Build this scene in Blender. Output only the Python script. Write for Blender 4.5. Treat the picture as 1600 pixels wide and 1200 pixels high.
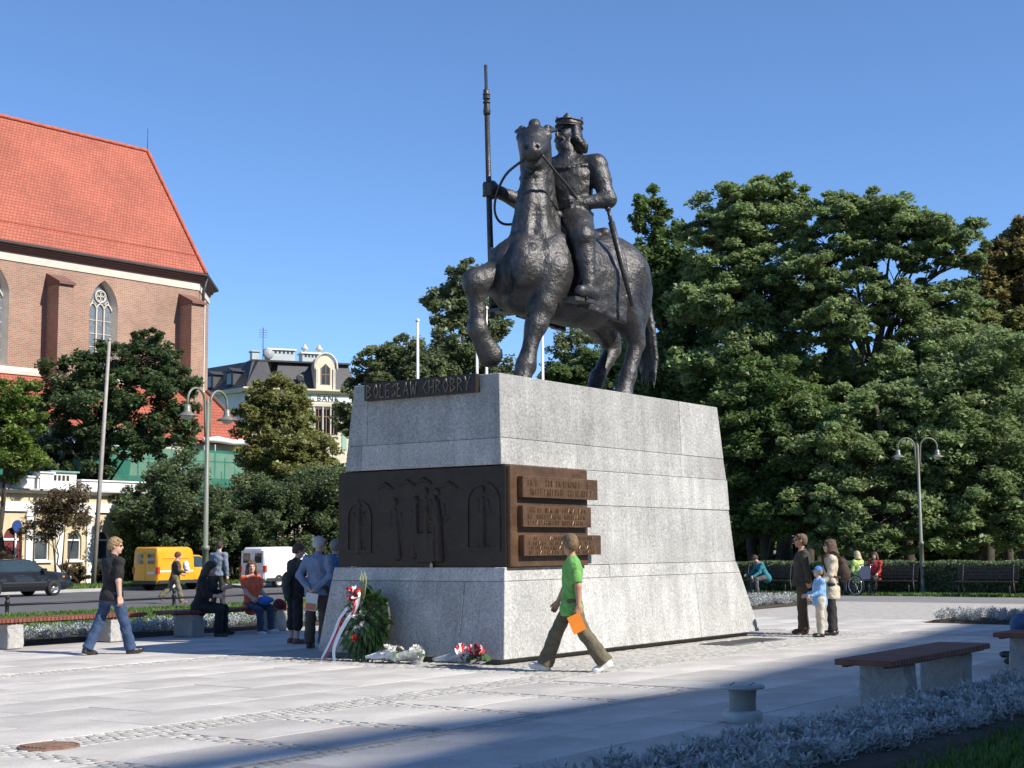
import bpy, bmesh, math, random
import numpy as np
from mathutils import Vector, Matrix, Quaternion
for o in list(bpy.data.objects): bpy.data.objects.remove(o)
scene = bpy.context.scene
COL = scene.collection
R_ = math.radians
# ------------------------------------------------------------------ camera, sky, sun, exposure
CAM_H, FPX = 1.52, 2300.0                       # eye height in metres, focal length for a 1600 px wide frame
PITCH, ROLL = math.atan(258 / 2300.0), R_(0.48)
SUN_AZ, SUN_EL = R_(-27), R_(39)                # direction towards the sun, measured from +X
EXPOSURE = 0.55
cam_data = bpy.data.cameras.new('camera')
cam = bpy.data.objects.new('camera', cam_data); COL.objects.link(cam)
cF = Vector((0, math.cos(PITCH), math.sin(PITCH))); cR0 = Vector((1, 0, 0)); cU0 = cR0.cross(cF)
cR = math.cos(ROLL) * cR0 - math.sin(ROLL) * cU0; cU = math.cos(ROLL) * cU0 + math.sin(ROLL) * cR0
M = Matrix((cR, cU, -cF)).transposed().to_4x4(); M.translation = (0, 0, CAM_H)
cam.matrix_world = M
cam_data.sensor_width = 36.0; cam_data.lens = 36.0 * FPX / 1600.0
cam_data.clip_start = 0.1; cam_data.clip_end = 3000
scene.camera = cam
world = bpy.data.worlds.new('World'); scene.world = world; world.use_nodes = True
wn = world.node_tree.nodes; wl = world.node_tree.links; wn.clear()
sky = wn.new('ShaderNodeTexSky'); sky.sky_type = 'NISHITA'; sky.sun_disc = False
sun_dir = Vector((math.cos(SUN_AZ) * math.cos(SUN_EL), math.sin(SUN_AZ) * math.cos(SUN_EL), math.sin(SUN_EL)))
sky.sun_elevation = SUN_EL; sky.sun_rotation = math.atan2(sun_dir.x, sun_dir.y)
sky.altitude = 2000; sky.air_density = 1.0; sky.dust_density = 0.0; sky.ozone_density = 7.5
bg = wn.new('ShaderNodeBackground'); bg.inputs['Strength'].default_value = 0.132
wo = wn.new('ShaderNodeOutputWorld')
wl.new(sky.outputs[0], bg.inputs[0]); wl.new(bg.outputs[0], wo.inputs[0])
sd = bpy.data.lights.new('sun', 'SUN'); sd.energy = 5.0; sd.angle = R_(0.53); sd.color = (1.0, 0.94, 0.85)
sun = bpy.data.objects.new('sun', sd); COL.objects.link(sun)
sun.rotation_euler = sun_dir.to_track_quat('Z', 'Y').to_euler()
scene.view_settings.view_transform = 'Standard'; scene.view_settings.look = 'None'
scene.view_settings.exposure = EXPOSURE; scene.view_settings.gamma = 1.0
scene.view_settings.use_curve_mapping = False
scene.render.engine = 'CYCLES'

# ------------------------------------------------------------------ places
AX = R_(55)                                     # the square's long axis, parallel to road and monument
UX = Vector((math.cos(AX), math.sin(AX), 0)); WY = Vector((-math.sin(AX), math.cos(AX), 0))
def S(t, s, z=0.0): return UX * t + WY * s + Vector((0, 0, z))      # t along the axis, s across it
def at(px, py, depth):                          # a point seen towards (px,py) at the given distance ahead
    r = cF + cR * ((px - 800) / FPX) - cU * ((py - 600) / FPX)
    return Vector((0, 0, CAM_H)) + r * (depth / r.y)

# ------------------------------------------------------------------ object helpers
def tag(o, label=None, cat=None, group=None, kind=None):
    if label: o['label'] = label
    if cat: o['category'] = cat
    if group: o['group'] = group
    if kind: o['kind'] = kind
    return o
def thing(name, label, cat, loc=(0, 0, 0), rz=0.0, group=None):
    o = bpy.data.objects.new(name, None); o.empty_display_size = 0.2; COL.objects.link(o)
    o.location = loc; o.rotation_euler = (0, 0, rz)
    return tag(o, label, cat, group)
def link(name, me, mats, parent=None, loc=None):
    o = bpy.data.objects.new(name, me); COL.objects.link(o)
    if mats is not None and len(me.materials) == 0:
        for m in (mats if isinstance(mats, (list, tuple)) else [mats]): me.materials.append(m)
    if parent: o.parent = parent
    if loc is not None: o.location = loc
    return o
def copy_tree(o, parent=None):
    c = o.copy(); COL.objects.link(c); c.parent = parent
    for ch in [x for x in bpy.data.objects if x.parent == o]: copy_tree(ch, c)
    return c
def np_mesh(name, V, Fq, smooth=False, tris=False):
    V = np.asarray(V, np.float32); Fq = np.asarray(Fq, np.int32); k = Fq.shape[1]
    me = bpy.data.meshes.new(name)
    me.vertices.add(len(V)); me.vertices.foreach_set('co', V.ravel())
    me.loops.add(Fq.size); me.loops.foreach_set('vertex_index', Fq.ravel())
    me.polygons.add(len(Fq)); me.polygons.foreach_set('loop_start', np.arange(0, Fq.size, k, dtype=np.int32))
    me.polygons.foreach_set('loop_total', np.full(len(Fq), k, np.int32))
    if smooth: me.polygons.foreach_set('use_smooth', np.ones(len(Fq), bool))
    me.update(calc_edges=True); me.validate()
    return me

class MB:
    """collects shapes, becomes one mesh"""
    def __init__(s): s.v = []; s.f = []; s.m = []; s.sm = []; s.mi = 0
    def add(s, vs, fs, smooth=False):
        b = len(s.v); s.v += [tuple(v) for v in vs]
        for f in fs: s.f.append([b + i for i in f]); s.m.append(s.mi); s.sm.append(smooth)
        return s
    def box(s, x0, x1, y0, y1, z0, z1, rot=0.0, c=None):
        vs = [(x, y, z) for z in (z0, z1) for y in (y0, y1) for x in (x0, x1)]
        if rot:
            cx, cy = c if c else ((x0 + x1) / 2, (y0 + y1) / 2); ca, sa = math.cos(rot), math.sin(rot)
            vs = [(cx + (x - cx) * ca - (y - cy) * sa, cy + (x - cx) * sa + (y - cy) * ca, z) for x, y, z in vs]
        return s.add(vs, [(0, 2, 3, 1), (4, 5, 7, 6), (0, 1, 5, 4), (2, 6, 7, 3), (0, 4, 6, 2), (1, 3, 7, 5)])
    def cbox(s, x0, x1, y0, y1, z0, z1, b=0.01):      # box with chamfered upright and top edges
        p = [(x0 + b, y0), (x1 - b, y0), (x1, y0 + b), (x1, y1 - b), (x1 - b, y1), (x0 + b, y1), (x0, y1 - b), (x0, y0 + b)]
        q = [(x0 + 2 * b, y0 + b), (x1 - 2 * b, y0 + b), (x1 - b, y0 + 2 * b), (x1 - b, y1 - 2 * b), (x1 - 2 * b, y1 - b), (x0 + 2 * b, y1 - b), (x0 + b, y1 - 2 * b), (x0 + b, y0 + 2 * b)]
        vs = [(x, y, z0) for x, y in p] + [(x, y, z1 - b) for x, y in p] + [(x, y, z1) for x, y in q]
        fs = [tuple(range(7, -1, -1)), tuple(range(16, 24))]
        for k in range(8):
            n = (k + 1) % 8; fs += [(k, n, 8 + n, 8 + k), (8 + k, 8 + n, 16 + n, 16 + k)]
        return s.add(vs, fs)
    def tube(s, pts, r, n=8, cap=True, smooth=True):
        pts = [Vector(p) for p in pts]; rs = r if isinstance(r, (list, tuple)) else [r] * len(pts)
        vs = []; prev = None
        for i, p in enumerate(pts):
            d = (pts[min(i + 1, len(pts) - 1)] - pts[max(i - 1, 0)]).normalized()
            if prev is None:
                a = Vector((0, 0, 1)) if abs(d.z) < 0.9 else Vector((1, 0, 0)); u = d.cross(a).normalized()
            else: u = (prev - d * prev.dot(d)).normalized()
            prev = u; w = d.cross(u)
            for k in range(n):
                t = 2 * math.pi * k / n; vs.append(p + (u * math.cos(t) + w * math.sin(t)) * rs[i])
        fs = []
        for i in range(len(pts) - 1):
            for k in range(n):
                k2 = (k + 1) % n; fs.append((i * n + k, i * n + k2, (i + 1) * n + k2, (i + 1) * n + k))
        s.add(vs, fs, smooth)
        if cap:
            b = len(s.v) - len(vs); s.f += [[b + k for k in range(n - 1, -1, -1)], [b + (len(pts) - 1) * n + k for k in range(n)]]
            s.m += [s.mi] * 2; s.sm += [False] * 2
        return s
    def lathe(s, prof, n=16, c=(0, 0, 0), smooth=True, axis='z', arc=1.0):
        vs = []; closed = arc >= 1.0; nn = n if closed else n + 1
        for r, z in prof:
            for k in range(nn):
                t = 2 * math.pi * arc * k / n; x, y = r * math.cos(t), r * math.sin(t)
                v = (x, y, z) if axis == 'z' else ((x, z, y) if axis == 'y' else (z, x, y))
                vs.append((v[0] + c[0], v[1] + c[1], v[2] + c[2]))
        fs = []
        for i in range(len(prof) - 1):
            for k in range(n):
                k2 = (k + 1) % nn
                q = (i * nn + k, i * nn + k2, (i + 1) * nn + k2, (i + 1) * nn + k)
                fs.append(q if axis != 'y' else q[::-1])
        return s.add(vs, fs, smooth)
    def prism(s, poly, a, b, axis='y', smooth=False):   # polygon in the two other axes, extruded from a to b
        def mk(p, q, h): return {'x': (h, p, q), 'y': (p, h, q), 'z': (p, q, h)}[axis]
        n = len(poly); vs = [mk(p, q, a) for p, q in poly] + [mk(p, q, b) for p, q in poly]
        fs = [tuple(range(n - 1, -1, -1)), tuple(range(n, 2 * n))] + [(k, (k + 1) % n, n + (k + 1) % n, n + k) for k in range(n)]
        return s.add(vs, fs, smooth)
    def ring_prism(s, outer, inner, a, b, axis='y'):     # same number of points outside and inside
        def mk(p, q, h): return {'x': (h, p, q), 'y': (p, h, q), 'z': (p, q, h)}[axis]
        n = len(outer)
        vs = [mk(p, q, h) for h in (a, b) for ring in (outer, inner) for p, q in ring]
        fs = []
        for k in range(n):
            j = (k + 1) % n
            fs += [(k, j, n + j, n + k), (2 * n + k, 3 * n + k, 3 * n + j, 2 * n + j), (k, 2 * n + k, 2 * n + j, j), (n + k, n + j, 3 * n + j, 3 * n + k)]
        return s.add(vs, fs)
    def sphere(s, c, r, nu=12, nv=8):
        rx, ry, rz = r if isinstance(r, (tuple, list)) else (r, r, r)
        prof = [(math.sin(math.pi * i / nv), -math.cos(math.pi * i / nv)) for i in range(nv + 1)]
        vs = []; fs = []
        for a, z in prof:
            for k in range(nu):
                t = 2 * math.pi * k / nu; vs.append((c[0] + rx * a * math.cos(t), c[1] + ry * a * math.sin(t), c[2] + rz * z))
        for i in range(nv):
            for k in range(nu):
                j = (k + 1) % nu; fs.append((i * nu + k, i * nu + j, (i + 1) * nu + j, (i + 1) * nu + k))
        return s.add(vs, fs, True)
    def mesh(s, name, mats=None, fix=True):
        me = bpy.data.meshes.new(name); me.from_pydata(s.v, [], s.f)
        me.polygons.foreach_set('material_index', s.m); me.polygons.foreach_set('use_smooth', s.sm)
        if fix:
            bm = bmesh.new(); bm.from_mesh(me); bmesh.ops.recalc_face_normals(bm, faces=bm.faces); bm.to_mesh(me); bm.free()
        me.update()
        if mats is not None:
            for m in (mats if isinstance(mats, (list, tuple)) else [mats]): me.materials.append(m)
        return me
    def build(s, name, mats, parent=None, loc=None): return link(name, s.mesh(name, mats), None, parent, loc)

# ------------------------------------------------------------------ materials
MATS = {}
def N(nt, kind, **kw):
    n = nt.nodes.new(kind)
    for k, v in kw.items():
        if k in n.inputs: n.inputs[k].default_value = v
        else: setattr(n, k, v)
    return n
def mat(name, col, rough=0.6, metal=0.0, var=0.15, scale=6.0, detail=6.0, bump=0.0, bscale=40.0, speck=0.0, spscale=160.0,
        spec=0.5, rand=0.0, island=False, trans=0.0, alpha=None, stain=0.0, stscale=0.7, coat=0.0, hue=0.0, streak=0.0):
    """base colour with noise, optional speckle, stains and bump; rand varies per object (or per island)"""
    if name in MATS: return MATS[name]
    m = bpy.data.materials.new(name); m.use_nodes = True; nt = m.node_tree; L = nt.links
    b = nt.nodes['Principled BSDF']; out = nt.nodes['Material Output']
    b.inputs['Roughness'].default_value = rough; b.inputs['Metallic'].default_value = metal
    b.inputs['Specular IOR Level'].default_value = spec; b.inputs['Coat Weight'].default_value = coat
    tc = N(nt, 'ShaderNodeTexCoord')
    cur = None
    def mult(prev, fac_out, lo, hi):
        mr = N(nt, 'ShaderNodeMapRange'); L.new(fac_out, mr.inputs[0]); mr.inputs[1].default_value = 0.3; mr.inputs[2].default_value = 0.7
        mr.inputs[3].default_value = lo; mr.inputs[4].default_value = hi
        if prev is None: return mr.outputs[0]
        mm = N(nt, 'ShaderNodeMath', operation='MULTIPLY'); L.new(prev, mm.inputs[0]); L.new(mr.outputs[0], mm.inputs[1]); return mm.outputs[0]
    nz = None
    if var:
        nz = N(nt, 'ShaderNodeTexNoise', Scale=scale, Detail=detail, Roughness=0.6); L.new(tc.outputs['Object'], nz.inputs['Vector'])
        cur = mult(cur, nz.outputs['Fac'], 1 - var, 1 + var)
    if speck:
        sp = N(nt, 'ShaderNodeTexNoise', Scale=spscale, Detail=2.0, Roughness=0.7); L.new(tc.outputs['Object'], sp.inputs['Vector'])
        cur = mult(cur, sp.outputs['Fac'], 1 - speck, 1 + speck * 0.7)
    if stain:
        st = N(nt, 'ShaderNodeTexNoise', Scale=stscale, Detail=8.0, Roughness=0.7); L.new(tc.outputs['Object'], st.inputs['Vector'])
        cur = mult(cur, st.outputs['Fac'], 1 - stain, 1 + stain * 0.4)
    if streak:
        mp = N(nt, 'ShaderNodeMapping'); mp.inputs['Scale'].default_value = (3.2, 3.2, 0.22); L.new(tc.outputs['Object'], mp.inputs['Vector'])
        sk = N(nt, 'ShaderNodeTexNoise', Scale=1.6, Detail=7.0, Roughness=0.65); L.new(mp.outputs[0], sk.inputs['Vector'])
        cur = mult(cur, sk.outputs['Fac'], 1 - streak, 1 + streak * 0.35)
    if rand:
        if island: gi = N(nt, 'ShaderNodeNewGeometry'); ro = gi.outputs['Random Per Island']
        else: gi = N(nt, 'ShaderNodeObjectInfo'); ro = gi.outputs['Random']
        mr = N(nt, 'ShaderNodeMapRange'); L.new(ro, mr.inputs[0]); mr.inputs[3].default_value = 1 - rand; mr.inputs[4].default_value = 1 + rand
        if cur is None: cur = mr.outputs[0]
        else:
            mm = N(nt, 'ShaderNodeMath', operation='MULTIPLY'); L.new(cur, mm.inputs[0]); L.new(mr.outputs[0], mm.inputs[1]); cur = mm.outputs[0]
    colout = None
    if cur is not None:
        vm = N(nt, 'ShaderNodeVectorMath', operation='SCALE'); vm.inputs[0].default_value = col[:3]; L.new(cur, vm.inputs['Scale']); colout = vm.outputs[0]
        if hue:
            hs = N(nt, 'ShaderNodeHueSaturation'); L.new(colout, hs.inputs['Color'])
            gi = N(nt, 'ShaderNodeNewGeometry'); mr = N(nt, 'ShaderNodeMapRange'); L.new(gi.outputs['Random Per Island'], mr.inputs[0])
            mr.inputs[3].default_value = 0.5 - hue; mr.inputs[4].default_value = 0.5 + hue * 0.6; L.new(mr.outputs[0], hs.inputs['Hue']); colout = hs.outputs[0]
        L.new(colout, b.inputs['Base Color'])
    else: b.inputs['Base Color'].default_value = (*col[:3], 1)
    if bump:
        bn = N(nt, 'ShaderNodeTexNoise', Scale=bscale, Detail=5.0, Roughness=0.6); L.new(tc.outputs['Object'], bn.inputs['Vector'])
        bp = N(nt, 'ShaderNodeBump', Strength=min(1.0, bump), Distance=0.02 if bump <= 1 else 0.02 * bump); L.new(bn.outputs['Fac'], bp.inputs['Height']); L.new(bp.outputs[0], b.inputs['Normal'])
    if trans:
        tr = N(nt, 'ShaderNodeBsdfTranslucent'); mx = N(nt, 'ShaderNodeMixShader'); mx.inputs[0].default_value = trans
        if colout is not None: L.new(colout, tr.inputs[0])
        else: tr.inputs[0].default_value = (*col[:3], 1)
        L.new(b.outputs[0], mx.inputs[1]); L.new(tr.outputs[0], mx.inputs[2]); L.new(mx.outputs[0], out.inputs[0])
    if alpha is not None: b.inputs['Alpha'].default_value = alpha
    MATS[name] = m; m.diffuse_color = (*col[:3], 1)
    return m
def leafmat(name, col, trans=0.35, hue=0.03, rand=0.45, rough=0.45):
    return mat(name, col, rough=rough, var=0.25, scale=0.35, detail=3, rand=rand, island=True, trans=trans, hue=hue, spec=0.35)

# ------------------------------------------------------------------ signed-distance sculpting
def nrm(v): v = np.asarray(v, float); return v / (np.linalg.norm(v) + 1e-9)
def rotm(ax, deg):
    a = R_(deg); c, s = math.cos(a), math.sin(a)
    return np.array({'x': [[1, 0, 0], [0, c, -s], [0, s, c]], 'y': [[c, 0, s], [0, 1, 0], [-s, 0, c]], 'z': [[c, -s, 0], [s, c, 0], [0, 0, 1]]}[ax])
def cap(a, b, ra, rb=None, k=0.03, op=1): return ('c', np.array(a, float), np.array(b, float), ra, ra if rb is None else rb, k, op)
def ell(c, r, R=None, k=0.03, op=1): return ('e', np.array(c, float), np.array(r, float), np.eye(3) if R is None else np.asarray(R), k, op)
def rbx(c, r, R=None, rnd=0.01, k=0.01, op=1): return ('b', np.array(c, float), np.array(r, float), np.eye(3) if R is None else np.asarray(R), rnd, k, op)
def prim_bb(p):
    if p[0] == 'c':
        lo = np.minimum(p[1] - p[3], p[2] - p[4]); hi = np.maximum(p[1] + p[3], p[2] + p[4])
    elif p[0] == 'e':
        e = np.sqrt(((p[3] * p[2]) ** 2).sum(1)); lo, hi = p[1] - e, p[1] + e
    else:
        e = np.abs(p[3]) @ p[2] + p[4]; lo, hi = p[1] - e, p[1] + e
    return lo, hi
def surface(D, org, h):
    s = D < 0; nx, ny, nz = D.shape
    c = np.zeros((nx - 1, ny - 1, nz - 1), np.int8)
    for dx in (0, 1):
        for dy in (0, 1):
            for dz in (0, 1): c += s[dx:nx - 1 + dx, dy:ny - 1 + dy, dz:nz - 1 + dz]
    m = (c > 0) & (c < 8); ids = np.argwhere(m); n = len(ids)
    idx = np.full(m.shape, -1, np.int32); idx[m] = np.arange(n)
    acc = np.zeros((n, 3)); cnt = np.zeros(n)
    for ax in range(3):
        o1, o2 = [a for a in range(3) if a != ax]
        for a in (0, 1):
            for b in (0, 1):
                p0 = ids.copy(); p0[:, o1] += a; p0[:, o2] += b; p1 = p0.copy(); p1[:, ax] += 1
                d0 = D[p0[:, 0], p0[:, 1], p0[:, 2]].astype(float); d1 = D[p1[:, 0], p1[:, 1], p1[:, 2]].astype(float)
                x = (d0 < 0) != (d1 < 0); t = np.where(x, d0 / np.where(x, d0 - d1, 1), 0)
                q = p0.astype(float); q[:, ax] += t; acc[x] += q[x]; cnt[x] += 1
    V = org + h * acc / cnt[:, None]
    F = []
    for ax in range(3):
        sl0 = [slice(None)] * 3; sl1 = [slice(None)] * 3; sl0[ax] = slice(0, -1); sl1[ax] = slice(1, None)
        A, B = s[tuple(sl0)], s[tuple(sl1)]; e = np.argwhere(A != B); o1, o2 = (ax + 1) % 3, (ax + 2) % 3
        lim = np.array(m.shape); ok = (e[:, o1] > 0) & (e[:, o2] > 0) & (e[:, o1] < lim[o1]) & (e[:, o2] < lim[o2]); e = e[ok]
        ins = A[e[:, 0], e[:, 1], e[:, 2]]
        def cell(a, b):
            q = e.copy(); q[:, o1] -= a; q[:, o2] -= b; return idx[q[:, 0], q[:, 1], q[:, 2]]
        Q = np.stack([cell(1, 1), cell(0, 1), cell(0, 0), cell(1, 0)], 1)
        Q[~ins] = Q[~ins][:, ::-1]; F.append(Q)
    return V, np.concatenate(F)
def sculpt(prims, h, wob=0.0, wfreq=9.0, cut=None, seed=0):
    bbs = [prim_bb(p) for p in prims if p[-1] > 0]
    lo = np.min([b[0] for b in bbs], 0) - 3 * h - 0.02; hi = np.max([b[1] for b in bbs], 0) + 3 * h + 0.02
    n = np.ceil((hi - lo) / h).astype(int) + 1
    X = lo[0] + h * np.arange(n[0]); Y = lo[1] + h * np.arange(n[1]); Z = lo[2] + h * np.arange(n[2])
    D = np.full(n, 0.5, np.float32)
    for p in prims:
        k, op = p[-2], p[-1]; a, b = prim_bb(p); pad = k * 1.3 + 3 * h
        i0 = np.clip(((a - pad - lo) / h).astype(int), 0, n - 1); i1 = np.clip(((b + pad - lo) / h).astype(int) + 2, 1, n)
        if (i1 <= i0).any(): continue
        sl = tuple(slice(i0[j], i1[j]) for j in range(3))
        x = X[sl[0]][:, None, None]; y = Y[sl[1]][None, :, None]; z = Z[sl[2]][None, None, :]
        if p[0] == 'c':
            A, B, ra, rb = p[1], p[2], p[3], p[4]; ba = B - A; L2 = ba @ ba + 1e-12
            px, py, pz = x - A[0], y - A[1], z - A[2]
            t = np.clip((px * ba[0] + py * ba[1] + pz * ba[2]) / L2, 0, 1)
            d = np.sqrt((px - t * ba[0]) ** 2 + (py - t * ba[1]) ** 2 + (pz - t * ba[2]) ** 2) - (ra + (rb - ra) * t)
        else:
            Rt = p[3].T; qx, qy, qz = x - p[1][0], y - p[1][1], z - p[1][2]
            lx = Rt[0, 0] * qx + Rt[0, 1] * qy + Rt[0, 2] * qz; ly = Rt[1, 0] * qx + Rt[1, 1] * qy + Rt[1, 2] * qz; lz = Rt[2, 0] * qx + Rt[2, 1] * qy + Rt[2, 2] * qz
            r = p[2]
            if p[0] == 'e':
                k0 = np.sqrt((lx / r[0]) ** 2 + (ly / r[1]) ** 2 + (lz / r[2]) ** 2); k1 = np.sqrt((lx / r[0] ** 2) ** 2 + (ly / r[1] ** 2) ** 2 + (lz / r[2] ** 2) ** 2)
                d = k0 * (k0 - 1) / np.maximum(k1, 1e-6)
            else:
                ax_, ay_, az_ = np.abs(lx) - r[0], np.abs(ly) - r[1], np.abs(lz) - r[2]
                d = np.sqrt(np.maximum(ax_, 0) ** 2 + np.maximum(ay_, 0) ** 2 + np.maximum(az_, 0) ** 2) + np.minimum(np.maximum(ax_, np.maximum(ay_, az_)), 0) - p[4]
        d = d.astype(np.float32); cur = D[sl]
        if op > 0:
            hh = np.maximum(k - np.abs(cur - d), 0) / k; D[sl] = np.minimum(cur, d) - hh * hh * k * 0.25
        else:
            hh = np.maximum(k - np.abs(cur + d), 0) / k; D[sl] = np.maximum(cur, -d) + hh * hh * k * 0.25
    if wob:
        x = X[:, None, None]; y = Y[None, :, None]; z = Z[None, None, :]; w = wfreq; q = seed * 1.7
        D += (wob * (np.sin(w * x + 1.3 * w * z + q) * np.sin(0.9 * w * y - 0.8 * w * z + q) + 0.5 * np.sin(2.3 * w * z - 1.7 * w * x + q) * np.sin(2.1 * w * y + q))).astype(np.float32)
    if cut is not None: D = np.maximum(D, cut(X[:, None, None], Y[None, :, None], Z[None, None, :]).astype(np.float32))
    return surface(D, lo, h)
def sculpt_obj(name, prims, h, material, parent=None, **kw):
    V, Fq = sculpt(prims, h, **kw)
    return link(name, np_mesh(name, V, Fq, smooth=True), material, parent)
# ------------------------------------------------------------------ monument pedestal
M_GRANITE = mat('granite', (0.44, 0.44, 0.43), rough=0.75, var=0.10, scale=2.2, speck=0.34, spscale=30, bump=0.7, bscale=24, rand=0.13, stain=0.28, stscale=0.8, streak=0.22)
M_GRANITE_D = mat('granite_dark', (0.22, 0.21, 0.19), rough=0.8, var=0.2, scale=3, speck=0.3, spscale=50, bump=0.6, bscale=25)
M_PLAQUE = mat('brown_bronze', (0.115, 0.062, 0.032), rough=0.5, metal=0.35, var=0.35, scale=4, bump=0.5, bscale=22, stain=0.3)
M_PLAQUE_D = mat('shaded_relief_bronze', (0.030, 0.019, 0.012), rough=0.55, metal=0.3, var=0.3, scale=4, bump=0.6, bscale=26)  # shade of the front end put into a darker copy of the band bronze
M_LETTER = mat('worn_bronze_letters', (0.19, 0.14, 0.10), rough=0.45, metal=0.5, var=0.4, scale=14)
T0 = 16.26; S0 = 11.37
PED = thing('monument_pedestal', 'tall pale granite pedestal of battered blocks with bronze band under the bronze horseman', 'pedestal', S(0, 0, 0), AX)
def tf(z): return np.interp(z, [0, 1.28, 1.281, 2.66, 2.661, 3.92], [16.00, 16.22, 16.30, 16.33, 16.23, 16.27])
def tb(z): return np.interp(z, [0, 1.13, 1.131, 1.40, 1.401, 2.70, 2.701, 3.92], [23.72, 23.18, 23.10, 23.08, 22.98, 22.92, 22.90, 22.72])
def sr(z): return np.interp(z, [0, 1.28, 3.92], [11.37, 11.50, 11.60])
def sl(z): return np.interp(z, [0, 1.28, 1.281, 2.66, 2.661, 3.92], [14.68, 14.55, 14.42, 14.38, 14.36, 14.22])
prng = random.Random(11)
def hexblock(lo, hi):      # corners (t,s) anticlockwise at the bottom and at the top
    (zl, cl), (zh, ch) = lo, hi
    bm = bmesh.new(); vs = [bm.verts.new((t, s, zl)) for t, s in cl] + [bm.verts.new((t, s, zh)) for t, s in ch]
    for f in ((3, 2, 1, 0), (4, 5, 6, 7), (0, 1, 5, 4), (1, 2, 6, 5), (2, 3, 7, 6), (3, 0, 4, 7)): bm.faces.new([vs[i] for i in f])
    bmesh.ops.recalc_face_normals(bm, faces=bm.faces)
    bmesh.ops.bevel(bm, geom=list(bm.edges), offset=0.008, segments=1, profile=0.5, affect='EDGES')
    me = bpy.data.meshes.new('stone_block'); bm.to_mesh(me); bm.free(); return me
def course(z0, z1, tcuts, scuts, g=0.0018):
    """blocks of one course; tcuts divide the long faces, scuts the front end; None takes the battered face"""
    def T_(v, z, jit): return (tf(z) if v is None and jit == 'f' else tb(z) if v is None else v)
    ts = [None] + list(tcuts) + [None]; n = len(ts) - 1
    for i in range(n):
        ss = [None] + (list(scuts) if i == 0 else []) + [None]
        for j in range(len(ss) - 1):
            off = (prng.uniform(0.0, 0.004), prng.uniform(-0.004, 0.010))
            def corners(z):
                a = tf(z) - off[0] if ts[i] is None else ts[i] + g; b = tb(z) if ts[i + 1] is None else ts[i + 1] - g
                c = sr(z) - off[1] if ss[j] is None else ss[j] + g; d = sl(z) + off[1] if ss[j + 1] is None else ss[j + 1] - g
                return [(a, c), (b, c), (b, d), (a, d)]
            link('stone_block', hexblock((z0 + g, corners(z0)), (z1 - g, corners(z1))), M_GRANITE, PED)
course(0.07, 1.09, [17.3, 21.55], [12.14, 14.2])
course(1.09, 1.28, [18.9], [])
# behind the bronze band the courses carry on along the long faces
def course_rear(z0, z1, t0, tcuts, g=0.0018):
    ts = [t0] + tcuts + [None]
    for i in range(len(ts) - 1):
        o_ = prng.uniform(-0.004, 0.012)
        def corners(z):
            a = ts[i] + g; b = tb(z) if ts[i + 1] is None else ts[i + 1] - g; c = sr(z) - o_; d = sl(z) + o_
            return [(a, c), (b, c), (b, d), (a, d)]
        link('stone_block', hexblock((z0 + g, corners(z0)), (z1 - g, corners(z1))), M_GRANITE, PED)
course_rear(1.28, 2.15, 18.05, [21.5]); course_rear(2.15, 2.665, 18.05, [])
course(2.665, 3.03, [18.15, 21.3], [14.05])
course(3.03, 3.92, [21.35], [13.95])
m = MB(); m.box(16.14, 23.5, 11.52, 14.55, 0.0, 0.09); m.build('recessed_footing', M_GRANITE_D, PED)  # darker granite colour carries the shade of the gap under the blocks
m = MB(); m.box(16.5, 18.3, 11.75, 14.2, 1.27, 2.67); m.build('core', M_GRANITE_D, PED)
# bronze band: box round the front end, running along the long face
m = MB(); m.cbox(16.27, 18.22, 11.43, 14.50, 1.286, 2.655, 0.012); band = m.build('bronze_band', [M_PLAQUE], PED)
m = MB(); m.box(16.245, 16.272, 11.50, 14.49, 1.30, 2.645); front = m.build('relief_panel', M_PLAQUE_D, PED)
# relief figures on the front end
def fig(P, s, z, h, w=1.0, lean=0.0, r=1.0):
    t = 16.273
    P += [cap((t, s, z), (t, s + lean * .5, z + h * .55), 0.075 * w, 0.06 * w, k=0.03), cap((t, s + lean * .5, z + h * .5), (t, s + lean, z + h * .78), 0.062 * w, 0.055 * w, k=0.03), ell((t - 0.01, s + lean, z + h * .92), (0.05, 0.055 * w, 0.07), k=0.02),
          cap((t, s + lean + .1 * w, z + h * .74), (t, s + lean + .12 * w, z + h * .5), 0.04, 0.035, k=0.02), cap((t, s + lean + .12 * w, z + h * .5), (t - 0.012, s + lean - .02, z + h * .56), 0.035, 0.03, k=0.02),
          cap((t, s + lean - .1 * w, z + h * .74), (t, s + lean - .14 * w, z + h * .52), 0.04, 0.035, k=0.02), cap((t, s + lean - .14 * w, z + h * .52), (t, s + lean - .2 * w, z + h * .66), 0.035, 0.03, k=0.02)]
    for q in (-.07, 0, .07): P.append(cap((t - 0.012, s + q * w * 1.8, z), (t - 0.012, s + lean * .5 + q * w, z + h * .5), 0.022, 0.014, k=0.015))
def relief(name, figs, extra=()):
    P = []
    for f in figs: fig(P, *f)
    P += list(extra); sculpt_obj(name, P, 0.016, M_PLAQUE_D, front, cut=lambda x, y, z: np.maximum((x - 16.262) + 0 * y, 1.34 - z + 0 * y))
relief('relief_figure', [(14.1, 1.52, 0.72, 0.9)]); relief('relief_figure', [(11.88, 1.55, 0.85, 0.8)])
relief('relief_figure', [(13.36, 1.42, 0.85, 0.85, 0.06)]); relief('relief_figure', [(13.08, 1.45, 0.82, 0.9, -0.05)])
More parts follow.
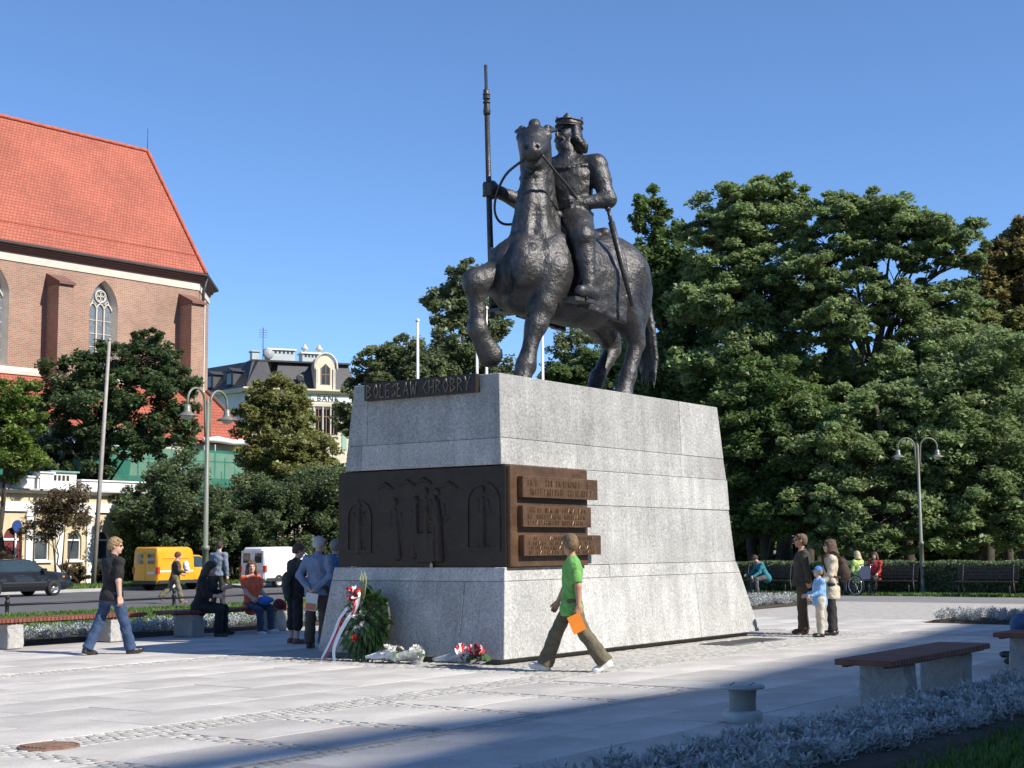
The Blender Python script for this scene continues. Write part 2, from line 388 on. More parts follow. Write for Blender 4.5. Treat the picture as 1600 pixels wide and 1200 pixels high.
relief('relief_figure', [(12.62, 1.40, 1.0, 1.15, 0.05)]); relief('relief_throne', [(12.86, 1.62, 0.78, 0.8)], [rbx((16.262, 12.86, 1.55), (0.03, 0.16, 0.2), rnd=0.01), cap((16.24, 12.72, 1.5), (16.24, 12.7, 2.25), 0.03, k=.02), cap((16.24, 13.02, 1.5), (16.24, 13.04, 2.25), 0.03, k=.02)])
for c, z0, z1, w in ((11.88, 1.50, 2.15, 0.29), (14.1, 1.48, 2.0, 0.24)):
    a = [(c - w, z0), (c + w, z0)] + [(c + w * math.cos(math.pi * i / 12), z1 + w * math.sin(math.pi * i / 12)) for i in range(13)]
    b = [(c - w + .05, z0 + .05), (c + w - .05, z0 + .05)] + [(c + (w - .05) * math.cos(math.pi * i / 12), z1 + (w - .05) * math.sin(math.pi * i / 12)) for i in range(13)]
    m = MB(); m.ring_prism(a, b, 16.229, 16.246, 'x'); m.build('niche_arch', M_PLAQUE_D, front)
for (s_, z_) in ((13.6, 2.42), (12.9, 2.47), (12.45, 2.4), (13.2, 2.45)):
    m = MB(); m.tube([(16.252, s_ - .14, z_ - .03), (16.250, s_, z_ + .04), (16.252, s_ + .14, z_ - .02)], [0.02, 0.035, 0.02], 6)
    m.build('relief_ornament', M_PLAQUE_D, front)
# three inscription plaques on the long face with raised marks too small to read
for k, (t0, t1, z0, z1, rows) in enumerate(((16.43, 18.35, 2.22, 2.51, 2), (16.43, 18.16, 1.82, 2.11, 3), (16.45, 18.42, 1.43, 1.71, 4))):
    m = MB(); m.cbox(t0, t1, 11.335, 11.432, z0, z1, 0.008); pl = m.build('inscription_plaque', M_PLAQUE, PED)
    m = MB(); rr = random.Random(k)
    for r in range(rows):
        z = z1 - (r + 0.75) * (z1 - z0) / (rows + 0.4); hh = 0.36 * (z1 - z0) / (rows + 0.4); t = t0 + 0.12
        while t < t1 - 0.18:
            L = rr.uniform(0.02, 0.045)
            if rr.random() < 0.82:
                q = rr.choice(((0, 0, 0, 1), (0, 0, 1, 1), (0, 1, 1, 0), (0, .5, 1, .5), (.5, 0, .5, 1)))
                m.tube([(t + q[0] * L, 11.33, z - hh + 2 * hh * q[1]), (t + q[2] * L, 11.33, z - hh + 2 * hh * q[3])], 0.006, 4, True, False)
                m.tube([(t, 11.33, z - hh), (t, 11.33, z + hh)], 0.0055, 4, True, False)
            t += L + rr.uniform(0.015, 0.04)
    m.build('raised_inscription', mat('polished_letters', (0.19, 0.12, 0.07), rough=0.35, metal=0.6, var=0.5, scale=20), pl)['kind'] = 'stuff'
# name plate with angular letters
m = MB(); m.box(16.17, 16.262, 11.93, 13.94, 3.67, 3.925); plate = m.build('name_plate', mat('black_bronze', (0.03, 0.022, 0.018), rough=0.5, metal=0.3, var=0.3, scale=8), PED)
G_ = {'B': [[(0, 0), (0, 1), (.6, .8), (.15, .55), (.7, .3), (0, 0)]], 'O': [[(.35, 0), (0, .5), (.35, 1), (.7, .5), (.35, 0)]], 'L': [[(0, 1), (0, 0), (.55, .08)]], 'E': [[(.55, 1), (0, .95), (0, 0), (.55, .05)], [(0, .5), (.45, .55)]],
      'S': [[(.6, .95), (.1, .75), (.6, .3), (.05, .02)]], 'X': [[(0, 1), (0, 0), (.55, .08)], [(-.12, .4), (.3, .66)]], 'A': [[(0, 0), (.35, 1), (.7, 0)], [(.15, .38), (.55, .38)]], 'W': [[(0, 1), (.2, 0), (.42, .8), (.64, 0), (.84, 1)]],
      'C': [[(.6, 1), (.05, .5), (.6, 0)]], 'H': [[(0, 0), (0, 1)], [(.6, 0), (.6, 1)], [(0, .42), (.6, .58)]], 'R': [[(0, 0), (0, 1), (.6, .75), (.05, .5), (.65, 0)]], 'K': [[(0, 0), (0, 1)]], 'Y': [[(0, 1), (.35, .5), (.7, 1)], [(.35, .5), (.2, 0)]]}
text = 'BOLESXAW CHROBRY'; adv = {'W': 1.08, 'L': .78, 'X': .8, 'E': .8, ' ': .6, 'S': .82, 'C': .82}
tot = sum(adv.get(c, .93) for c in text); cw = 1.90 / tot; s_ = 13.885
for c in text:
    if c in G_:
        m = MB()
        for st in G_[c]:
            pts = [(16.165, s_ - q[0] * cw * 0.95, 3.70 + 0.19 * q[1]) for q in st]
            for a, b in zip(pts[:-1], pts[1:]): m.tube([a, b], 0.0115, 5, True, False)
        m.build('letter', M_LETTER, plate)
    s_ -= adv.get(c, .93) * cw
# ------------------------------------------------------------------ equestrian statue
M_BRONZE = mat('dark_bronze', (0.078, 0.076, 0.077), rough=0.42, metal=0.6, var=0.45, scale=3.5, bump=1.5, bscale=11.0, spec=0.5, stain=0.25, stscale=1.1)
M_BRONZE2 = mat('dark_bronze_fine', (0.065, 0.062, 0.063), rough=0.44, metal=0.55, var=0.3, scale=5.0, bump=0.6, bscale=18.0)
PLINTH_TOP = 3.92
STATUE = thing('equestrian_statue', 'dark bronze crowned rider with spear on a striding horse on top of the stone pedestal', 'statue', S(20.0, 12.95, PLINTH_TOP), R_(229))
def horse_prims(g=0.0):          # g: growth, used for the saddle cloth
    P = []
    # trunk
    P += [ell((0.62, 0, 2.02), (0.80 + g, 0.56 + g, 0.78 + g), k=0.2), ell((-0.25, 0, 1.98), (1.15 + g, 0.68 + g, 0.76 + g), k=0.25),
          ell((-1.15, 0, 2.05), (0.82 + g, 0.66 + g, 0.74 + g), k=0.25), ell((-1.05, 0.22, 2.2), (0.62 + g, 0.45 + g, 0.62 + g), k=0.2), ell((-1.05, -0.22, 2.2), (0.62 + g, 0.45 + g, 0.62 + g), k=0.2),
          cap((0.25, 0, 2.55), (-1.0, 0, 2.52), 0.24 + g, 0.2 + g, k=0.25)]
    return P
def grow(L, c, f): return [(p[0], c + f * (p[1] - c), c + f * (p[2] - c), p[3] * f, p[4] * f) + p[5:] if p[0] == 'c' else (p[0], c + f * (p[1] - c), p[2] * f) + p[3:] for p in L]
def build_horse():
    P = horse_prims()
    # chest, shoulders
    P += [ell((1.14, 0.17, 2.02), (0.34, 0.30, 0.48), k=0.07), ell((1.14, -0.2, 2.02), (0.34, 0.32, 0.48), k=0.07),
          ell((0.72, 0.42, 2.0), (0.42, 0.25, 0.62), rotm('y', -18), k=0.10), ell((0.78, -0.44, 1.98), (0.45, 0.27, 0.6), rotm('y', -18), k=0.12),
          ell((1.02, 0, 1.55), (0.3, 0.3, 0.26), k=0.15),
          cap((1.38, 0.05, 2.35), (1.44, 0.04, 1.75), 0.05, 0.03, k=0.1, op=-1)]
    # neck
    P += [cap((0.70, 0, 2.35), (0.80, 0.03, 3.0), 0.42, 0.255, k=0.18), cap((0.80, 0.03, 3.0), (0.76, 0.04, 3.75), 0.255, 0.205, k=0.12), cap((0.76, 0.04, 3.75), (0.68, 0.0, 4.12), 0.205, 0.2, k=0.1),
          cap((0.36, 0, 2.8), (0.50, 0, 3.5), 0.22, 0.16, k=0.2), cap((0.50, 0, 3.5), (0.56, -0.02, 4.2), 0.16, 0.13, k=0.12),
          cap((0.92, 0.08, 3.5), (1.04, 0.05, 2.7), 0.09, 0.14, k=0.12), cap((0.80, 0.17, 3.35), (0.90, 0.30, 2.55), 0.07, 0.10, k=0.1)]
    # roached mane hanging on the near side of the neck
    for i in range(6):
        z = 4.02 - 0.2 * i; P.append(cap((0.50 - 0.012 * i, 0.06 + 0.012 * i, z + 0.14), (0.64 - 0.012 * i, 0.17 + 0.012 * i, z - 0.1), 0.07, 0.035, k=0.05))
    # head: from poll towards the muzzle, turned to the horse's left
    po = np.array((0.66, -0.02, 4.20)); mu = np.array((1.34, 0.47, 3.80)); d = nrm(mu - po); side = nrm(np.cross((0, 0, 1), d)); up = np.cross(d, side)
    Rh = np.stack([d, side, up], 1); n0 = len(P)
    def hp(a, b, c): return po + d * a + side * b + up * c
    P += [ell(hp(0.22, 0, -0.02), (0.38, 0.26, 0.29), Rh, k=0.1), cap(hp(0.3, 0, 0.02), hp(0.78, 0, 0.0), 0.24, 0.165, k=0.1),
          ell(hp(0.20, 0.12, -0.22), (0.27, 0.12, 0.24), Rh, k=0.08), ell(hp(0.20, -0.12, -0.22), (0.27, 0.12, 0.24), Rh, k=0.08),
          ell(hp(0.82, 0, -0.03), (0.15, 0.19, 0.16), Rh, k=0.06), cap(hp(0.35, 0, -0.28), hp(0.74, 0, -0.25), 0.15, 0.105, k=0.06), ell(hp(0.76, 0, -0.26), (0.11, 0.14, 0.085), Rh, k=0.04)]
    for s in (-1, 1):
        P += [ell(hp(0.27, 0.225 * s, 0.12), (0.10, 0.06, 0.075), Rh, k=0.05), ell(hp(0.29, 0.27 * s, 0.10), (0.05, 0.026, 0.045), Rh, k=0.01),
              ell(hp(0.90, 0.085 * s, 0.045), (0.05, 0.052, 0.055), Rh, k=0.03), cap(hp(0.965, 0.085 * s, 0.04), hp(0.90, 0.09 * s, 0.055), 0.036, 0.022, k=0.02, op=-1),
              cap(hp(0.35, 0.17 * s, 0.0), hp(0.7, 0.13 * s, -0.02), 0.035, 0.02, k=0.05),
              cap(hp(0.06, 0.21 * s, 0.18), hp(-0.16, 0.33 * s, 0.12), 0.08, 0.03, k=0.04), cap(hp(0.07, 0.25 * s, 0.2), hp(-0.08, 0.33 * s, 0.16), 0.035, 0.015, k=0.02, op=-1)]
    P += [cap(hp(0.97, -0.14, -0.16), hp(0.97, 0.14, -0.16), 0.025, k=0.02, op=-1), cap(hp(0.8, 0.19, -0.165), hp(0.96, 0.13, -0.16), 0.025, k=0.02, op=-1), cap(hp(0.8, -0.19, -0.165), hp(0.96, -0.13, -0.16), 0.025, k=0.02, op=-1),
          ell(hp(0.12, 0.0, 0.29), (0.14, 0.10, 0.08), Rh, k=0.04), cap(hp(0.14, -0.05, 0.24), hp(0.3, -0.04, 0.19), 0.05, 0.025, k=0.03)]
    P[n0:] = grow(P[n0:], po, 0.99)
    # throat folds and neck muscles
    P += [cap((0.94, 0.20, 3.54), (0.99, 0.05, 3.46), .045, .045, k=.03), cap((0.99, 0.05, 3.46), (0.88, -0.14, 3.54), .045, .045, k=.03), cap((0.98, 0.16, 3.3), (1.12, 0.17, 2.55), .03, .07, k=.05), cap((0.98, -.08, 3.3), (1.15, -.10, 2.5), .03, .06, k=.05)]
    P += [cap((1.30, -.42, 2.35), (1.44, -.2, 1.95), .05, .09, k=.04), cap((1.22, .38, 2.3), (1.36, .22, 1.75), .05, .08, k=.05), cap((1.46, .06, 2.2), (1.40, .03, 1.6), .035, .04, k=.05, op=-1), cap((.95, .66, 2.35), (1.12, .52, 1.65), .03, .03, k=.06, op=-1), cap((.45, .68, 2.2), (.62, .60, 1.4), .03, .03, k=.06, op=-1), cap((-.55, .70, 2.3), (-.75, .62, 1.5), .03, .02, k=.06, op=-1), cap((-1.35, .60, 2.5), (-1.5, .5, 1.6), .025, .02, k=.06, op=-1)]
    # near foreleg, standing
    def leg(pts, ks=0.08):
        for (a, ra), (b, rb) in zip(pts[:-1], pts[1:]): P.append(cap(a, b, ra, rb, k=ks))
    leg([((0.78, 0.40, 1.95), 0.33), ((0.98, 0.36, 1.38), 0.22), ((1.08, 0.33, 1.12), 0.165), ((1.15, 0.32, 0.98), 0.14), ((1.30, 0.31, 0.56), 0.12), ((1.34, 0.31, 0.42), 0.15), ((1.44, 0.31, 0.22), 0.125)])
    P += [ell((1.12, 0.33, 1.08), (0.175, 0.17, 0.19), k=0.05), cap((1.44, 0.31, 0.2), (1.5, 0.31, 0.06), 0.15, 0.2, k=0.04), ell((1.27, 0.31, 0.40), (0.09, 0.09, 0.11), k=0.05)]
    # off foreleg, lifted
    leg([((0.95, -0.40, 1.85), 0.32), ((1.40, -0.38, 1.86), 0.235), ((1.74, -0.36, 1.78), 0.20)])
    leg([((1.76, -0.36, 1.74), 0.17), ((1.72, -0.35, 1.28), 0.125), ((1.74, -0.34, 1.02), 0.15), ((1.62, -0.33, 0.82), 0.135)])
    P += [ell((1.76, -0.36, 1.74), (0.22, 0.2, 0.23), k=0.05), cap((1.62, -0.33, 0.82), (1.46, -0.32, 0.64), 0.155, 0.21, k=0.04), cap((1.33, -0.31, 0.68), (1.24, -0.30, 0.62), 0.19, 0.19, k=0.02, op=-1)]
    # hind legs
    for y, hock, fet, hoof in ((0.40, (-1.42, 0.40, 1.08), (-1.22, 0.38, 0.40), (-1.08, 0.38, 0.2)), (-0.38, (-1.78, -0.38, 1.10), (-1.36, -0.38, 0.42), (-1.20, -0.38, 0.2))):
        h = np.array(hock); f_ = np.array(fet); o_ = np.array(hoof); q = -1 if y < 0 else 1
        stif = np.array((-0.86 - 0.1 * (q < 0), y, 1.72))
        P += [cap((-1.15, y * 0.8, 2.15), stif, 0.48, 0.30, k=0.15), ell((-1.30, y, 1.8), (0.42, 0.25, 0.55), rotm('y', 18), k=0.15), cap(stif, h + (0.08, 0, 0.12), 0.33, 0.18, k=0.12),
              cap((-1.65, y * 0.8, 1.95), h + (-0.04, 0, 0.1), 0.22, 0.10, k=0.12), ell(h, (0.19, 0.15, 0.22), rotm('y', 20), k=0.06), cap(h + (0, 0, -0.08), f_ + (0, 0, 0.1), 0.14, 0.122, k=0.05), cap(f_ + (0, 0, 0.08), o_, 0.15, 0.125, k=0.05), cap(o_, o_ + (0.06, 0, -0.14), 0.15, 0.2, k=0.04)]
    # dock
    P += [cap((-1.72, 0, 2.45), (-1.98, 0.02, 2.15), 0.2, 0.15, k=0.12)]
    P += [rbx((0.1, 0, -0.3), (3.2, 1.5, 0.28), rnd=0.0, k=0.005, op=-1)]
    return sculpt_obj('horse', P, 0.024, M_BRONZE, STATUE, wob=0.005, wfreq=7.5)
build_horse()
MBs = MB(); MBs.cbox(-1.75, 1.72, -0.62, 0.62, 0.0, 0.055, 0.015); MBs.build('base_plate', M_BRONZE2, STATUE)
# tail: strands
P = []
rng = random.Random(4)
for i in range(13):
    a = i / 12 * 2 - 1; y = 0.115 * a
    pts = [(-1.9, 0.02 + y * 0.5, 2.3), (-2.06, 0.06 + y, 1.85), (-2.07 + .04 * math.sin(i * 2.1), 0.14 + y * 1.2, 1.35), (-2.06 - 0.05 * rng.random(), 0.16 + y * 1.4, 0.85), (-2.04 + 0.1 * (rng.random() - .5), 0.18 + y * 1.3, 0.75 - 0.45 * rng.random())]
    for p, q, r1, r2 in zip(pts[:-1], pts[1:], (0.10, 0.08, 0.06, 0.045), (0.08, 0.06, 0.045, 0.012)): P.append(cap(p, q, r1, r2, k=0.012))
sculpt_obj('tail', P, 0.02, M_BRONZE, STATUE)
# saddle cloth
def clothcut(x, y, z):
    hem = 1.33 + 0.10 * (x + 0.2); a = np.maximum(hem - z, np.maximum(x - 0.42, -(x + 0.78)))
    return np.maximum(a, 0.52 - np.abs(y) - 3 * (z > 2.3))
P = horse_prims(0.055) + [ell((0.72, 0.47, 2.0), (0.46, 0.30, 0.66), rotm('y', -18), k=0.14), ell((0.78, -0.47, 1.98), (0.48, 0.31, 0.64), rotm('y', -18), k=0.14)]
for s in (1, -1): P += [rbx((-0.2, 0.66 * s, 1.68), (0.62, 0.035, 0.40), rotm('x', -3 * s), rnd=0.02, k=0.1)]
sculpt_obj('saddle_cloth', P, 0.026, M_BRONZE, STATUE, cut=clothcut, wob=0.008, wfreq=10)
P = [cap((-0.72, -0.3, 2.82), (-0.72, 0.3, 2.82), 0.11, 0.11, k=0.05), cap((0.34, -0.16, 2.98), (0.34, 0.16, 2.98), 0.09, k=0.05), ell((-0.2, 0, 2.72), (0.6, 0.42, 0.22), k=0.1)]
sculpt_obj('saddle', P, 0.026, M_BRONZE2, STATUE)
# rider: one continuous figure
def rider():
    P = []; yaw = 26; Rt = rotm('z', yaw) @ rotm('y', 3); pel = np.array((-0.16, 0, 2.98))
    def tp(x, y, z): return pel + Rt @ np.array((x, y, z))
    P += [ell(tp(0, 0, 0.05), (0.28, 0.37, 0.25), Rt, k=0.1), ell(tp(0.02, 0, 0.32), (0.28, 0.39, 0.36), Rt, k=0.12), ell(tp(0.02, 0, 0.66), (0.30, 0.42, 0.38), Rt, k=0.12),
          ell(tp(0.17, 0.17, 0.74), (0.14, 0.2, 0.15), Rt, k=0.06), ell(tp(0.17, -0.17, 0.74), (0.14, 0.2, 0.15), Rt, k=0.06), ell(tp(-0.03, 0, 0.92), (0.21, 0.44, 0.15), Rt, k=0.1),
          cap(tp(-0.02, 0, 0.95), tp(0.02, 0, 1.2), 0.165, 0.14, k=0.08)]
    # belt and chest band ridges
    for i in range(24):
        a, b = 2 * math.pi * i / 24, 2 * math.pi * (i + 1) / 24
        P.append(cap(tp(0.285 * math.cos(a), 0.385 * math.sin(a), 0.10), tp(0.285 * math.cos(b), 0.385 * math.sin(b), 0.10), 0.03, k=0.015))
    for i in range(10):
        a, b = -0.95 + 1.9 * i / 10, -0.95 + 1.9 * (i + 1) / 10
        P.append(cap(tp(0.28 * math.cos(a) + 0.03, 0.40 * math.sin(a), 0.90 - 0.06 * math.cos(a * 1.5)), tp(0.28 * math.cos(b) + 0.03, 0.40 * math.sin(b), 0.90 - 0.06 * math.cos(b * 1.5)), 0.03, k=0.015))
    # arms
    shL, shR = tp(-0.03, 0.48, 0.90), tp(-0.03, -0.48, 0.90)
    P += [cap(tp(-.02, 0, .96), tp(-.03, .46, .93), .17, .15, k=.08), cap(tp(-.02, 0, .96), tp(-.03, -.46, .93), .17, .15, k=.08), ell(tp(.06, 0, .55), (.26, .40, .42), Rt, k=.1)]
    elL, haL = np.array((-0.36, 0.66, 3.28)), np.array((0.02, 0.36, 3.19)); elR, haR = np.array((0.22, -0.72, 3.36)), np.array((0.72, -0.86, 3.50))
    P += [ell(shL, (0.19, 0.19, 0.2), k=0.1), ell(shR, (0.19, 0.19, 0.2), k=0.1), cap(shL, shL + (elL - shL) * 0.45, 0.18, 0.172, k=0.015), cap(shR, shR + (elR - shR) * 0.45, 0.18, 0.172, k=0.015),
          cap(shL, elL, 0.15, 0.138, k=0.02), cap(elL, haL, 0.14, 0.095, k=0.05), cap(shR, elR, 0.165, 0.14, k=0.02), cap(elR, haR, 0.145, 0.095, k=0.05),
          cap(haL - nrm(haL - elL) * 0.1, haL - nrm(haL - elL) * 0.06, 0.105, k=0.015), cap(haR - nrm(haR - elR) * 0.12, haR - nrm(haR - elR) * 0.08, 0.105, k=0.015)]
    # left fist on the reins: palm, four curled fingers, thumb
    fd = nrm(haL - elL); upv = nrm(np.cross(np.cross(fd, (0, 0, 1)), fd)); sd_ = np.cross(fd, upv)
    c = haL + fd * 0.10
    P += [rbx(c, (0.085, 0.055, 0.085), np.stack([fd, sd_, upv], 1), rnd=0.03, k=0.04)]
    out = -sd_ if sd_ @ np.array((1, 0.9, 0)) < 0 else sd_
    for i in range(4):
        b = c + upv * (0.075 - 0.05 * i) + fd * 0.06; r = 0.032 - 0.002 * i
        P += [cap(b, b + fd * 0.07 + out * 0.05, r, r, k=0.012), cap(b + fd * 0.07 + out * 0.05, b + fd * 0.015 + out * 0.12, r, r * 0.85, k=0.012)]
    P += [cap(c + upv * 0.08 - fd * 0.03, c + upv * 0.13 + fd * 0.06 + out * 0.06, 0.036, 0.03, k=0.02)]
    # right fist round the spear shaft
    c = haR + np.array((0.06, -0.03, 0.0)); ax_ = np.array((0.0, 0.0, 1.0)); fw = nrm((0.85, -0.5, 0)); sd2 = np.cross(ax_, fw)
    P += [ell(c - fw * 0.02, (0.115, 0.125, 0.16), np.stack([fw, sd2, ax_], 1), k=0.04)]
    for i in range(4):
        z = ax_ * (0.085 - 0.057 * i); r = 0.034
        P += [cap(c + z + fw * 0.02 + sd2 * 0.09, c + z + fw * 0.115 + sd2 * 0.03, r, r, k=0.012), cap(c + z + fw * 0.115 + sd2 * 0.03, c + z + fw * 0.10 - sd2 * 0.07, r, r * 0.85, k=0.012)]
    P += [cap(c + ax_ * 0.06 - sd2 * 0.07, c + ax_ * 0.12 + fw * 0.09 - sd2 * 0.05, 0.038, 0.032, k=0.02)]
    # legs astride
    for s in (1, -1):
        hip = np.array((-0.10, 0.22 * s, 2.93)); kn = np.array((0.42, 0.74 * s, 2.52)); an = np.array((0.42, 0.84 * s, 1.74)); toe = np.array((0.70, 0.90 * s, 1.60))
        P += [cap(hip, kn, 0.27, 0.20, k=0.08), cap(kn, an, 0.175, 0.125, k=0.05), ell(kn + (-0.02, 0.01 * s, -0.25), (0.17, 0.155, 0.30), k=0.08), cap(an + (-0.12, 0, -0.12), toe, 0.125, 0.095, k=0.04), ell(kn, (0.19, 0.185, 0.19), k=0.08)]
    # tunic skirt over the thighs
    P += [cap((0.1, 0.28, 2.92), (0.26, 0.56, 2.72), 0.22, 0.2, k=0.04), cap((0.1, -0.28, 2.92), (0.26, -0.56, 2.72), 0.22, 0.2, k=0.04)]
    # head, turned to his right
    hc = np.array((-0.15, -0.0, 4.45)); Rh = rotm('z', -14) @ rotm('y', -4)
    def hp(x, y, z): return hc + Rh @ np.array((x, y, z))
    n0 = len(P)
    P += [ell(hp(-0.02, 0, 0.06), (0.185, 0.15, 0.19), Rh, k=0.05), ell(hp(0.05, 0, -0.08), (0.13, 0.115, 0.15), Rh, k=0.05), cap(hp(0.16, 0, 0.05), hp(0.215, 0, -0.035), 0.022, 0.03, k=0.03), cap(hp(0.155, -0.08, 0.075), hp(0.155, 0.08, 0.075), 0.024, k=0.02),
          ell(hp(0.10, 0.075, -0.03), (0.05, 0.04, 0.045), Rh, k=0.03), ell(hp(0.10, -0.075, -0.03), (0.05, 0.04, 0.045), Rh, k=0.03),
          ell(hp(0.155, 0.055, 0.03), (0.03, 0.03, 0.022), Rh, k=0.02, op=-1), ell(hp(0.155, -0.055, 0.03), (0.03, 0.03, 0.022), Rh, k=0.02, op=-1), ell(hp(0.14, 0.055, 0.03), (0.022, 0.022, 0.02), Rh, k=0.005), ell(hp(0.14, -0.055, 0.03), (0.022, 0.022, 0.02), Rh, k=0.005)]
    # moustache and short beard
    for s in (1, -1): P += [cap(hp(0.195, 0.01 * s, -0.075), hp(0.16, 0.10 * s, -0.115), 0.032, 0.022, k=0.012)]
    P += [ell(hp(0.10, 0, -0.19), (0.105, 0.105, 0.10), Rh, k=0.04), cap(hp(0.03, 0.11, -0.05), hp(0.07, 0.09, -0.18), 0.05, 0.05, k=0.03), cap(hp(0.03, -0.11, -0.05), hp(0.07, -0.09, -0.18), 0.05, 0.05, k=0.03)]
    # hair to the shoulders, in locks
    for i in range(15):
        a = R_(98 + 164 * i / 14); cx, cy = 0.175 * math.cos(a), 0.155 * math.sin(a)
        P += [cap(hp(cx * 0.95, cy * 0.95, 0.12), hp(cx * 1.15, cy * 1.2, -0.08), 0.05, 0.055, k=0.02), cap(hp(cx * 1.15, cy * 1.2, -0.08), hp(cx * 1.5 - 0.04, cy * 1.5, -0.15 - .03 * (i % 3)), 0.062, 0.05, k=0.02)]
    P[n0:] = grow(P[n0:], hc, 1.07)
    sculpt_obj('rider', P, 0.017, M_BRONZE, STATUE, wob=0.0035, wfreq=16)
    # crown
    m = MB(); n = 32; ring = []
    m2 = []
    for i in range(n):
        a = 2 * math.pi * i / n
        ring.append((a, 0.20))
    vs = []; fs = []
    for r0, z0, z1 in ((0.0, 0.11, 0.235), (-0.02, 0.11, 0.235)):
        for i in range(n):
            a = 2 * math.pi * i / n; cx, cy = (0.205 + r0) * math.cos(a) - 0.02, (0.175 + r0) * math.sin(a)
            pk = max(0.0, 1 - abs(((i + 0.0) % 8) - 4) / 2.0) * 0.10
            vs += [tuple(hp(cx * 1.12, cy * 1.12, z0 * 1.12)), tuple(hp(cx * 1.16, cy * 1.16, (z1 - .025) * 1.08 + pk))]
    for i in range(n):
        j = (i + 1) % n
        fs += [(2 * i, 2 * j, 2 * j + 1, 2 * i + 1), (2 * n + 2 * i, 2 * n + 2 * i + 1, 2 * n + 2 * j + 1, 2 * n + 2 * j), (2 * i + 1, 2 * j + 1, 2 * n + 2 * j + 1, 2 * n + 2 * i + 1), (2 * i, 2 * n + 2 * i, 2 * n + 2 * j, 2 * j)]
    m.add(vs, fs, True)
    for z in (0.125, 0.215):
        m.tube([hp(0.24 * math.cos(2 * math.pi * i / 24) - 0.022, 0.205 * math.sin(2 * math.pi * i / 24), z * 1.08) for i in range(25)], 0.014, 6, False)
    m.build('crown', M_BRONZE2, STATUE)
rider()
# spear
top, low = Vector((0.86, -0.92, 5.62)), Vector((0.76, -0.90, 1.35)); d = (top - low)
def sp(f): return low + d * f
m = MB(); m.tube([sp(0), sp(0.3), sp(0.81)], [0.045, 0.05, 0.042], 10)
m.tube([sp(0.80), sp(0.81), sp(0.835), sp(0.86), sp(0.87), sp(0.885), sp(0.90)], [0.055, 0.062, 0.05, 0.042, 0.058, 0.05, 0.05], 10)
for z in (0.812, 0.846, 0.862, 0.878): m.tube([sp(z), sp(z + 0.006)], 0.062, 10)
m.build('spear_shaft', M_BRONZE2, STATUE)
m = MB(); prof = [(0.895, 0.035), (0.91, 0.07), (0.93, 0.075), (0.96, 0.062), (0.985, 0.035), (1.0, 0.004)]
vs = []; fs = []
for f, r in prof:
    p = sp(f); vs += [p + Vector((r * 0.75, r * 0.66, 0)), p + Vector((-0.018, 0.02, 0)), p - Vector((r * 0.75, r * 0.66, 0)), p - Vector((-0.018, 0.02, 0))]
for i in range(len(prof) - 1):
    for k in range(4): fs.append((4 * i + k, 4 * i + (k + 1) % 4, 4 * i + 4 + (k + 1) % 4, 4 * i + 4 + k))
m.add(vs, fs); m.build('spear_head', M_BRONZE2, STATUE)
# reins
def smooth(pts, k=6):
    P = [np.array(p, float) for p in pts]; P = [2 * P[0] - P[1]] + P + [2 * P[-1] - P[-2]]; out = []
    for i in range(1, len(P) - 2):
        for j in range(k):
            t = j / k; out.append(tuple(.5 * (2 * P[i] + (P[i + 1] - P[i - 1]) * t + (2 * P[i - 1] - 5 * P[i] + 4 * P[i + 1] - P[i + 2]) * t * t + (3 * P[i] - P[i - 1] - 3 * P[i + 1] + P[i + 2]) * t ** 3)))
    return out + [tuple(P[-2])]
m = MB(); m.tube(smooth([(1.20, 0.56, 3.74), (0.9, 0.56, 3.55), (0.5, 0.52, 3.36), (0.16, 0.42, 3.24)]), 0.022, 6); m.build('rein', M_BRONZE2, STATUE)
m = MB(); m.tube(smooth([(1.22, 0.24, 3.74), (1.2, -0.2, 3.55), (1.05, -0.55, 3.25), (0.92, -0.66, 3.0), (0.75, -0.6, 2.88), (0.5, -0.35, 2.95), (0.2, 0.1, 3.12), (0.1, 0.3, 3.18)]), 0.022, 6); m.build('rein', M_BRONZE2, STATUE)
m = MB(); m.tube([(1.20, 0.56, 3.74), (1.05, 0.48, 3.98), (0.80, 0.30, 4.2), (0.66, 0.14, 4.32)], 0.016, 6); m.build('cheek_strap', M_BRONZE2, STATUE)
# sword in its scabbard, stirrups and leathers
m = MB(); a, b = Vector((-0.36, 0.72, 2.9)), Vector((-0.60, 0.94, 1.5)); m.tube([a, a.lerp(b, 0.5), b], [0.055, 0.05, 0.03], 8); m.build('scabbard', M_BRONZE2, STATUE)
m = MB(); dd = (a - b).normalized(); m.tube([a, a + dd * 0.2], [0.032, 0.03], 8); m.sphere(a + dd * 0.22, 0.05, 8, 6); sdv = Vector((0.85, 0.4, 0.2)).normalized(); m.tube([a + sdv * 0.16, a - sdv * 0.16], 0.025, 6); m.build('sword_hilt', M_BRONZE2, STATUE)
for s in (1, -1):
    m = MB(); m.box(0.36, 0.86, 0.78 * s - 0.12, 0.78 * s + 0.14, 1.44, 1.50); m.tube([(0.6, 0.76 * s - 0.13, 1.47), (0.52, 0.8 * s, 1.86), (0.6, 0.8 * s + 0.15, 1.47)], 0.022, 6); m.tube([(0.52, 0.8 * s, 1.86), (0.3, 0.70 * s, 2.4)], 0.03, 6); m.build('stirrup', M_BRONZE2, STATUE)
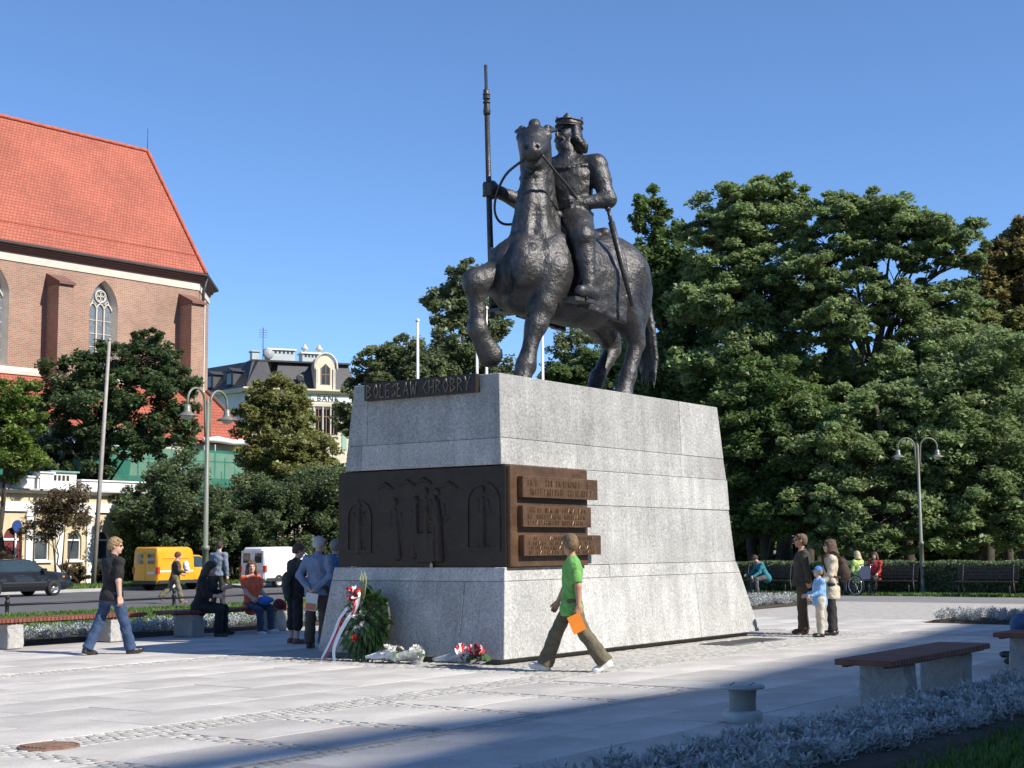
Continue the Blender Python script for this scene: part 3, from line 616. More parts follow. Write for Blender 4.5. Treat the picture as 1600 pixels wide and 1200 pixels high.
# ------------------------------------------------------------------ ground, paving, beds, road
M_EARTH = mat('park_earth', (0.06, 0.07, 0.03), rough=0.95, var=0.4, scale=0.6, bump=0.5, bscale=8)
M_ASPHALT = mat('asphalt', (0.11, 0.11, 0.115), rough=0.9, var=0.12, scale=0.8, speck=0.25, spscale=60, bump=0.3, bscale=60, stain=0.2, stscale=0.3)
M_PATH = mat('grey_path', (0.20, 0.20, 0.20), rough=0.9, var=0.12, scale=0.8, speck=0.2, spscale=60, bump=0.3, bscale=60)
M_KERB = mat('kerb_stone', (0.36, 0.36, 0.35), rough=0.85, var=0.15, scale=3, speck=0.2, spscale=40)
M_SLAB = mat('pale_granite_slab', (0.54, 0.51, 0.47), rough=0.72, var=0.08, scale=0.9, speck=0.16, spscale=40, rand=0.12, bump=0.2, bscale=40, stain=0.32, stscale=0.45)
M_SETT = mat('granite_sett', (0.40, 0.385, 0.355), rough=0.8, var=0.12, scale=3, speck=0.2, spscale=50, rand=0.12, island=True, bump=0.3, bscale=30)
M_JOINT = mat('joint_sand', (0.38, 0.36, 0.33), rough=0.95, var=0.25, scale=5, bump=0.4, bscale=40)
M_SOIL = mat('dark_soil', (0.045, 0.035, 0.025), rough=0.95, var=0.4, scale=8, bump=1.0, bscale=20)
M_LAWN = mat('lawn_base', (0.07, 0.12, 0.025), rough=0.95, var=0.3, scale=1.2, bump=0.5, bscale=30)
M_BLADE = mat('grass_blade', (0.095, 0.17, 0.03), rough=0.6, var=0.3, scale=0.5, rand=0.35, island=True, trans=0.3)
def ts_sheet(name, t0, t1, s0, s1, z, m, kind='structure'):
    mb = MB(); P4 = [S(t0, s0, z), S(t1, s0, z), S(t1, s1, z), S(t0, s1, z)]; mb.add(P4, [(0, 1, 2, 3)])
    return tag(mb.build(name, m), kind=kind)
mb = MB(); mb.add([(-900, -300, -0.16), (900, -300, -0.16), (900, 1500, -0.16), (-900, 1500, -0.16)], [(0, 1, 2, 3)]); tag(mb.build('ground', M_EARTH), kind='structure')
ts_sheet('road', -60, 140, 31.5, 50.7, -0.12, M_ASPHALT)
ts_sheet('lawn', -30, 60, 20.9, 31.3, -0.004, M_LAWN)
ts_sheet('lawn', -6, 60, -8, 3.85, -0.004, M_LAWN)
ts_sheet('lawn', 44.0, 47.5, -4, 31, -0.008, M_LAWN)
ts_sheet('verge', -20, 110, 50.85, 120, 0.0, M_LAWN)
ts_sheet('path', 39.4, 43.9, -6, 31, -0.006, M_PATH)
ts_sheet('pavement', 30.0, 39.5, 4.2, 20.8, -0.012, M_PATH)
mb = MB()
for (a, b, c, d) in ((-60, 140, 31.3, 31.5), (-60, 140, 50.7, 50.9)): mb = MB(); mb.add([S(a, c, -.2), S(b, c, -.2), S(b, d, -.2), S(a, d, -.2), S(a, c, .008), S(b, c, .008), S(b, d, .008), S(a, d, .008)], [(3, 2, 1, 0), (4, 5, 6, 7), (0, 1, 5, 4), (1, 2, 6, 5), (2, 3, 7, 6), (3, 0, 4, 7)]); tag(mb.build('kerb', M_KERB), kind='structure')
PAVE = ts_sheet('plaza_paving', -8, 39.4, 4.7, 20.9, -0.009, M_JOINT)
# which spots are cobbled: bands along the axis, cross bands, and a border round the pedestal
def cobbled(t, s):
    if 15.0 < t < 24.9 and 10.15 < s < 15.7: return True
    if 9.62 < s < 10.15: return True
    if 15.7 < s < 16.1: return True
    if 7.55 < s < 7.8 and t < 14.5: return True
    if 7.55 < s < 10.15 and t < 14.5 and (t * 1.0) % 1.42 < 0.24: return True
    if 24.9 < t < 25.4: return True
    return False
mk = {}
def slab_mesh(L, W):
    k = (round(L, 3), round(W, 3))
    if k not in mk:
        m = MB(); m.cbox(-L / 2, L / 2, -W / 2, W / 2, -0.05, 0.0, 0.003); mk[k] = m.mesh('paving_slab', M_SLAB)
    return mk[k]
slabs = []
def field(t0, t1, s0, s1, L, W, brk=0.5):
    row = 0; s = s0
    while s < s1 - 0.05:
        W_ = min(W, s1 - s); t = t0 - (brk * L if row % 2 else 0)
        while t < t1 - 0.05:
            a, b = max(t, t0), min(t + L, t1)
            if b - a > 0.06: slabs.append(((a + b) / 2, s + W_ / 2, b - a - 0.008, W_ - 0.008))
            t += L
        s += W_; row += 1
t = -1.24
T1 = 15.0
# panels between the cross bands
k = 0
while k * 1.42 + 0.24 < 14.4:
    if k >= 1: field(k * 1.42 + 0.24, (k + 1) * 1.42, 7.8, 9.62, 1.18, 0.91, 0)
    k += 1
field(2, 14.5, 5.3, 7.55, 1.5, 0.75); field(14.5, 25, 5.3, 9.62, 1.5, 0.86); field(3, 15.0, 10.15, 15.7, 1.5, 0.925); field(6, 24.9, 16.1, 20.1, 1.5, 1.0); field(25.4, 30, 5.3, 20.1, 1.5, 1.06); field(24.9, 25.4, 4.8, 5.3, .5, .5)
vis = []
for q in slabs:
    p = S(q[0], q[1]); dpt = p.y
    if dpt < 6 or abs(p.x / dpt) > 0.42: continue
    vis.append((dpt, q))
vis.sort(key=lambda a: a[0]); srng = random.Random(5)
for i, (dpt, (t, s, L, W)) in enumerate(vis[:300]):
    o = link('paving_slab', slab_mesh(L, W), None, PAVE, S(t, s, srng.uniform(-0.002, 0.002))); o.rotation_euler = (srng.uniform(-.0015, .0015), srng.uniform(-.0015, .0015), AX)
m = MB()
for dpt, (t, s, L, W) in vis[300:]:
    z = srng.uniform(-0.002, 0.002); c = [S(t - L / 2, s - W / 2, z), S(t + L / 2, s - W / 2, z), S(t + L / 2, s + W / 2, z), S(t - L / 2, s + W / 2, z)]
    m.add(c + [v - Vector((0, 0, .04)) for v in c], [(0, 1, 2, 3), (0, 4, 5, 1), (1, 5, 6, 2), (2, 6, 7, 3), (3, 7, 4, 0)])
if m.v: tag(m.build('far_paving_slabs', M_SLAB, PAVE), kind='stuff')
# setts
V, F4 = [], []
pit = 0.105; crng = np.random.RandomState(3)
tt, ss = np.meshgrid(np.arange(4, 26, pit), np.arange(7.5, 16.2, pit), indexing='ij')
tt = tt + (np.arange(tt.shape[1]) % 2)[None, :] * pit * 0.5
keep = np.array([[cobbled(a, b) and not (16.1 < a < 23.6 and 11.5 < b < 14.5) for a, b in zip(r1, r2)] for r1, r2 in zip(tt, ss)])
tc_, sc_ = tt[keep], ss[keep]; n = len(tc_)
tc_ = tc_ + crng.uniform(-.008, .008, n); sc_ = sc_ + crng.uniform(-.008, .008, n); hw = crng.uniform(.038, .048, n); hl = crng.uniform(.038, .048, n); zt = crng.uniform(-.003, .001, n); an = crng.uniform(-.15, .15, n)
ring = [(-1, -1), (1, -1), (1, 1), (-1, 1)]
vs = []
for zz, sc in ((-.03, 1.0), (-.004, 1.0), (0.0, .86)):
    for a, b in ring:
        dx, dy = hw * a * sc, hl * b * sc; lt = tc_ + dx * np.cos(an) - dy * np.sin(an); ls = sc_ + dx * np.sin(an) + dy * np.cos(an)
        vs.append(np.stack([UX.x * lt + WY.x * ls, UX.y * lt + WY.y * ls, zt + zz], 1))
V = np.stack(vs, 1).reshape(-1, 3); base = np.arange(n)[:, None] * 12
quads = np.array([(8, 9, 10, 11)] + [(4 + k, 4 + (k + 1) % 4, 8 + (k + 1) % 4, 8 + k) for k in range(4)] + [(k, (k + 1) % 4, 4 + (k + 1) % 4, 4 + k) for k in range(4)])
F4 = (base[:, :, None] + quads[None]).reshape(-1, 4)
tag(link('cobble_setts', np_mesh('cobble_setts', V, F4), M_SETT, PAVE), kind='stuff')
# manhole covers and drain grating
def cover(name, label, t, s, r):
    m = MB(); m.lathe([(0, .012), (r * .93, .012), (r * .93, .004), (r, .004), (r, .014), (r * 1.08, .012), (r * 1.1, -.03)], 28)
    for i in range(-3, 4): m.box(-r * .7, r * .7, i * r * .22 - .012, i * r * .22 + .012, .012, .018)
    o = m.build(name, mat('rusty_iron', (0.20, 0.12, 0.09), rough=0.8, metal=0.2, var=0.35, scale=9, bump=.5)); o.location = S(t, s, 0.0); o.rotation_euler = (0, 0, AX); tag(o, label, 'manhole cover')
cover('manhole_cover', 'small round rusty manhole cover in the cobbled band near the frame edge', *((lambda p: (p.dot(UX), p.dot(WY)))(Vector((-3.68, 11.86, 0)))), 0.22)
for i, (t, s, lab) in enumerate(((21.35, 10.8, 'grey rectangular metal hatch in the paving nearest the right end of the pedestal'), (22.35, 10.75, 'grey rectangular metal hatch in the paving beside the standing man in dark clothes'))):
    m = MB(); m.box(-.42, .42, -.3, .3, -.02, .008); 
    for k in range(-5, 6): m.box(k * .07 - .012, k * .07 + .012, -.26, .26, .008, .013)
    o = m.build('metal_hatch', mat('grey_hatch', (0.16, 0.16, 0.155), rough=0.6, metal=0.3, var=.2, scale=8)); o.location = S(t, s, 0.004); o.rotation_euler = (0, 0, AX); tag(o, lab, 'hatch', 'hatches in the paving by the pedestal')
# silver-leaved bedding plants
M_SILVER = mat('silver_leaf', (0.42, 0.44, 0.43), rough=0.8, var=0.2, scale=3, rand=0.3, island=True, trans=0.15)
def silver_bed(label, t0, t1, s0, s1, dens, seed, h=0.24, skew=False):
    r = np.random.RandomState(seed); n = int(dens * (t1 - t0) * (s1 - s0))
    pt_, ps_ = r.uniform(t0, t1, n), r.uniform(s0, s1, n); ps_ = ps_ + (np.interp(pt_, [7.4, 14], [.5, 0]) if skew else 0); hh = h * r.uniform(.75, 1.15, n)
    nl = 60; N_ = n * nl
    P0 = np.repeat(np.stack([UX.x * pt_ + WY.x * ps_, UX.y * pt_ + WY.y * ps_], 1), nl, 0); H0 = np.repeat(hh, nl)
    a = r.uniform(0, 2 * np.pi, N_); el = r.uniform(.1, 1.35, N_); L = r.uniform(.032, .065, N_); W = L * r.uniform(.4, .65, N_); zb = H0 * r.uniform(.3, .95, N_); rad = r.uniform(.0, .10, N_)
    d = np.stack([np.cos(a) * np.cos(el), np.sin(a) * np.cos(el), np.sin(el)], 1); sd_ = np.stack([-np.sin(a), np.cos(a), r.uniform(-.3, .3, N_)], 1)
    b = np.concatenate([P0 + np.stack([np.cos(a), np.sin(a)], 1) * rad[:, None], zb[:, None]], 1)
    V = np.stack([b + sd_ * (W * .5)[:, None], b + d * L[:, None] - np.array([0, 0, .008]), b - sd_ * (W * .5)[:, None]], 1).reshape(-1, 3)
    tag(link('silver_bedding', np_mesh('silver_bedding', V, np.arange(N_ * 3).reshape(-1, 3)), M_SILVER), label, 'flower bed', kind='stuff')
    soil = MB(); s1 = s1 + (.3 if skew else 0); soil.add([S(t0 - .1, s0 - .08, .0), S(t1 + .1, s0 - .08, .0), S(t1 + .1, s1 + .08, .0), S(t0 - .1, s1 + .08, .0), S(t0, s0 + .1, .06), S(t1, s0 + .1, .06), S(t1, s1 - .1, .06), S(t0, s1 - .1, .06)], [(4, 5, 6, 7), (0, 1, 5, 4), (1, 2, 6, 5), (2, 3, 7, 6), (3, 0, 4, 7)])
    tag(soil.build('bed_soil', M_SOIL), kind='structure')
silver_bed('silver-leaved bedding in the shaded foreground behind the benches', 5.5, 21.5, 3.72, 4.8, 58, 1, .19, True)
silver_bed('silver-leaved bedding along the lawn behind the left benches', 11.5, 25.5, 20.95, 22.0, 34, 2, .28)
silver_bed('sunlit silver-leaved bedding at the right edge in front of the grey path', 28.9, 30.4, 1.0, 10.2, 36, 3, .26)
silver_bed('silver-leaved bedding strip beyond the right end of the pedestal', 32.5, 38.0, 16.2, 18.2, 34, 4, .26)
# grass blades
def grass(name, label, t0, t1, s0, s1, n, seed, h=0.06, filt=None):
    r = np.random.RandomState(seed); t, s = r.uniform(t0, t1, n), r.uniform(s0, s1, n)
    x, y = UX.x * t + WY.x * s, UX.y * t + WY.y * s; ok = (y > 4) & (np.abs(x / np.maximum(y, .1)) < .42); x, y = x[ok], y[ok]; n = len(x)
    a = r.uniform(0, 2 * np.pi, n); H = h * r.uniform(.6, 1.4, n); w = .008 + y * 0.0006; ln = r.uniform(-.03, .03, (n, 2))
    b = np.stack([x, y, np.zeros(n)], 1); sd_ = np.stack([np.cos(a), np.sin(a), 0 * a], 1) * w[:, None]
    V = np.stack([b - sd_, b + sd_, b + np.concatenate([ln, H[:, None]], 1)], 1).reshape(-1, 3)
    tag(link(name, np_mesh(name, V, np.arange(n * 3).reshape(-1, 3)), M_BLADE), label, 'grass', kind='stuff')
grass('lawn_grass', 'mown green lawn between the left benches and the road', 8, 45, 22.0, 31.3, 90000, 7, .07)
grass('lawn_grass', 'shaded dark lawn in the lower right corner', 4, 20, -2, 3.95, 50000, 8, .06)
grass('verge_grass', 'narrow strip of grass at the foot of the clipped hedge', 44.0, 45.2, 4, 24, 14000, 9, .08)
grass('verge_grass', 'strip of grass on the far side of the road below the pavilion', 30, 60, 50.9, 55, 22000, 10, .15)
# building across the square whose roof shades the foreground (behind and to the right of the camera)
SH = thing('shading_building', 'long rendered block standing behind the viewer that shades the foreground', 'building', S(8.6, 7.2, 0) + Vector((math.cos(SUN_AZ), math.sin(SUN_AZ), 0)) * 45.0, AX + R_(6.6))
OFF = 45.0; HT = OFF * math.cos(R_(0)) * math.tan(SUN_EL)
sx = Vector((math.cos(SUN_AZ), math.sin(SUN_AZ), 0)); EDGE = 8.85
d_t, d_s = sx.dot(UX), sx.dot(WY)               # shadows run along -sx
s_wall = 0.0
m = MB(); m.box(-70, 60, s_wall - 14, s_wall, -0.15, HT - 0.9); m.build('wall', mat('ochre_render', (0.45, 0.38, 0.26), var=.15, scale=.6), SH)
m = MB(); m.box(-70.5, 60.5, s_wall - 14.5, s_wall + .02, HT - 0.9, HT); m.build('cornice', M_KERB, SH)
m = MB(); m.tube([(-16, -.35, HT + 3.2), (-1.6, -.35, HT + 1.12), (1.3, -.35, HT + .78), (4.5, -.35, HT + .16), (6, -.35, HT - .2)], .30, 8); m.tube([(-16, -.35, HT - .2), (-16, -.35, HT + 3.3)], .12, 6); m.build('shadow_streak_beam', M_KERB, SH)  # unseen beam added above the eave to cast the foreground's shadow streak
wm = MB(); wm.box(-.6, .6, -.03, .05, -.95, .95); wmesh = wm.mesh('window', mat('dark_glass', (0.03, 0.035, 0.04), rough=.15, var=0))
for fl in range(9):
    for k in range(24): link('window', wmesh, None, SH, (-64 + k * 5.1, s_wall + .03, 2.6 + fl * 3.7))
# ------------------------------------------------------------------ buildings
def pattern_mat(name, c1, c2, mortar, w, h, gap, rough=0.85, bump=0.5, squash=None, patch=0.15, offset=0.5, slope=False):
    """rows of bricks or tiles laid over a surface (too far off to build one by one)"""
    m = bpy.data.materials.new(name); m.use_nodes = True; nt = m.node_tree; L = nt.links; b = nt.nodes['Principled BSDF']; b.inputs['Roughness'].default_value = rough
    tc = N(nt, 'ShaderNodeTexCoord'); sp = N(nt, 'ShaderNodeSeparateXYZ'); L.new(tc.outputs['Object'], sp.inputs[0])
    cb = N(nt, 'ShaderNodeCombineXYZ')
    if slope: L.new(sp.outputs[0], cb.inputs[0])
    else:
        ad = N(nt, 'ShaderNodeMath', operation='ADD'); L.new(sp.outputs[0], ad.inputs[0]); L.new(sp.outputs[1], ad.inputs[1]); L.new(ad.outputs[0], cb.inputs[0])
    L.new(sp.outputs[2], cb.inputs[1])
    br = N(nt, 'ShaderNodeTexBrick'); br.offset = offset; L.new(cb.outputs[0], br.inputs['Vector'])
    br.inputs['Color1'].default_value = (*c1, 1); br.inputs['Color2'].default_value = (*c2, 1); br.inputs['Mortar'].default_value = (*mortar, 1)
    br.inputs['Scale'].default_value = 1.0; br.inputs['Brick Width'].default_value = w; br.inputs['Row Height'].default_value = h; br.inputs['Mortar Size'].default_value = gap; br.inputs['Bias'].default_value = 0.0
    nz = N(nt, 'ShaderNodeTexNoise', Scale=0.25, Detail=6.0, Roughness=0.65); L.new(tc.outputs['Object'], nz.inputs['Vector'])
    mr = N(nt, 'ShaderNodeMapRange'); L.new(nz.outputs['Fac'], mr.inputs[0]); mr.inputs[1].default_value = .3; mr.inputs[2].default_value = .7; mr.inputs[3].default_value = 1 - patch; mr.inputs[4].default_value = 1 + patch
    vm = N(nt, 'ShaderNodeVectorMath', operation='SCALE'); L.new(br.outputs['Color'], vm.inputs[0]); L.new(mr.outputs[0], vm.inputs['Scale']); L.new(vm.outputs[0], b.inputs['Base Color'])
    bp = N(nt, 'ShaderNodeBump', Strength=bump, Distance=0.03); bp.invert = True; L.new(br.outputs['Fac'], bp.inputs['Height']); L.new(bp.outputs[0], b.inputs['Normal'])
    MATS[name] = m; return m
M_BRICK = pattern_mat('old_brick', (0.345, 0.185, 0.12), (0.25, 0.14, 0.098), (0.40, 0.32, 0.25), 0.29, 0.105, 0.012, patch=0.25)
M_BRICK_D = pattern_mat('dark_brick', (0.20, 0.075, 0.05), (0.15, 0.06, 0.045), (0.24, 0.17, 0.14), 0.29, 0.105, 0.012)
M_TILE = pattern_mat('red_roof_tile', (0.42, 0.115, 0.065), (0.34, 0.09, 0.055), (0.22, 0.055, 0.03), 0.23, 0.21, 0.022, rough=0.75, bump=.8, patch=0.2, slope=True)
M_STONE = mat('pale_stone', (0.54, 0.50, 0.42), rough=.85, var=.12, scale=2)
M_WHITE = mat('white_render', (0.74, 0.73, 0.70), rough=.85, var=.08, scale=1, stain=.12)
M_YELLOW = mat('yellow_render', (0.56, 0.46, 0.30), rough=.85, var=.1, scale=1, stain=.12)
M_CREAM = mat('cream_render', (0.64, 0.57, 0.42), rough=.85, var=.1, scale=1)
M_SLATE = mat('dark_slate', (0.045, 0.045, 0.05), rough=.55, var=.2, scale=3, bump=.3, bscale=14)
M_GLASS = mat('window_glass', (0.05, 0.06, 0.07), rough=.12, var=.3, scale=3, spec=.8)
M_LEAD = mat('leaded_glass', (0.14, 0.16, 0.18), rough=.35, var=.35, scale=6, bump=.4, bscale=12)
M_GUTTER = mat('dark_metal', (0.05, 0.045, 0.045), rough=.5, metal=.4, var=.2)
M_GREENP = mat('pale_green_render', (0.30, 0.46, 0.34), rough=.85, var=.1, scale=2)
M_FRAMEW = mat('white_frame', (0.7, 0.7, 0.68), rough=.6, var=.06)
CH = thing('brick_church', 'gothic red brick church with steep red tiled roof and traceried windows', 'church', (-20.0, 92.0, 0), R_(49.8))
def arch_pts(c, hw, zs, za, n=8):          # pointed arch from right springing to left springing
    h = za - zs; r = (hw * hw + h * h) / (2 * hw); pts = []
    a1 = math.asin(min(1, h / r))
    for i in range(n + 1): a = a1 * i / n; pts.append((c + hw - r + r * math.cos(a), zs + r * math.sin(a)))
    for i in range(n - 1, -1, -1): a = a1 * i / n; pts.append((c - hw + r - r * math.cos(a), zs + r * math.sin(a)))
    return pts
W_ZS, W_ZA, W_SILL, W_HW = 15.95, 17.72, 12.1, 0.98
wins = [-6.72, -13.95, -21.2]
m = MB(); X0, X1, ZT = -25.0, 0.25, 18.0
edges = [X0]
for c in sorted(wins): edges += [c - W_HW, c + W_HW]
edges.append(X1)
def rect(m, xa, xb, za, zb, y=0.0): m.add([(xa, y, za), (xb, y, za), (xb, y, zb), (xa, y, zb)], [(0, 1, 2, 3)])
for a, b in zip(edges[::2], edges[1::2]): rect(m, a, b, 0, ZT)
for c in wins:
    rect(m, c - W_HW, c + W_HW, 0, W_SILL)
    A = arch_pts(c, W_HW, W_ZS, W_ZA)
    for p, q in zip(A[:-1], A[1:]): m.add([(p[0], 0, p[1]), (q[0], 0, q[1]), (q[0], 0, ZT), (p[0], 0, ZT)], [(3, 2, 1, 0)])
# apse sides turning away, far wall
ang = R_(45); m.add([(X1, 0, 0), (X1 + 5.2 * math.cos(ang), 5.2 * math.sin(ang), 0), (X1 + 5.2 * math.cos(ang), 5.2 * math.sin(ang), ZT), (X1, 0, ZT)], [(0, 1, 2, 3)])
xe, ye = X1 + 5.2 * math.cos(ang), 5.2 * math.sin(ang); m.add([(xe, ye, 0), (xe, ye + 5, 0), (xe, ye + 5, ZT), (xe, ye, ZT)], [(0, 1, 2, 3)])
m.add([(X0, 12, 0), (xe - 3, 12, 0), (xe - 3, 12, ZT), (X0, 12, ZT)], [(3, 2, 1, 0)]); m.add([(X0, 0, 0), (X0, 12, 0), (X0, 12, ZT), (X0, 0, ZT)], [(3, 2, 1, 0)])
wall = m.build('wall', M_BRICK, CH)
for c in wins:
    A = arch_pts(c, W_HW, W_ZS, W_ZA); out = [(c + W_HW, W_SILL)] + A + [(c - W_HW, W_SILL)]
    m = MB()                                   # splayed stone reveal
    inn = [(c + (x - c) * 0.80, W_SILL + (z - W_SILL) * 0.975 + .02) for x, z in out]
    for i in range(len(out)):
        j = (i + 1) % len(out); m.add([(out[i][0], -.01, out[i][1]), (out[j][0], -.01, out[j][1]), (inn[j][0], .45, inn[j][1]), (inn[i][0], .45, inn[i][1])], [(0, 1, 2, 3)])
    wn_ = m.build('window', M_STONE, CH)
    m = MB(); m.add([(x, .44, z) for x, z in inn], [tuple(range(len(inn)))]); m.build('leaded_pane', M_LEAD, wn_)
    m = MB(); hw = W_HW * .8                   # tracery
    xs = [c - hw / 3, c + hw / 3]
    for x in xs: m.box(x - .04, x + .04, .34, .44, W_SILL + .1, W_ZS + .05)
    for z in (12.9, 13.7, 14.5, 15.3): m.box(c - hw, c + hw, .40, .438, z - .02, z + .02)
    m.build('mullion', M_STONE, wn_)['kind'] = 'stuff'
    for k in (-1, 0, 1):
        cc = c + k * hw * 2 / 3; m = MB(); m.tube([(x, .39, z) for x, z in arch_pts(cc, hw / 3, W_ZS - .02, W_ZS + .38, 4)], .05, 5); m.build('tracery_arch', M_STONE, wn_)
    m = MB(); m.tube([(c + .36 * math.cos(a * math.pi / 9), .39, W_ZS + .82 + .36 * math.sin(a * math.pi / 9)) for a in range(19)], .055, 5, False); m.build('tracery_ring', M_STONE, wn_)
    for k in range(4):
        a0 = k * math.pi / 2 + math.pi / 4; m = MB(); m.tube([(c + .19 * math.cos(a0) + .15 * math.cos(a * math.pi / 6), .39, W_ZS + .82 + .19 * math.sin(a0) + .15 * math.sin(a * math.pi / 6)) for a in range(13)], .03, 4, False); m.build('tracery_foil', M_STONE, wn_)
    for sgn in (-1, 1):
        m = MB(); m.tube([(c + sgn * hw * .9, .39, W_ZS + .15), (c + sgn * .5, .39, W_ZS + .55), (c + sgn * .3, .39, W_ZS + .36)], .04, 4, False); m.build('tracery_curve', M_STONE, wn_)
for cx in (-10.12, -17.4, -0.75):
    m = MB(); m.box(cx - .48, cx + .48, -1.25, .05, 0, 16.9)
    b_ = m.build('buttress', M_BRICK if cx != -99 else M_BRICK_D, CH)
    m = MB(); m.prism([(-1.42, 16.85), (-1.42, 16.98), (.0, 17.62), (.0, 16.85)], cx - .55, cx + .55, 'x'); m.build('buttress_cap', M_BRICK_D, b_)
    m = MB(); m.prism([(-1.62, 13.6), (-1.62, 13.75), (-1.2, 14.1), (-1.2, 13.6)], cx - .5, cx + .5, 'x')
def follow(name, m_, prof, ext=0.0):          # band along the wall and round the apse
    m = MB(); n = len(prof); path = [(X0, 0, (0, -1)), (X1, 0, (math.sin(ang / 2), -math.cos(ang / 2))), (xe, ye, (math.sin(R_(67)), -math.cos(R_(67)))), (xe, ye + 5, (1, 0))]
    vs = [(x + d[0] * o_ * (1.08 if 0 < i < 3 else 1), y + d[1] * o_ * (1.08 if 0 < i < 3 else 1), z) for i, (x, y, d) in enumerate(path) for o_, z in prof]
    fs = [(i * n + k, (i + 1) * n + k, (i + 1) * n + (k + 1) % n, i * n + (k + 1) % n) for i in range(3) for k in range(n)]
    m.add(vs, fs); return m.build(name, m_, CH)
follow('white_band', M_STONE, [(-.3, 18.0), (.06, 18.0), (.06, 18.46), (-.3, 18.46)])
follow('cornice', M_BRICK_D, [(-.3, 18.46), (.12, 18.46), (.16, 18.62), (.28, 18.64), (.3, 18.78), (.42, 18.8), (.42, 18.92), (-.3, 18.92)])
follow('sill_band', M_STONE, [(-.1, 11.55), (.14, 11.55), (.16, 11.75), (-.02, 12.02), (-.1, 12.02)])
follow('gutter', M_GUTTER, [(.42, 18.86), (.62, 18.88), (.62, 19.02), (.42, 19.0)])
m = MB(); RX, RY, RZ = 0.1, 5.5, 28.0; o_ = .5
ev = [(X0, -o_, 18.98), (X1 + .2, -o_, 18.98), (xe + .5, ye - .2, 18.98), (xe + .5, ye + 5.2, 18.98)]
m.add([ev[0], ev[1], (RX, RY, RZ), (X0, RY, RZ)], [(0, 1, 2, 3)]); m.add([ev[1], ev[2], (RX, RY, RZ)], [(0, 1, 2)]); m.add([ev[2], ev[3], (RX, RY, RZ)], [(0, 1, 2)])
m.add([(X0, 12.5, 18.98), (X1 + .2, 12.5, 18.98), (RX, RY, RZ), (X0, RY, RZ)], [(3, 2, 1, 0)]); m.add([ev[3], (X1 + .2, 12.5, 18.98), (RX, RY, RZ)], [(0, 1, 2)])
roof = m.build('roof', M_TILE, CH)
M_RIDGE = mat('ridge_tile', (0.40, 0.09, 0.045), rough=.75, var=.25, scale=3)
m = MB(); m.tube([(RX - k * .42, RY, RZ + .05 + .03 * (k % 2)) for k in range(60)], .13, 6); m.build('ridge_tiles', M_RIDGE, roof)
m = MB(); a, b = Vector(ev[1]), Vector((RX, RY, RZ)); m.tube([a.lerp(b, k / 40) + Vector((0, 0, .04 + .03 * (k % 2))) for k in range(41)], .13, 6); m.build('hip_tiles', M_RIDGE, roof)
m = MB(); m.tube([(RX, RY, RZ), (RX, RY, RZ + 1.6)], .02, 5); m.build('lightning_rod', M_GUTTER, roof)
m = MB(); m.tube([(X0, .35, 20.3), (X1, .35, 20.3)], .035, 4); m.build('snow_rail', M_RIDGE, roof)
m = MB(); m.tube([(X1 + .45, -.25, 18.8), (X1 + .3, -.1, 18.0), (X1 + .3, -.05, 2)], .09, 6); m.build('downpipe', M_GUTTER, CH)
m = MB(); m.tube([(X1 + .75, .45, 17.5), (X1 + .75, .45, 2)], .12, 6); m.build('downpipe', M_STONE, CH)
# lower aisle
m = MB(); m.add([(X0, .0, 11.55), (1.0, .0, 11.55), (1.0, -4.9, 8.05), (X0, -4.9, 8.05)], [(3, 2, 1, 0)]); m.add([(X0, .0, 11.35), (1.0, .0, 11.35), (1.0, -4.9, 7.85), (X0, -4.9, 7.85)], [(0, 1, 2, 3)]); ar = m.build('aisle_roof', M_TILE, CH)
m = MB(); m.tube([(1.05, 0.05, 11.6), (1.05, -5.0, 8.03)], .17, 6); m.build('verge', mat('brown_verge', (0.16, 0.09, 0.08), var=.15), ar)
m = MB(); m.box(X0, .9, -4.6, -.2, 0, 8.0); m.build('aisle_wall', mat('aisle_render', (0.52, 0.46, 0.38), var=.2, scale=1), CH)
# scaffolding with green netting and tarpaulins
SC = thing('scaffolding', 'tubular scaffolding wrapped in green netting below the church roof', 'scaffolding', (-20.0, 92.0, 0), R_(49.8))
M_TUBE = mat('galvanised_tube', (0.45, 0.46, 0.46), rough=.45, metal=.6, var=.1)
M_NET = mat('green_netting', (0.03, 0.24, 0.17), rough=.8, var=.2, scale=1.5, bump=.5, bscale=4, alpha=0.72, trans=0.3)
M_TARP = mat('white_tarpaulin', (0.75, 0.76, 0.78), rough=.5, var=.1, scale=2, bump=.6, bscale=3)
xs = [1.3 - 2.3 * k for k in range(9)]
for x in xs:
    for y in (-5.35, -6.35): m = MB(); m.tube([(x, y, 0), (x, y, 7.7)], .045, 6); m.build('standard', M_TUBE, SC)
for z in (1.9, 3.8, 5.7, 6.7):
    m = MB(); m.tube([(1.35, -6.3, z), (-17.2, -6.3, z)], .035, 5); m.build('ledger', M_TUBE, SC)
    if z != 6.7: m = MB(); m.box(-17.2, 1.35, -6.3, -5.4, z - .28, z - .22); m.build('platform', mat('scaffold_board', (0.42, 0.34, 0.24), var=.2), SC)
for i, x in enumerate(xs[:-1]):
    if i % 2 == 0: m = MB(); m.tube([(x, -6.42, 1.9), (x - 2.3, -6.42, 3.8)], .03, 5); m.build('brace', M_TUBE, SC); m = MB(); m.tube([(x, -6.42, 5.7), (x - 2.3, -6.42, 3.8)], .03, 5); m.build('brace', M_TUBE, SC)
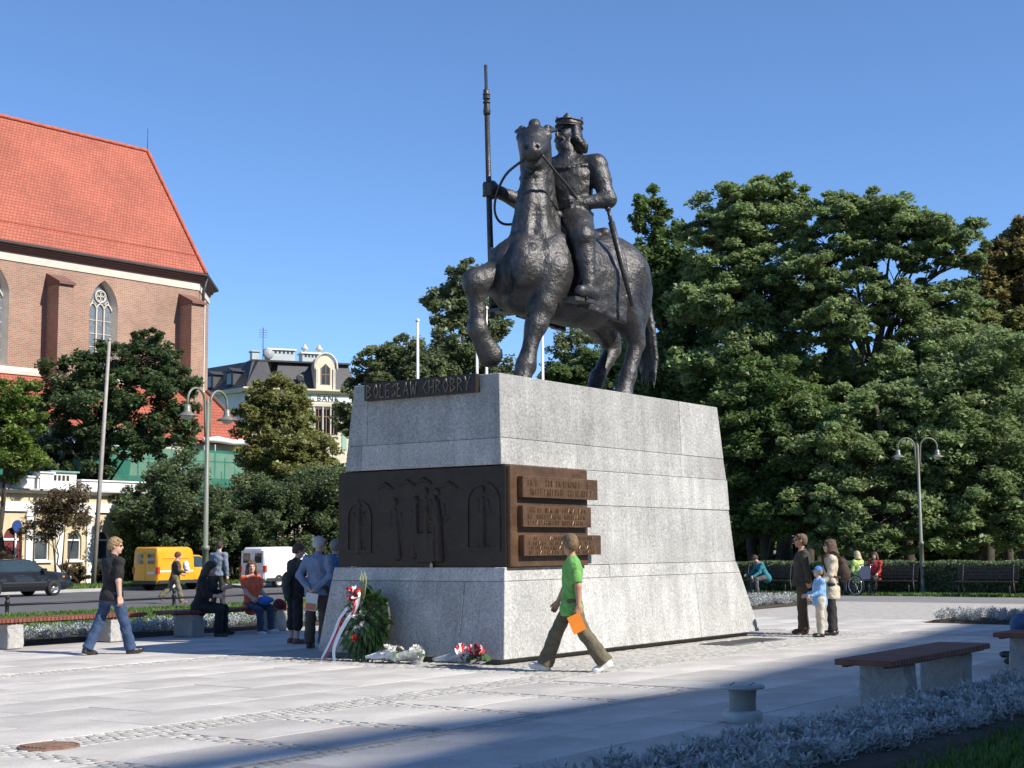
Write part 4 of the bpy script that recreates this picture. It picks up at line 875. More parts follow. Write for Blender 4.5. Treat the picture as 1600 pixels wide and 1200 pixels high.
def drape(name, m_, x0, x1, y, z0, z1, n, amp, seed, yend=None):
    r = random.Random(seed); nz_ = 10; vs = []; ph = r.uniform(0, 6)
    for i in range(n + 1):
        for k in range(nz_ + 1):
            f = k / nz_; x = x0 + (x1 - x0) * i / n; vs.append((x + amp * .6 * math.sin(3 * f + i), y - amp * (.4 + .6 * (1 - f)) * math.sin(i * 1.3 + ph + f * 2), z0 + (z1 - z0) * f - .12 * amp * math.cos(i * 2.1) * (1 - f)))
    fs = [(i * (nz_ + 1) + k, (i + 1) * (nz_ + 1) + k, (i + 1) * (nz_ + 1) + k + 1, i * (nz_ + 1) + k + 1) for i in range(n) for k in range(nz_)]
    m = MB(); m.add(vs, fs, True); return m.build(name, m_, SC)
drape('green_net', M_NET, -17.2, -6.0, -6.45, 1.5, 7.3, 40, .1, 1); drape('green_net', M_NET, -5.8, 1.3, -6.45, 1.8, 7.35, 28, .1, 2)
m = MB(); vs = []; fs = []
for i in range(9):
    for k in range(12):
        f = k / 11; a = i / 8; vs.append((1.35 + .12 * math.sin(i * 1.7) + (1 - f) ** 2 * .9 * a, -6.4 + a * 1.0 + .05 * math.sin(5 * f), 7.3 - 5.0 * (1 - f)))
for i in range(8):
    for k in range(11): fs.append((i * 12 + k, (i + 1) * 12 + k, (i + 1) * 12 + k + 1, i * 12 + k + 1))
m.add(vs, fs, True); m.build('green_net', M_NET, SC)
drape('tarpaulin', M_TARP, -17.0, -7.5, -6.3, 7.05, 8.15, 24, .12, 3)
m = MB(); m.tube([(-3.2, -5.1, 8.05), (-2.2, -5.2, 8.12), (-1.0, -5.15, 8.0), (.2, -5.2, 8.1), (.9, -5.3, 7.75)], [.12, .2, .16, .22, .1], 8); m.build('tarpaulin', M_TARP, SC)
# ---- yellow pavilion beyond the road
PV = thing('pavilion', 'low yellow pavilion with white pilasters and arched windows beyond the road', 'building', S(0, 57.0, 0), AX)
def arched_hole_wall(m, t0, t1, z0, z1, holes, y=0.0):
    e = [t0]
    for c, hw, zs_, zr in holes: e += [c - hw, c + hw]
    e.append(t1)
    for a, b in zip(e[::2], e[1::2]): rect(m, a, b, z0, z1, y)
    for c, hw, zs_, zr in holes:
        if zs_ > z0: rect(m, c - hw, c + hw, z0, zs_, y)
        A = [(c + hw * math.cos(math.pi * i / 12), zr + hw * math.sin(math.pi * i / 12)) for i in range(13)]
        for p, q in zip(A[:-1], A[1:]): m.add([(p[0], y, p[1]), (q[0], y, q[1]), (q[0], y, z1), (p[0], y, z1)], [(3, 2, 1, 0)])
        out = [(c + hw, zs_)] + A + [(c - hw, zs_)]
        for i in range(len(out)):
            j = (i + 1) % len(out); m.add([(out[i][0], y, out[i][1]), (out[j][0], y, out[j][1]), (out[j][0], y + .22, out[j][1]), (out[i][0], y + .22, out[i][1])], [(0, 1, 2, 3)])
wt = [36.3, 38.1, 39.9, 43.5, 45.32, 47.02, 48.74]
holes = sorted([(c, .40, 1.18, 2.15) for c in wt] + [(41.9, .5, 0.1, 2.2)])
m = MB(); arched_hole_wall(m, 34, 50.1, 0, 3.42, holes); m.add([(50.1, 0, 0), (50.1, 7, 0), (50.1, 7, 4.3), (50.1, 0, 4.3)], [(0, 1, 2, 3)]); m.add([(34, 7, 0), (34, 0, 0), (34, 0, 4.3), (34, 7, 4.3)], [(0, 1, 2, 3)]); m.build('wall', M_YELLOW, PV)
for c in wt:
    m = MB(); pts = [(c + .4, 1.18)] + [(c + .4 * math.cos(math.pi * i / 12), 2.15 + .4 * math.sin(math.pi * i / 12)) for i in range(13)] + [(c - .4, 1.18)]
    m.add([(x, .2, z) for x, z in pts], [tuple(range(len(pts)))]); w_ = m.build('window', M_GLASS, PV)
    inn = [(c + (x - c) * .86, 1.9 + (z - 1.9) * .93) for x, z in pts]; m = MB(); m.ring_prism(pts, inn, .1, .19, 'y'); m.box(c - .4, c + .4, .12, .188, 2.08, 2.16); m.build('frame', M_FRAMEW, w_)
    m = MB(); m.box(c - .5, c + .5, -.12, .1, 1.08, 1.178); m.build('sill', M_WHITE, w_)
m = MB(); m.box(41.4, 42.4, .15, .2, .1, 2.6); dr = m.build('door', mat('maroon_door', (0.14, 0.025, 0.025), rough=.5, var=.15), PV); m = MB(); m.box(41.45, 42.35, .1, .148, 2.1, 2.2); m.build('transom', M_FRAMEW, dr)
for c in (35.4, 37.2, 39.0, 40.9, 42.75, 44.4, 46.18, 47.88, 49.7): m = MB(); m.cbox(c - .2, c + .2, -.1, -.003, 0, 3.42, .015); m.box(c - .25, c + .25, -.14, -.003, 3.2, 3.3); m.build('pilaster', M_WHITE, PV)
m = MB(); m.box(33.9, 50.2, -.12, 7, 3.425, 3.86); m.build('entablature', M_WHITE, PV)
m = MB(); m.box(34, 50.1, -.02, 7, 3.862, 4.24); m.build('frieze', M_YELLOW, PV)
m = MB(); m.prism([(-.1, 4.242), (-.3, 4.3), (-.42, 4.38), (-.42, 4.46), (7.2, 4.46), (7.2, 4.242)], 33.6, 50.5, 'x'); m.build('cornice', mat('grey_cornice', (0.42, 0.41, 0.38), var=.15), PV)
for a, b, h in ((34, 43.2, 4.98), (43.25, 44.0, 5.2), (45.6, 49.95, 4.92)): m = MB(); m.box(a, b, -.05, .25, 4.462, h); m.box(a - .06, b + .06, -.12, .32, h, h + .07); m.build('parapet', M_WHITE, PV)
m = MB(); m.box(44.05, 45.5, .2, 1.6, 4.47, 5.28); ck = m.build('roof_vent', M_WHITE, PV); m = MB(); m.box(43.95, 45.6, .1, 1.7, 5.282, 5.36); m.build('vent_cap', mat('green_copper', (0.18, 0.32, 0.28), var=.2), ck)
for k in range(4): m = MB(); m.box(44.2 + k * .24, 44.34 + k * .24, .18, .198, 4.9, 5.15); m.build('vent_slot', M_GUTTER, ck)
m = MB(); m.box(34.2, 50, .3, 7, 4.45, 4.5); m.build('roof', M_GUTTER, PV)
# ---- mansard corner house
A2 = R_(23); MH = thing('mansard_house', 'cream corner house with dark slate mansard roof and ornate dormer', 'building', (-21.43, 118.0, 0), A2)
def house_wall(m, x0, x1, z0, z1, wins_, y=0):
    xsx = sorted(set([x0, x1] + [v for w in wins_ for v in (w[0], w[1])])); zsz = sorted(set([z0, z1] + [v for w in wins_ for v in (w[2], w[3])]))
    for a, b in zip(xsx[:-1], xsx[1:]):
        for c, d in zip(zsz[:-1], zsz[1:]):
            cx, cz = (a + b) / 2, (c + d) / 2
            if not any(w[0] < cx < w[1] and w[2] < cz < w[3] for w in wins_): rect(m, a, b, c, d, y)
def house_window(parent, x0, x1, z0, z1, y=0.0, fm=None, div=1):
    m = MB(); m.box(x0, x1, y + .16, y + .2, z0, z1); w = m.build('window', M_GLASS, parent)
    m = MB(); fr = .07
    for a in (x0, x1 - fr): m.box(a, a + fr, y + .02, y + .155, z0, z1)
    for c in (z0, z1 - fr, z0 + (z1 - z0) * .68): m.box(x0 + fr, x1 - fr, y + .03, y + .15, c, c + fr)
    m.box((x0 + x1) / 2 - .03, (x0 + x1) / 2 + .03, y + .035, y + .145, z0 + fr, z1 - fr); m.build('frame', fm or mat('brown_frame', (0.22, 0.13, 0.08), rough=.6, var=.1), w)
    m = MB(); m.box(x0 - .12, x1 + .12, y - .12, y + .02, z0 - .14, z0 - .003); m.build('sill', M_CREAM, w)
    return w
ww = []
for zb in (2.2, 6.4, 11.55 - .6):
    zt = zb + 2.2
    for xa in (.5, 2.9, 3.9, 5.72, 6.38, 7.02, 8.5): ww.append((xa, xa + .58, zb, zt))
m = MB(); house_wall(m, 0, 9.3, 0, 14.3, ww); m.add([(9.3, 0, 0), (9.3, 10, 0), (9.3, 10, 14.3), (9.3, 0, 14.3)], [(0, 1, 2, 3)]); m.build('wall', M_CREAM, MH)
for w in ww: house_window(MH, *w)
m = MB(); m.box(5.4, 7.9, -.1, -.004, 10.6, 13.75); m2 = MB()
for xa in (5.55, 6.31, 6.97, 7.62): mm_ = MB(); mm_.box(xa, xa + .1, -.1, .02, 10.7, 13.35); mm_.build('mullion_column', M_STONE, MH)
mm_ = MB(); mm_.box(5.4, 7.9, -.14, .0, 13.3, 13.55); mm_.build('window_hood', M_STONE, MH)
for xa, xb in ((.0, .4), (4.55, 5.3), (8.0, 8.4)): mm_ = MB(); mm_.box(xa + .003, xb, -.05, -.003, 9.8, 14.2); mm_.build('green_panel', M_GREENP, MH)
mm_ = MB(); mm_.box(5.35, 9.25, -.06, -.003, 13.72, 14.22); sg = mm_.build('sign_board', M_WHITE, MH)
fc = bpy.data.curves.new('sign_text', 'FONT'); fc.body = 'BANK'; fc.size = .62; fc.extrude = .015; fc.space_character = 1.25
tmp = bpy.data.objects.new('sign_tmp', fc); COL.objects.link(tmp); bpy.context.view_layer.update()
me = bpy.data.meshes.new_from_object(tmp.evaluated_get(bpy.context.evaluated_depsgraph_get())); bpy.data.objects.remove(tmp); me.materials.clear()
o = link('sign_lettering', me, mat('dark_green_letters', (0.02, 0.06, 0.05), var=.1), sg); o.location = (5.85, -.08, 13.76); o.rotation_euler = (R_(90), 0, 0)
m = MB(); m.prism([(0, 14.3), (-.25, 14.36), (-.5, 14.55), (-.5, 14.68), (.4, 14.68), (.4, 14.3)], -.35, 9.6, 'x'); m.build('cornice', M_CREAM, MH)
m = MB(); ey, iy, zt = -.4, 1.25, 17.0
m.add([(-.1, ey, 14.66), (2.3, ey, 14.66), (2.0, iy, zt), (.75, iy, zt)], [(0, 1, 2, 3)]); m.add([(-.1, ey, 14.66), (.75, iy, zt), (.75, 9, zt), (-1.2, 9, 14.66)], [(0, 1, 2, 3)]); m.add([(2.3, ey, 14.66), (2.3, 1.0, 14.66), (2.0, iy, zt)], [(0, 1, 2)])
m.add([(2.4, .3, 14.66), (9.5, .3, 14.66), (9.0, 1.6, 17.0), (3.0, 1.6, 17.0)], [(0, 1, 2, 3)]); m.add([(9.5, .3, 14.66), (9.5, 9, 14.66), (9.0, 9, 17.0), (9.0, 1.6, 17.0)], [(0, 1, 2, 3)]); m.add([(2.4, .3, 14.66), (3.0, 1.6, 17.0), (3.0, 4, 17), (2.4, 4, 14.66)], [(0, 1, 2, 3)])
rf = m.build('roof', M_SLATE, MH)
m = MB(); m.box(.65, 9.1, 1.2, 9, 17.0, 17.14); m.build('roof_cap', M_GUTTER, rf)
# wing turning away to the left
w2 = R_(135) - A2
def wing(x, y, z): return (x * math.cos(w2) - y * math.sin(w2), x * math.sin(w2) + y * math.cos(w2), z)
m = MB(); m.add([wing(0, 0, 0), wing(13, 0, 0), wing(13, 0, 14.3), wing(0, 0, 14.3)], [(3, 2, 1, 0)]); m.build('wall', M_WHITE, MH)
m = MB(); m.add([wing(0, .35, 14.3), wing(13, .35, 14.3), wing(13, .35, 14.66), wing(0, .35, 14.66)], [(3, 2, 1, 0)]); m.add([wing(0, 0, 14.3), wing(13, 0, 14.3), wing(13, .35, 14.3), wing(0, .35, 14.3)], [(0, 1, 2, 3)]); m.build('cornice', M_CREAM, MH)
m = MB(); m.add([wing(-.3, .3, 14.66), wing(13, .3, 14.66), wing(13, -1.4, 17.05), wing(.3, -1.4, 17.05)], [(3, 2, 1, 0)]); rf2 = m.build('roof', M_SLATE, MH)
for x in (2.1, 5.0):
    m = MB(); m.add([wing(x - .5, .2, 15.0), wing(x + .5, .2, 15.0), wing(x + .5, .2, 16.1), wing(x - .5, .2, 16.1), wing(x - .5, -1.2, 15.0), wing(x + .5, -1.2, 15.0), wing(x + .5, -1.2, 16.1), wing(x - .5, -1.2, 16.1)], [(0, 1, 2, 3), (0, 4, 5, 1), (1, 5, 6, 2), (3, 2, 6, 7), (0, 3, 7, 4)])
    d_ = m.build('dormer', M_SLATE, MH); m = MB(); m.add([wing(x - .3, .23, 15.1), wing(x + .3, .23, 15.1), wing(x + .3, .23, 15.95), wing(x - .3, .23, 15.95)], [(0, 1, 2, 3)]); m.build('pane', M_GLASS, d_)
    m = MB(); m.add([wing(x - .7, .35, 16.1), wing(x + .7, .35, 16.1), wing(x, .35, 16.45), wing(x - .7, -1.2, 16.1), wing(x + .7, -1.2, 16.1), wing(x, -1.2, 16.45)], [(0, 1, 2), (0, 3, 4, 1), (1, 4, 5, 2), (0, 2, 5, 3)]); m.build('dormer_roof', M_SLATE, d_)
# ornate dormer
m = MB(); pts = [(5.72, 14.68), (7.36, 14.68), (7.36, 16.5)] + [(6.54 + .82 * math.cos(math.pi * i / 14), 16.6 + .98 * math.sin(math.pi * i / 14)) for i in range(15)] + [(5.72, 16.5)]
m.prism(pts, -.15, 1.6, 'y'); dm = m.build('dormer', M_CREAM, MH)
arc = [(6.54 + .95 * math.cos(math.pi * i / 14), -.2, 16.6 + 1.1 * math.sin(math.pi * i / 14)) for i in range(15)]; m = MB(); m.tube([(7.49, -.2, 16.3)] + arc + [(5.59, -.2, 16.3)], .1, 6); m.build('dormer_arch', M_STONE, dm)
for x in (5.72, 7.16): m = MB(); m.box(x, x + .2, -.24, -.152, 14.7, 16.4); m.build('pilaster', M_STONE, dm)
m = MB(); m.add([(6.2, -.16, 15.1), (6.88, -.16, 15.1), (6.88, -.16, 16.5), (6.54, -.16, 16.85), (6.2, -.16, 16.5)], [(0, 1, 2, 3, 4)]); m.build('pane', M_GLASS, dm)
m = MB(); m.box(6.15, 6.22, -.2, -.155, 15.1, 16.5); m.box(6.86, 6.93, -.2, -.155, 15.1, 16.5); m.box(6.51, 6.57, -.19, -.157, 15.1, 16.8); m.box(6.2, 6.88, -.195, -.156, 15.9, 15.97); m.build('window_frame', mat('brown_frame', (0.22, 0.13, 0.08)), dm)
m = MB(); m.lathe([(.16, 0), (.32, 0), (.32, .1), (.2, .12), (.18, .05)], 14, axis='y'); o = m.build('round_window', M_SLATE, MH); o.location = (4.54, .35, 15.65); m = MB(); m.lathe([(0, .02), (.17, .02)], 14, axis='y'); m.build('pane', M_GLASS, o)
for (a, b, z) in ((2.3, 4.6, 18.15), (5.25, 7.2, 17.95)):
    m = MB(); m.box(a, b, 2.4, 3.6, 17.1, z); c_ = m.build('chimney', mat('pale_blue_render', (0.42, 0.47, 0.47), var=.15, scale=1.5), MH); m = MB(); m.box(a - .12, b + .12, 2.28, 3.72, z, z + .13); m.build('chimney_cap', M_WHITE, c_)
    for k in range(6): m = MB(); x = a + (b - a) * (k + .7) / 6.6; m.box(x, x + .16, 2.38, 2.398, z - .28, z - .06); m.build('flue_slot', M_GUTTER, c_)
for x in (5.6, 6.85): m = MB(); m.lathe([(.12, 0), (.12, .25), (.3, .3), (.3, .42), (.16, .55), (.1, .72), (0, .78)], 12); m.build('chimney_cowl', M_STONE, MH, (x, 3, 18.08))
m = MB(); m.box(.95, 1.55, 2.2, 3.0, 17.1, 17.9); m.box(.85, 1.65, 2.1, 3.1, 17.9, 18.0); m.build('chimney', mat('pale_blue_render', (0.42, 0.47, 0.47)), MH)
m = MB(); m.tube([(1.95, 2.6, 17.1), (1.95, 2.6, 20.0)], .035, 5)
for k in range(4): m.tube([(1.6, 2.6, 19.2 + .2 * k), (2.3, 2.6, 19.2 + .2 * k)], .015, 4)
m.build('antenna', M_GUTTER, MH)
m = MB(); m.lathe([(0, 0), (.25, .04), (.45, .13), (.46, .15), (.24, .07), (0, .04)], 14, axis='y'); m.build('satellite_dish', mat('dish_grey', (0.3, 0.31, 0.32), var=.1), MH, (2.3, 2.0, 17.75))
# far block glimpsed under the trees on the right
FB = thing('apartment_block', 'grey block glimpsed between the trunks behind the right-hand trees', 'building', (20, 118, 0), R_(-12))
hw_ = [(x, x + 1.3, z, z + 1.5) for x in np.arange(-23, 24, 3.2) for z in (1.2, 4.2)]
m = MB(); house_wall(m, -26, 26, 0, 7.0, hw_); m.build('wall', mat('grey_render', (0.30, 0.29, 0.27), var=.15), FB)
for w in hw_: house_window(FB, *w)
m = MB(); m.box(-26.3, 26.3, -.4, 9, 7.0, 7.3); m.build('roof', M_SLATE, FB)
# ------------------------------------------------------------------ trees and shrubs
M_BARK = mat('bark', (0.055, 0.045, 0.035), rough=.95, var=.35, scale=4, bump=1.0, bscale=14)
L_ROBINIA = leafmat('robinia_leaf', (0.245, 0.325, 0.14), trans=.45, rand=.35)
L_DARK = leafmat('dark_oak_leaf', (0.135, 0.205, 0.07), trans=.45, rand=.4)
L_MAPLE = leafmat('maple_leaf', (0.10, 0.15, 0.062), trans=.42, rand=.4)
L_ASH = leafmat('turning_ash_leaf', (0.25, 0.265, 0.095), trans=.48, hue=.035)
L_BRIGHT = leafmat('fresh_green_leaf', (0.175, 0.25, 0.06), trans=.48)
L_BROWN = leafmat('chestnut_leaf_brown', (0.26, 0.23, 0.085), trans=.45, hue=.04)
L_BUSH = leafmat('privet_leaf', (0.14, 0.19, 0.09), trans=.45, rand=.4)
L_FAR = leafmat('far_leaf', (0.19, 0.235, 0.115), trans=.45, rand=.35)
L_LILAC = leafmat('lilac_leaf_brown', (0.16, 0.125, 0.07), trans=.4, hue=.05)
LEAFX = 3.9
DENS = 2.2
def leaf_cloud(C, rc, n, size, flat, r, droop=0.0):
    """leaves scattered round clump centres C"""
    k = len(C); n = int(n * LEAFX); idx = r.randint(0, k, n); g = r.normal(0, 1, (n, 3)); g /= np.maximum(np.linalg.norm(g, axis=1)[:, None], 1e-6); g *= (r.uniform(0, 1, n) ** .45)[:, None]
    g[:, 2] *= flat; p = C[idx] + g * (rc[idx])[:, None]
    if droop: p[:, 2] -= droop * (g[:, 0] ** 2 + g[:, 1] ** 2) * rc[idx]
    L = size * .80 * r.uniform(.6, 1.35, n); a = r.uniform(0, 2 * np.pi, n); el = r.normal(-.15, .45, n)
    d = np.stack([np.cos(a) * np.cos(el), np.sin(a) * np.cos(el), np.sin(el)], 1)
    s = np.cross(d, r.normal(0, .5, (n, 3)) + np.array([0, 0, 1.0])); s /= np.maximum(np.linalg.norm(s, axis=1)[:, None], 1e-6); W = (L * r.uniform(.6, .9, n))[:, None]
    V = np.stack([p - d * (L * .5)[:, None] + s * W * .5, p + d * (L * .5)[:, None], p - d * (L * .35)[:, None] - s * W * .5], 1).reshape(-1, 3)
    return V
def tree(name, label, cat, base, lobes, leaves, size, lm, seed, trunk_r=.3, trunk_top=None, clumps=10, cr=.3, flat=.6, group=None, wig=.25, fork=None, stems=None, droop=0.0, shell=.3):
    """lobes: (centre, radii); each is filled with leaf clumps near its surface and carried by a limb"""
    r = np.random.RandomState(seed); b = Vector(base); T = thing(name, label, cat, b, 0, group)
    lob = [(np.array(c) - np.array(b), np.array(q)) for c, q in lobes]
    cen = np.mean([c for c, q in lob], 0); top = trunk_top if trunk_top else cen[2]
    m = MB(); nseg = 7; path = []
    for i in range(nseg + 1):
        f = i / nseg; path.append(Vector((cen[0] * f ** 1.6 + r.normal(0, wig) * f * (1 - f) * 2, cen[1] * f ** 1.6 + r.normal(0, wig) * f * (1 - f) * 2, -.15 + (top + .15) * f)))
    m.tube(path, [trunk_r * (1.35 if i == 0 else 1.0) * (1 - .72 * i / nseg) for i in range(nseg + 1)], 9); trunk = m.build('trunk', M_BARK, T)
    if stems:
        for sx_, sy_ in stems:
            m = MB(); m.tube([(sx_ * .2, sy_ * .2, -.1), (sx_ * .6, sy_ * .6, top * .5), (sx_, sy_, top)], [trunk_r, trunk_r * .7, trunk_r * .3], 6); m.build('stem', M_BARK, T)
    C = []; RC = []; limbs = []
    for c, q in lob:
        f = min(.96, max(.25, (c[2] - .45 * q[2]) / max(top, .1) * .72)); st = path[0].lerp(path[-1], f) if False else path[min(nseg, int(f * nseg))]
        cv = Vector(c); mid = st.lerp(cv, .5) + Vector((r.normal(0, .2), r.normal(0, .2), .12 * (cv - st).length)); rr = trunk_r * (1 - .72 * f) * .5
        limbs.append([st, mid, cv]); m = MB(); m.tube([st, st.lerp(mid, .5) + Vector((0, 0, .05)), mid, mid.lerp(cv, .5) + Vector((r.normal(0, .1), r.normal(0, .1), 0)), cv], [rr, rr * .8, rr * .62, rr * .42, rr * .22], 6); lb = m.build('limb', M_BARK, T)
        n = max(4, int(clumps * DENS * (q[0] * q[1] * q[2]) ** (1 / 3))); g = r.normal(0, 1, (n, 3)); g /= np.linalg.norm(g, axis=1)[:, None]; g *= (shell + (1.14 - shell) * r.uniform(0, 1, n) ** .6)[:, None]
        pts = c + g * q; C.append(pts); RC.append(0.86 * cr * q.mean() * r.uniform(.6, 1.25, n))
        m = MB()
        for p in pts[:22]:
            pv = Vector(p); s0 = mid.lerp(cv, r.uniform(.3, 1)); m.tube([s0, s0.lerp(pv, .5) + Vector((0, 0, .06 * (pv - s0).length)), pv], [rr * .22 + .008, rr * .14 + .006, .006], 4, False)
        m.build('twigs', M_BARK, lb)['kind'] = 'stuff'
    C = np.concatenate(C); RC = np.concatenate(RC); V = leaf_cloud(C, RC, leaves, size, flat, r, droop)
    cr_ = link('crown', np_mesh('crown', V, np.arange(len(V)).reshape(-1, 3)), lm, T); cr_['kind'] = 'stuff'
    return T
def L_(px, py, d, rx, ry=None, rz=None):      # a lobe centred where it stands, radii in metres
    ry = rx if ry is None else ry; return (tuple(at(px, py, d)), (rx, ry, rz if rz else rx * .7))
def G0(px, d): p = at(px, 858, d); return (p.x, p.y, 0.0)
RG = 'tall trees of the park behind the hedge'
tree('oak_tree', 'narrow dark green tree rising just right of the horse', 'tree', G0(1042, 62), [L_(1016, 330, 62, .8, .8, .9), L_(1012, 390, 62, .9, .9, 1.1), L_(1040, 440, 62, 1.6, 1.6, 1.5), L_(1058, 400, 62.5, 1.0, 1, 1.5), L_(1045, 520, 62, 2.1, 2, 1.9), L_(1075, 470, 62, 1.6, 1.6, 1.8), L_(1030, 600, 62, 2.2, 2.2, 2), L_(1075, 600, 61, 2.3, 2, 2.1), L_(1050, 700, 61.5, 2.6, 2.2, 2.4), L_(1105, 690, 61, 2.3, 2.2, 2.2), L_(1090, 780, 61, 2.6, 2, 1.8)], 15000, .27, L_DARK, 21, .32, 14.0, clumps=20, cr=.34, flat=.9, group=RG, shell=.35)
tree('robinia_tree', 'tall feathery robinia with layered crown and a gap of sky beside it', 'tree', G0(1225, 58), [L_(1150, 330, 58, 2.0, 1.6, .9), L_(1195, 300, 58, 1.5, 1.4, .7), L_(1110, 360, 57.5, 1.1, 1.1, .6), L_(1180, 360, 58.5, 2.2, 2.0, .9), L_(1235, 318, 58.5, .9, .9, .5), L_(1150, 415, 58, 2.0, 1.8, .9), L_(1210, 430, 58, 2.0, 1.8, 1.0), L_(1120, 470, 57.5, 1.8, 1.7, .9), L_(1190, 500, 58, 2.2, 2.0, 1.1), L_(1255, 480, 58.5, 1.6, 1.6, .9), L_(1140, 560, 57, 2.0, 1.8, 1.1), L_(1230, 580, 57.5, 2.1, 1.9, 1.2)], 24000, .23, L_ROBINIA, 22, .34, 13.0, clumps=17, cr=.36, flat=.5, group=RG, droop=.25, shell=.4)
tree('robinia_tree', 'broad spreading robinia whose crown leans right against the sky', 'tree', G0(1335, 56), [L_(1300, 335, 56, 1.3, 1.2, .7), L_(1350, 325, 56, 1.6, 1.4, .7), L_(1410, 345, 56, 1.8, 1.5, .7), L_(1465, 360, 56, 1.5, 1.4, .6), L_(1500, 395, 56, 1.0, 1.1, .5), L_(1290, 380, 56.5, 1.3, 1.3, .7), L_(1345, 390, 56, 1.3, 1.2, .7), L_(1420, 400, 56, 1.5, 1.3, .5), L_(1265, 430, 56, 1.5, 1.4, .8), L_(1350, 455, 55.5, 1.4, 1.3, .8), L_(1310, 500, 55.5, 1.5, 1.5, .8), L_(1420, 480, 56.5, 1.8, 1.6, .9), L_(1480, 470, 57, 1.6, 1.5, .9), L_(1490, 540, 56, 2.1, 1.8, 1.1), L_(1420, 560, 55.5, 1.9, 1.6, 1.0)], 25000, .22, L_ROBINIA, 23, .40, 11.5, clumps=17, cr=.36, flat=.5, group=RG, droop=.25, shell=.4)
tree('robinia_tree', 'dense robinia filling the right edge above the park bench', 'tree', G0(1520, 53), [L_(1560, 560, 53, 1.9, 1.7, 1.2), L_(1510, 620, 52.5, 2.0, 1.8, 1.2), L_(1590, 640, 53, 1.9, 1.7, 1.2), L_(1550, 700, 52, 2.0, 1.8, 1.2), L_(1480, 690, 52, 1.8, 1.6, 1.1), L_(1600, 740, 52, 1.9, 1.6, 1.2), L_(1510, 770, 51.5, 2.0, 1.5, 1.1), L_(1580, 810, 51.5, 1.8, 1.3, .9), L_(1450, 620, 53, 1.7, 1.5, 1.0)], 19000, .21, L_ROBINIA, 24, .30, 7.5, clumps=18, cr=.37, flat=.55, group=RG, droop=.2, shell=.4)
tree('robinia_tree', 'low robinia with drooping sprays behind the right-hand lamp post', 'tree', G0(1380, 52), [L_(1330, 640, 53, 1.7, 1.5, 1.0), L_(1400, 640, 53, 1.6, 1.5, 1.0), L_(1290, 700, 52.5, 1.8, 1.6, 1.0), L_(1370, 720, 52, 1.8, 1.5, 1.0), L_(1440, 740, 52, 1.6, 1.5, 1.0), L_(1310, 780, 51.5, 1.6, 1.4, .9), L_(1400, 800, 51.5, 1.9, 1.4, .9), L_(1340, 840, 51, 1.5, 1.2, .6), L_(1470, 830, 51.5, 1.7, 1.3, .7)], 17000, .21, L_ROBINIA, 25, .28, 6.5, clumps=17, cr=.36, flat=.5, group=RG, droop=.25, shell=.4)
tree('lime_tree', 'olive green tree close behind the right end of the pedestal', 'tree', G0(1195, 54), [L_(1200, 610, 55, 1.9, 1.7, 1.2), L_(1165, 660, 54.5, 1.8, 1.6, 1.2), L_(1240, 660, 54, 1.8, 1.6, 1.1), L_(1180, 730, 54, 2.0, 1.7, 1.2), L_(1250, 740, 53.5, 1.8, 1.5, 1.1), L_(1150, 790, 54, 1.6, 1.4, 1.0), L_(1215, 800, 53, 1.8, 1.4, .9), L_(1275, 815, 53, 1.4, 1.2, .7)], 15000, .23, L_DARK, 26, .24, 6.2, clumps=17, cr=.37, flat=.6, group=RG, shell=.4)
tree('maple_sapling', 'fresh bright green tree glowing between the darker robinias', 'tree', G0(1275, 60), [L_(1290, 580, 60, 1.5, 1.3, 1.2), L_(1260, 620, 60, 1.5, 1.4, 1.1), L_(1310, 630, 59.5, 1.2, 1.2, 1.0)], 6000, .25, L_BRIGHT, 27, .15, 6.5, clumps=14, cr=.38, flat=.7, group=RG)
tree('chestnut_tree', 'brown turning chestnut crown at the right edge against the sky', 'tree', G0(1600, 66), [L_(1575, 410, 66, 1.4, 1.3, 1.2), L_(1605, 390, 66, 1.5, 1.4, 1.3), L_(1555, 460, 66, 1.4, 1.3, 1.3), L_(1600, 470, 65, 1.8, 1.6, 1.5), L_(1640, 440, 66, 2, 1.6, 1.6)], 8000, .30, L_BROWN, 28, .3, 11, clumps=14, cr=.36, flat=.8, group=RG)
tree('lime_tree', 'yellow green tree peeping out below the brown chestnut', 'tree', G0(1570, 63), [L_(1560, 520, 63, 1.6, 1.3, 1.3), L_(1590, 560, 63, 1.7, 1.4, 1.4), L_(1530, 560, 63, 1.4, 1.3, 1.2)], 6000, .26, L_ASH, 29, .22, 7.5, clumps=14, cr=.38, flat=.7, group=RG)
for i, (px, lab) in enumerate(((1180, 'bare dark trunk standing left in the shade of the park trees'), (1262, 'bare dark trunk standing second in the shade behind the hedge'), (1420, 'leaning dark trunk in the shade behind the lamp post'), (1545, 'dark trunk in the shade behind the park bench'))):
    b = G0(px, 58 + i); tree('shade_tree', lab, 'tree', b, [((b[0] + .4, b[1] + 1, 7.5), (2.4, 2.2, 1.6)), ((b[0] - 1, b[1] + 1.5, 6), (2.2, 2, 1.4)), ((b[0] + 1.4, b[1] + 2, 5.4), (2.2, 2, 1.3))], 5000, .3, L_DARK, 40 + i, .26, 7, clumps=10, cr=.4, flat=.7, group=RG)
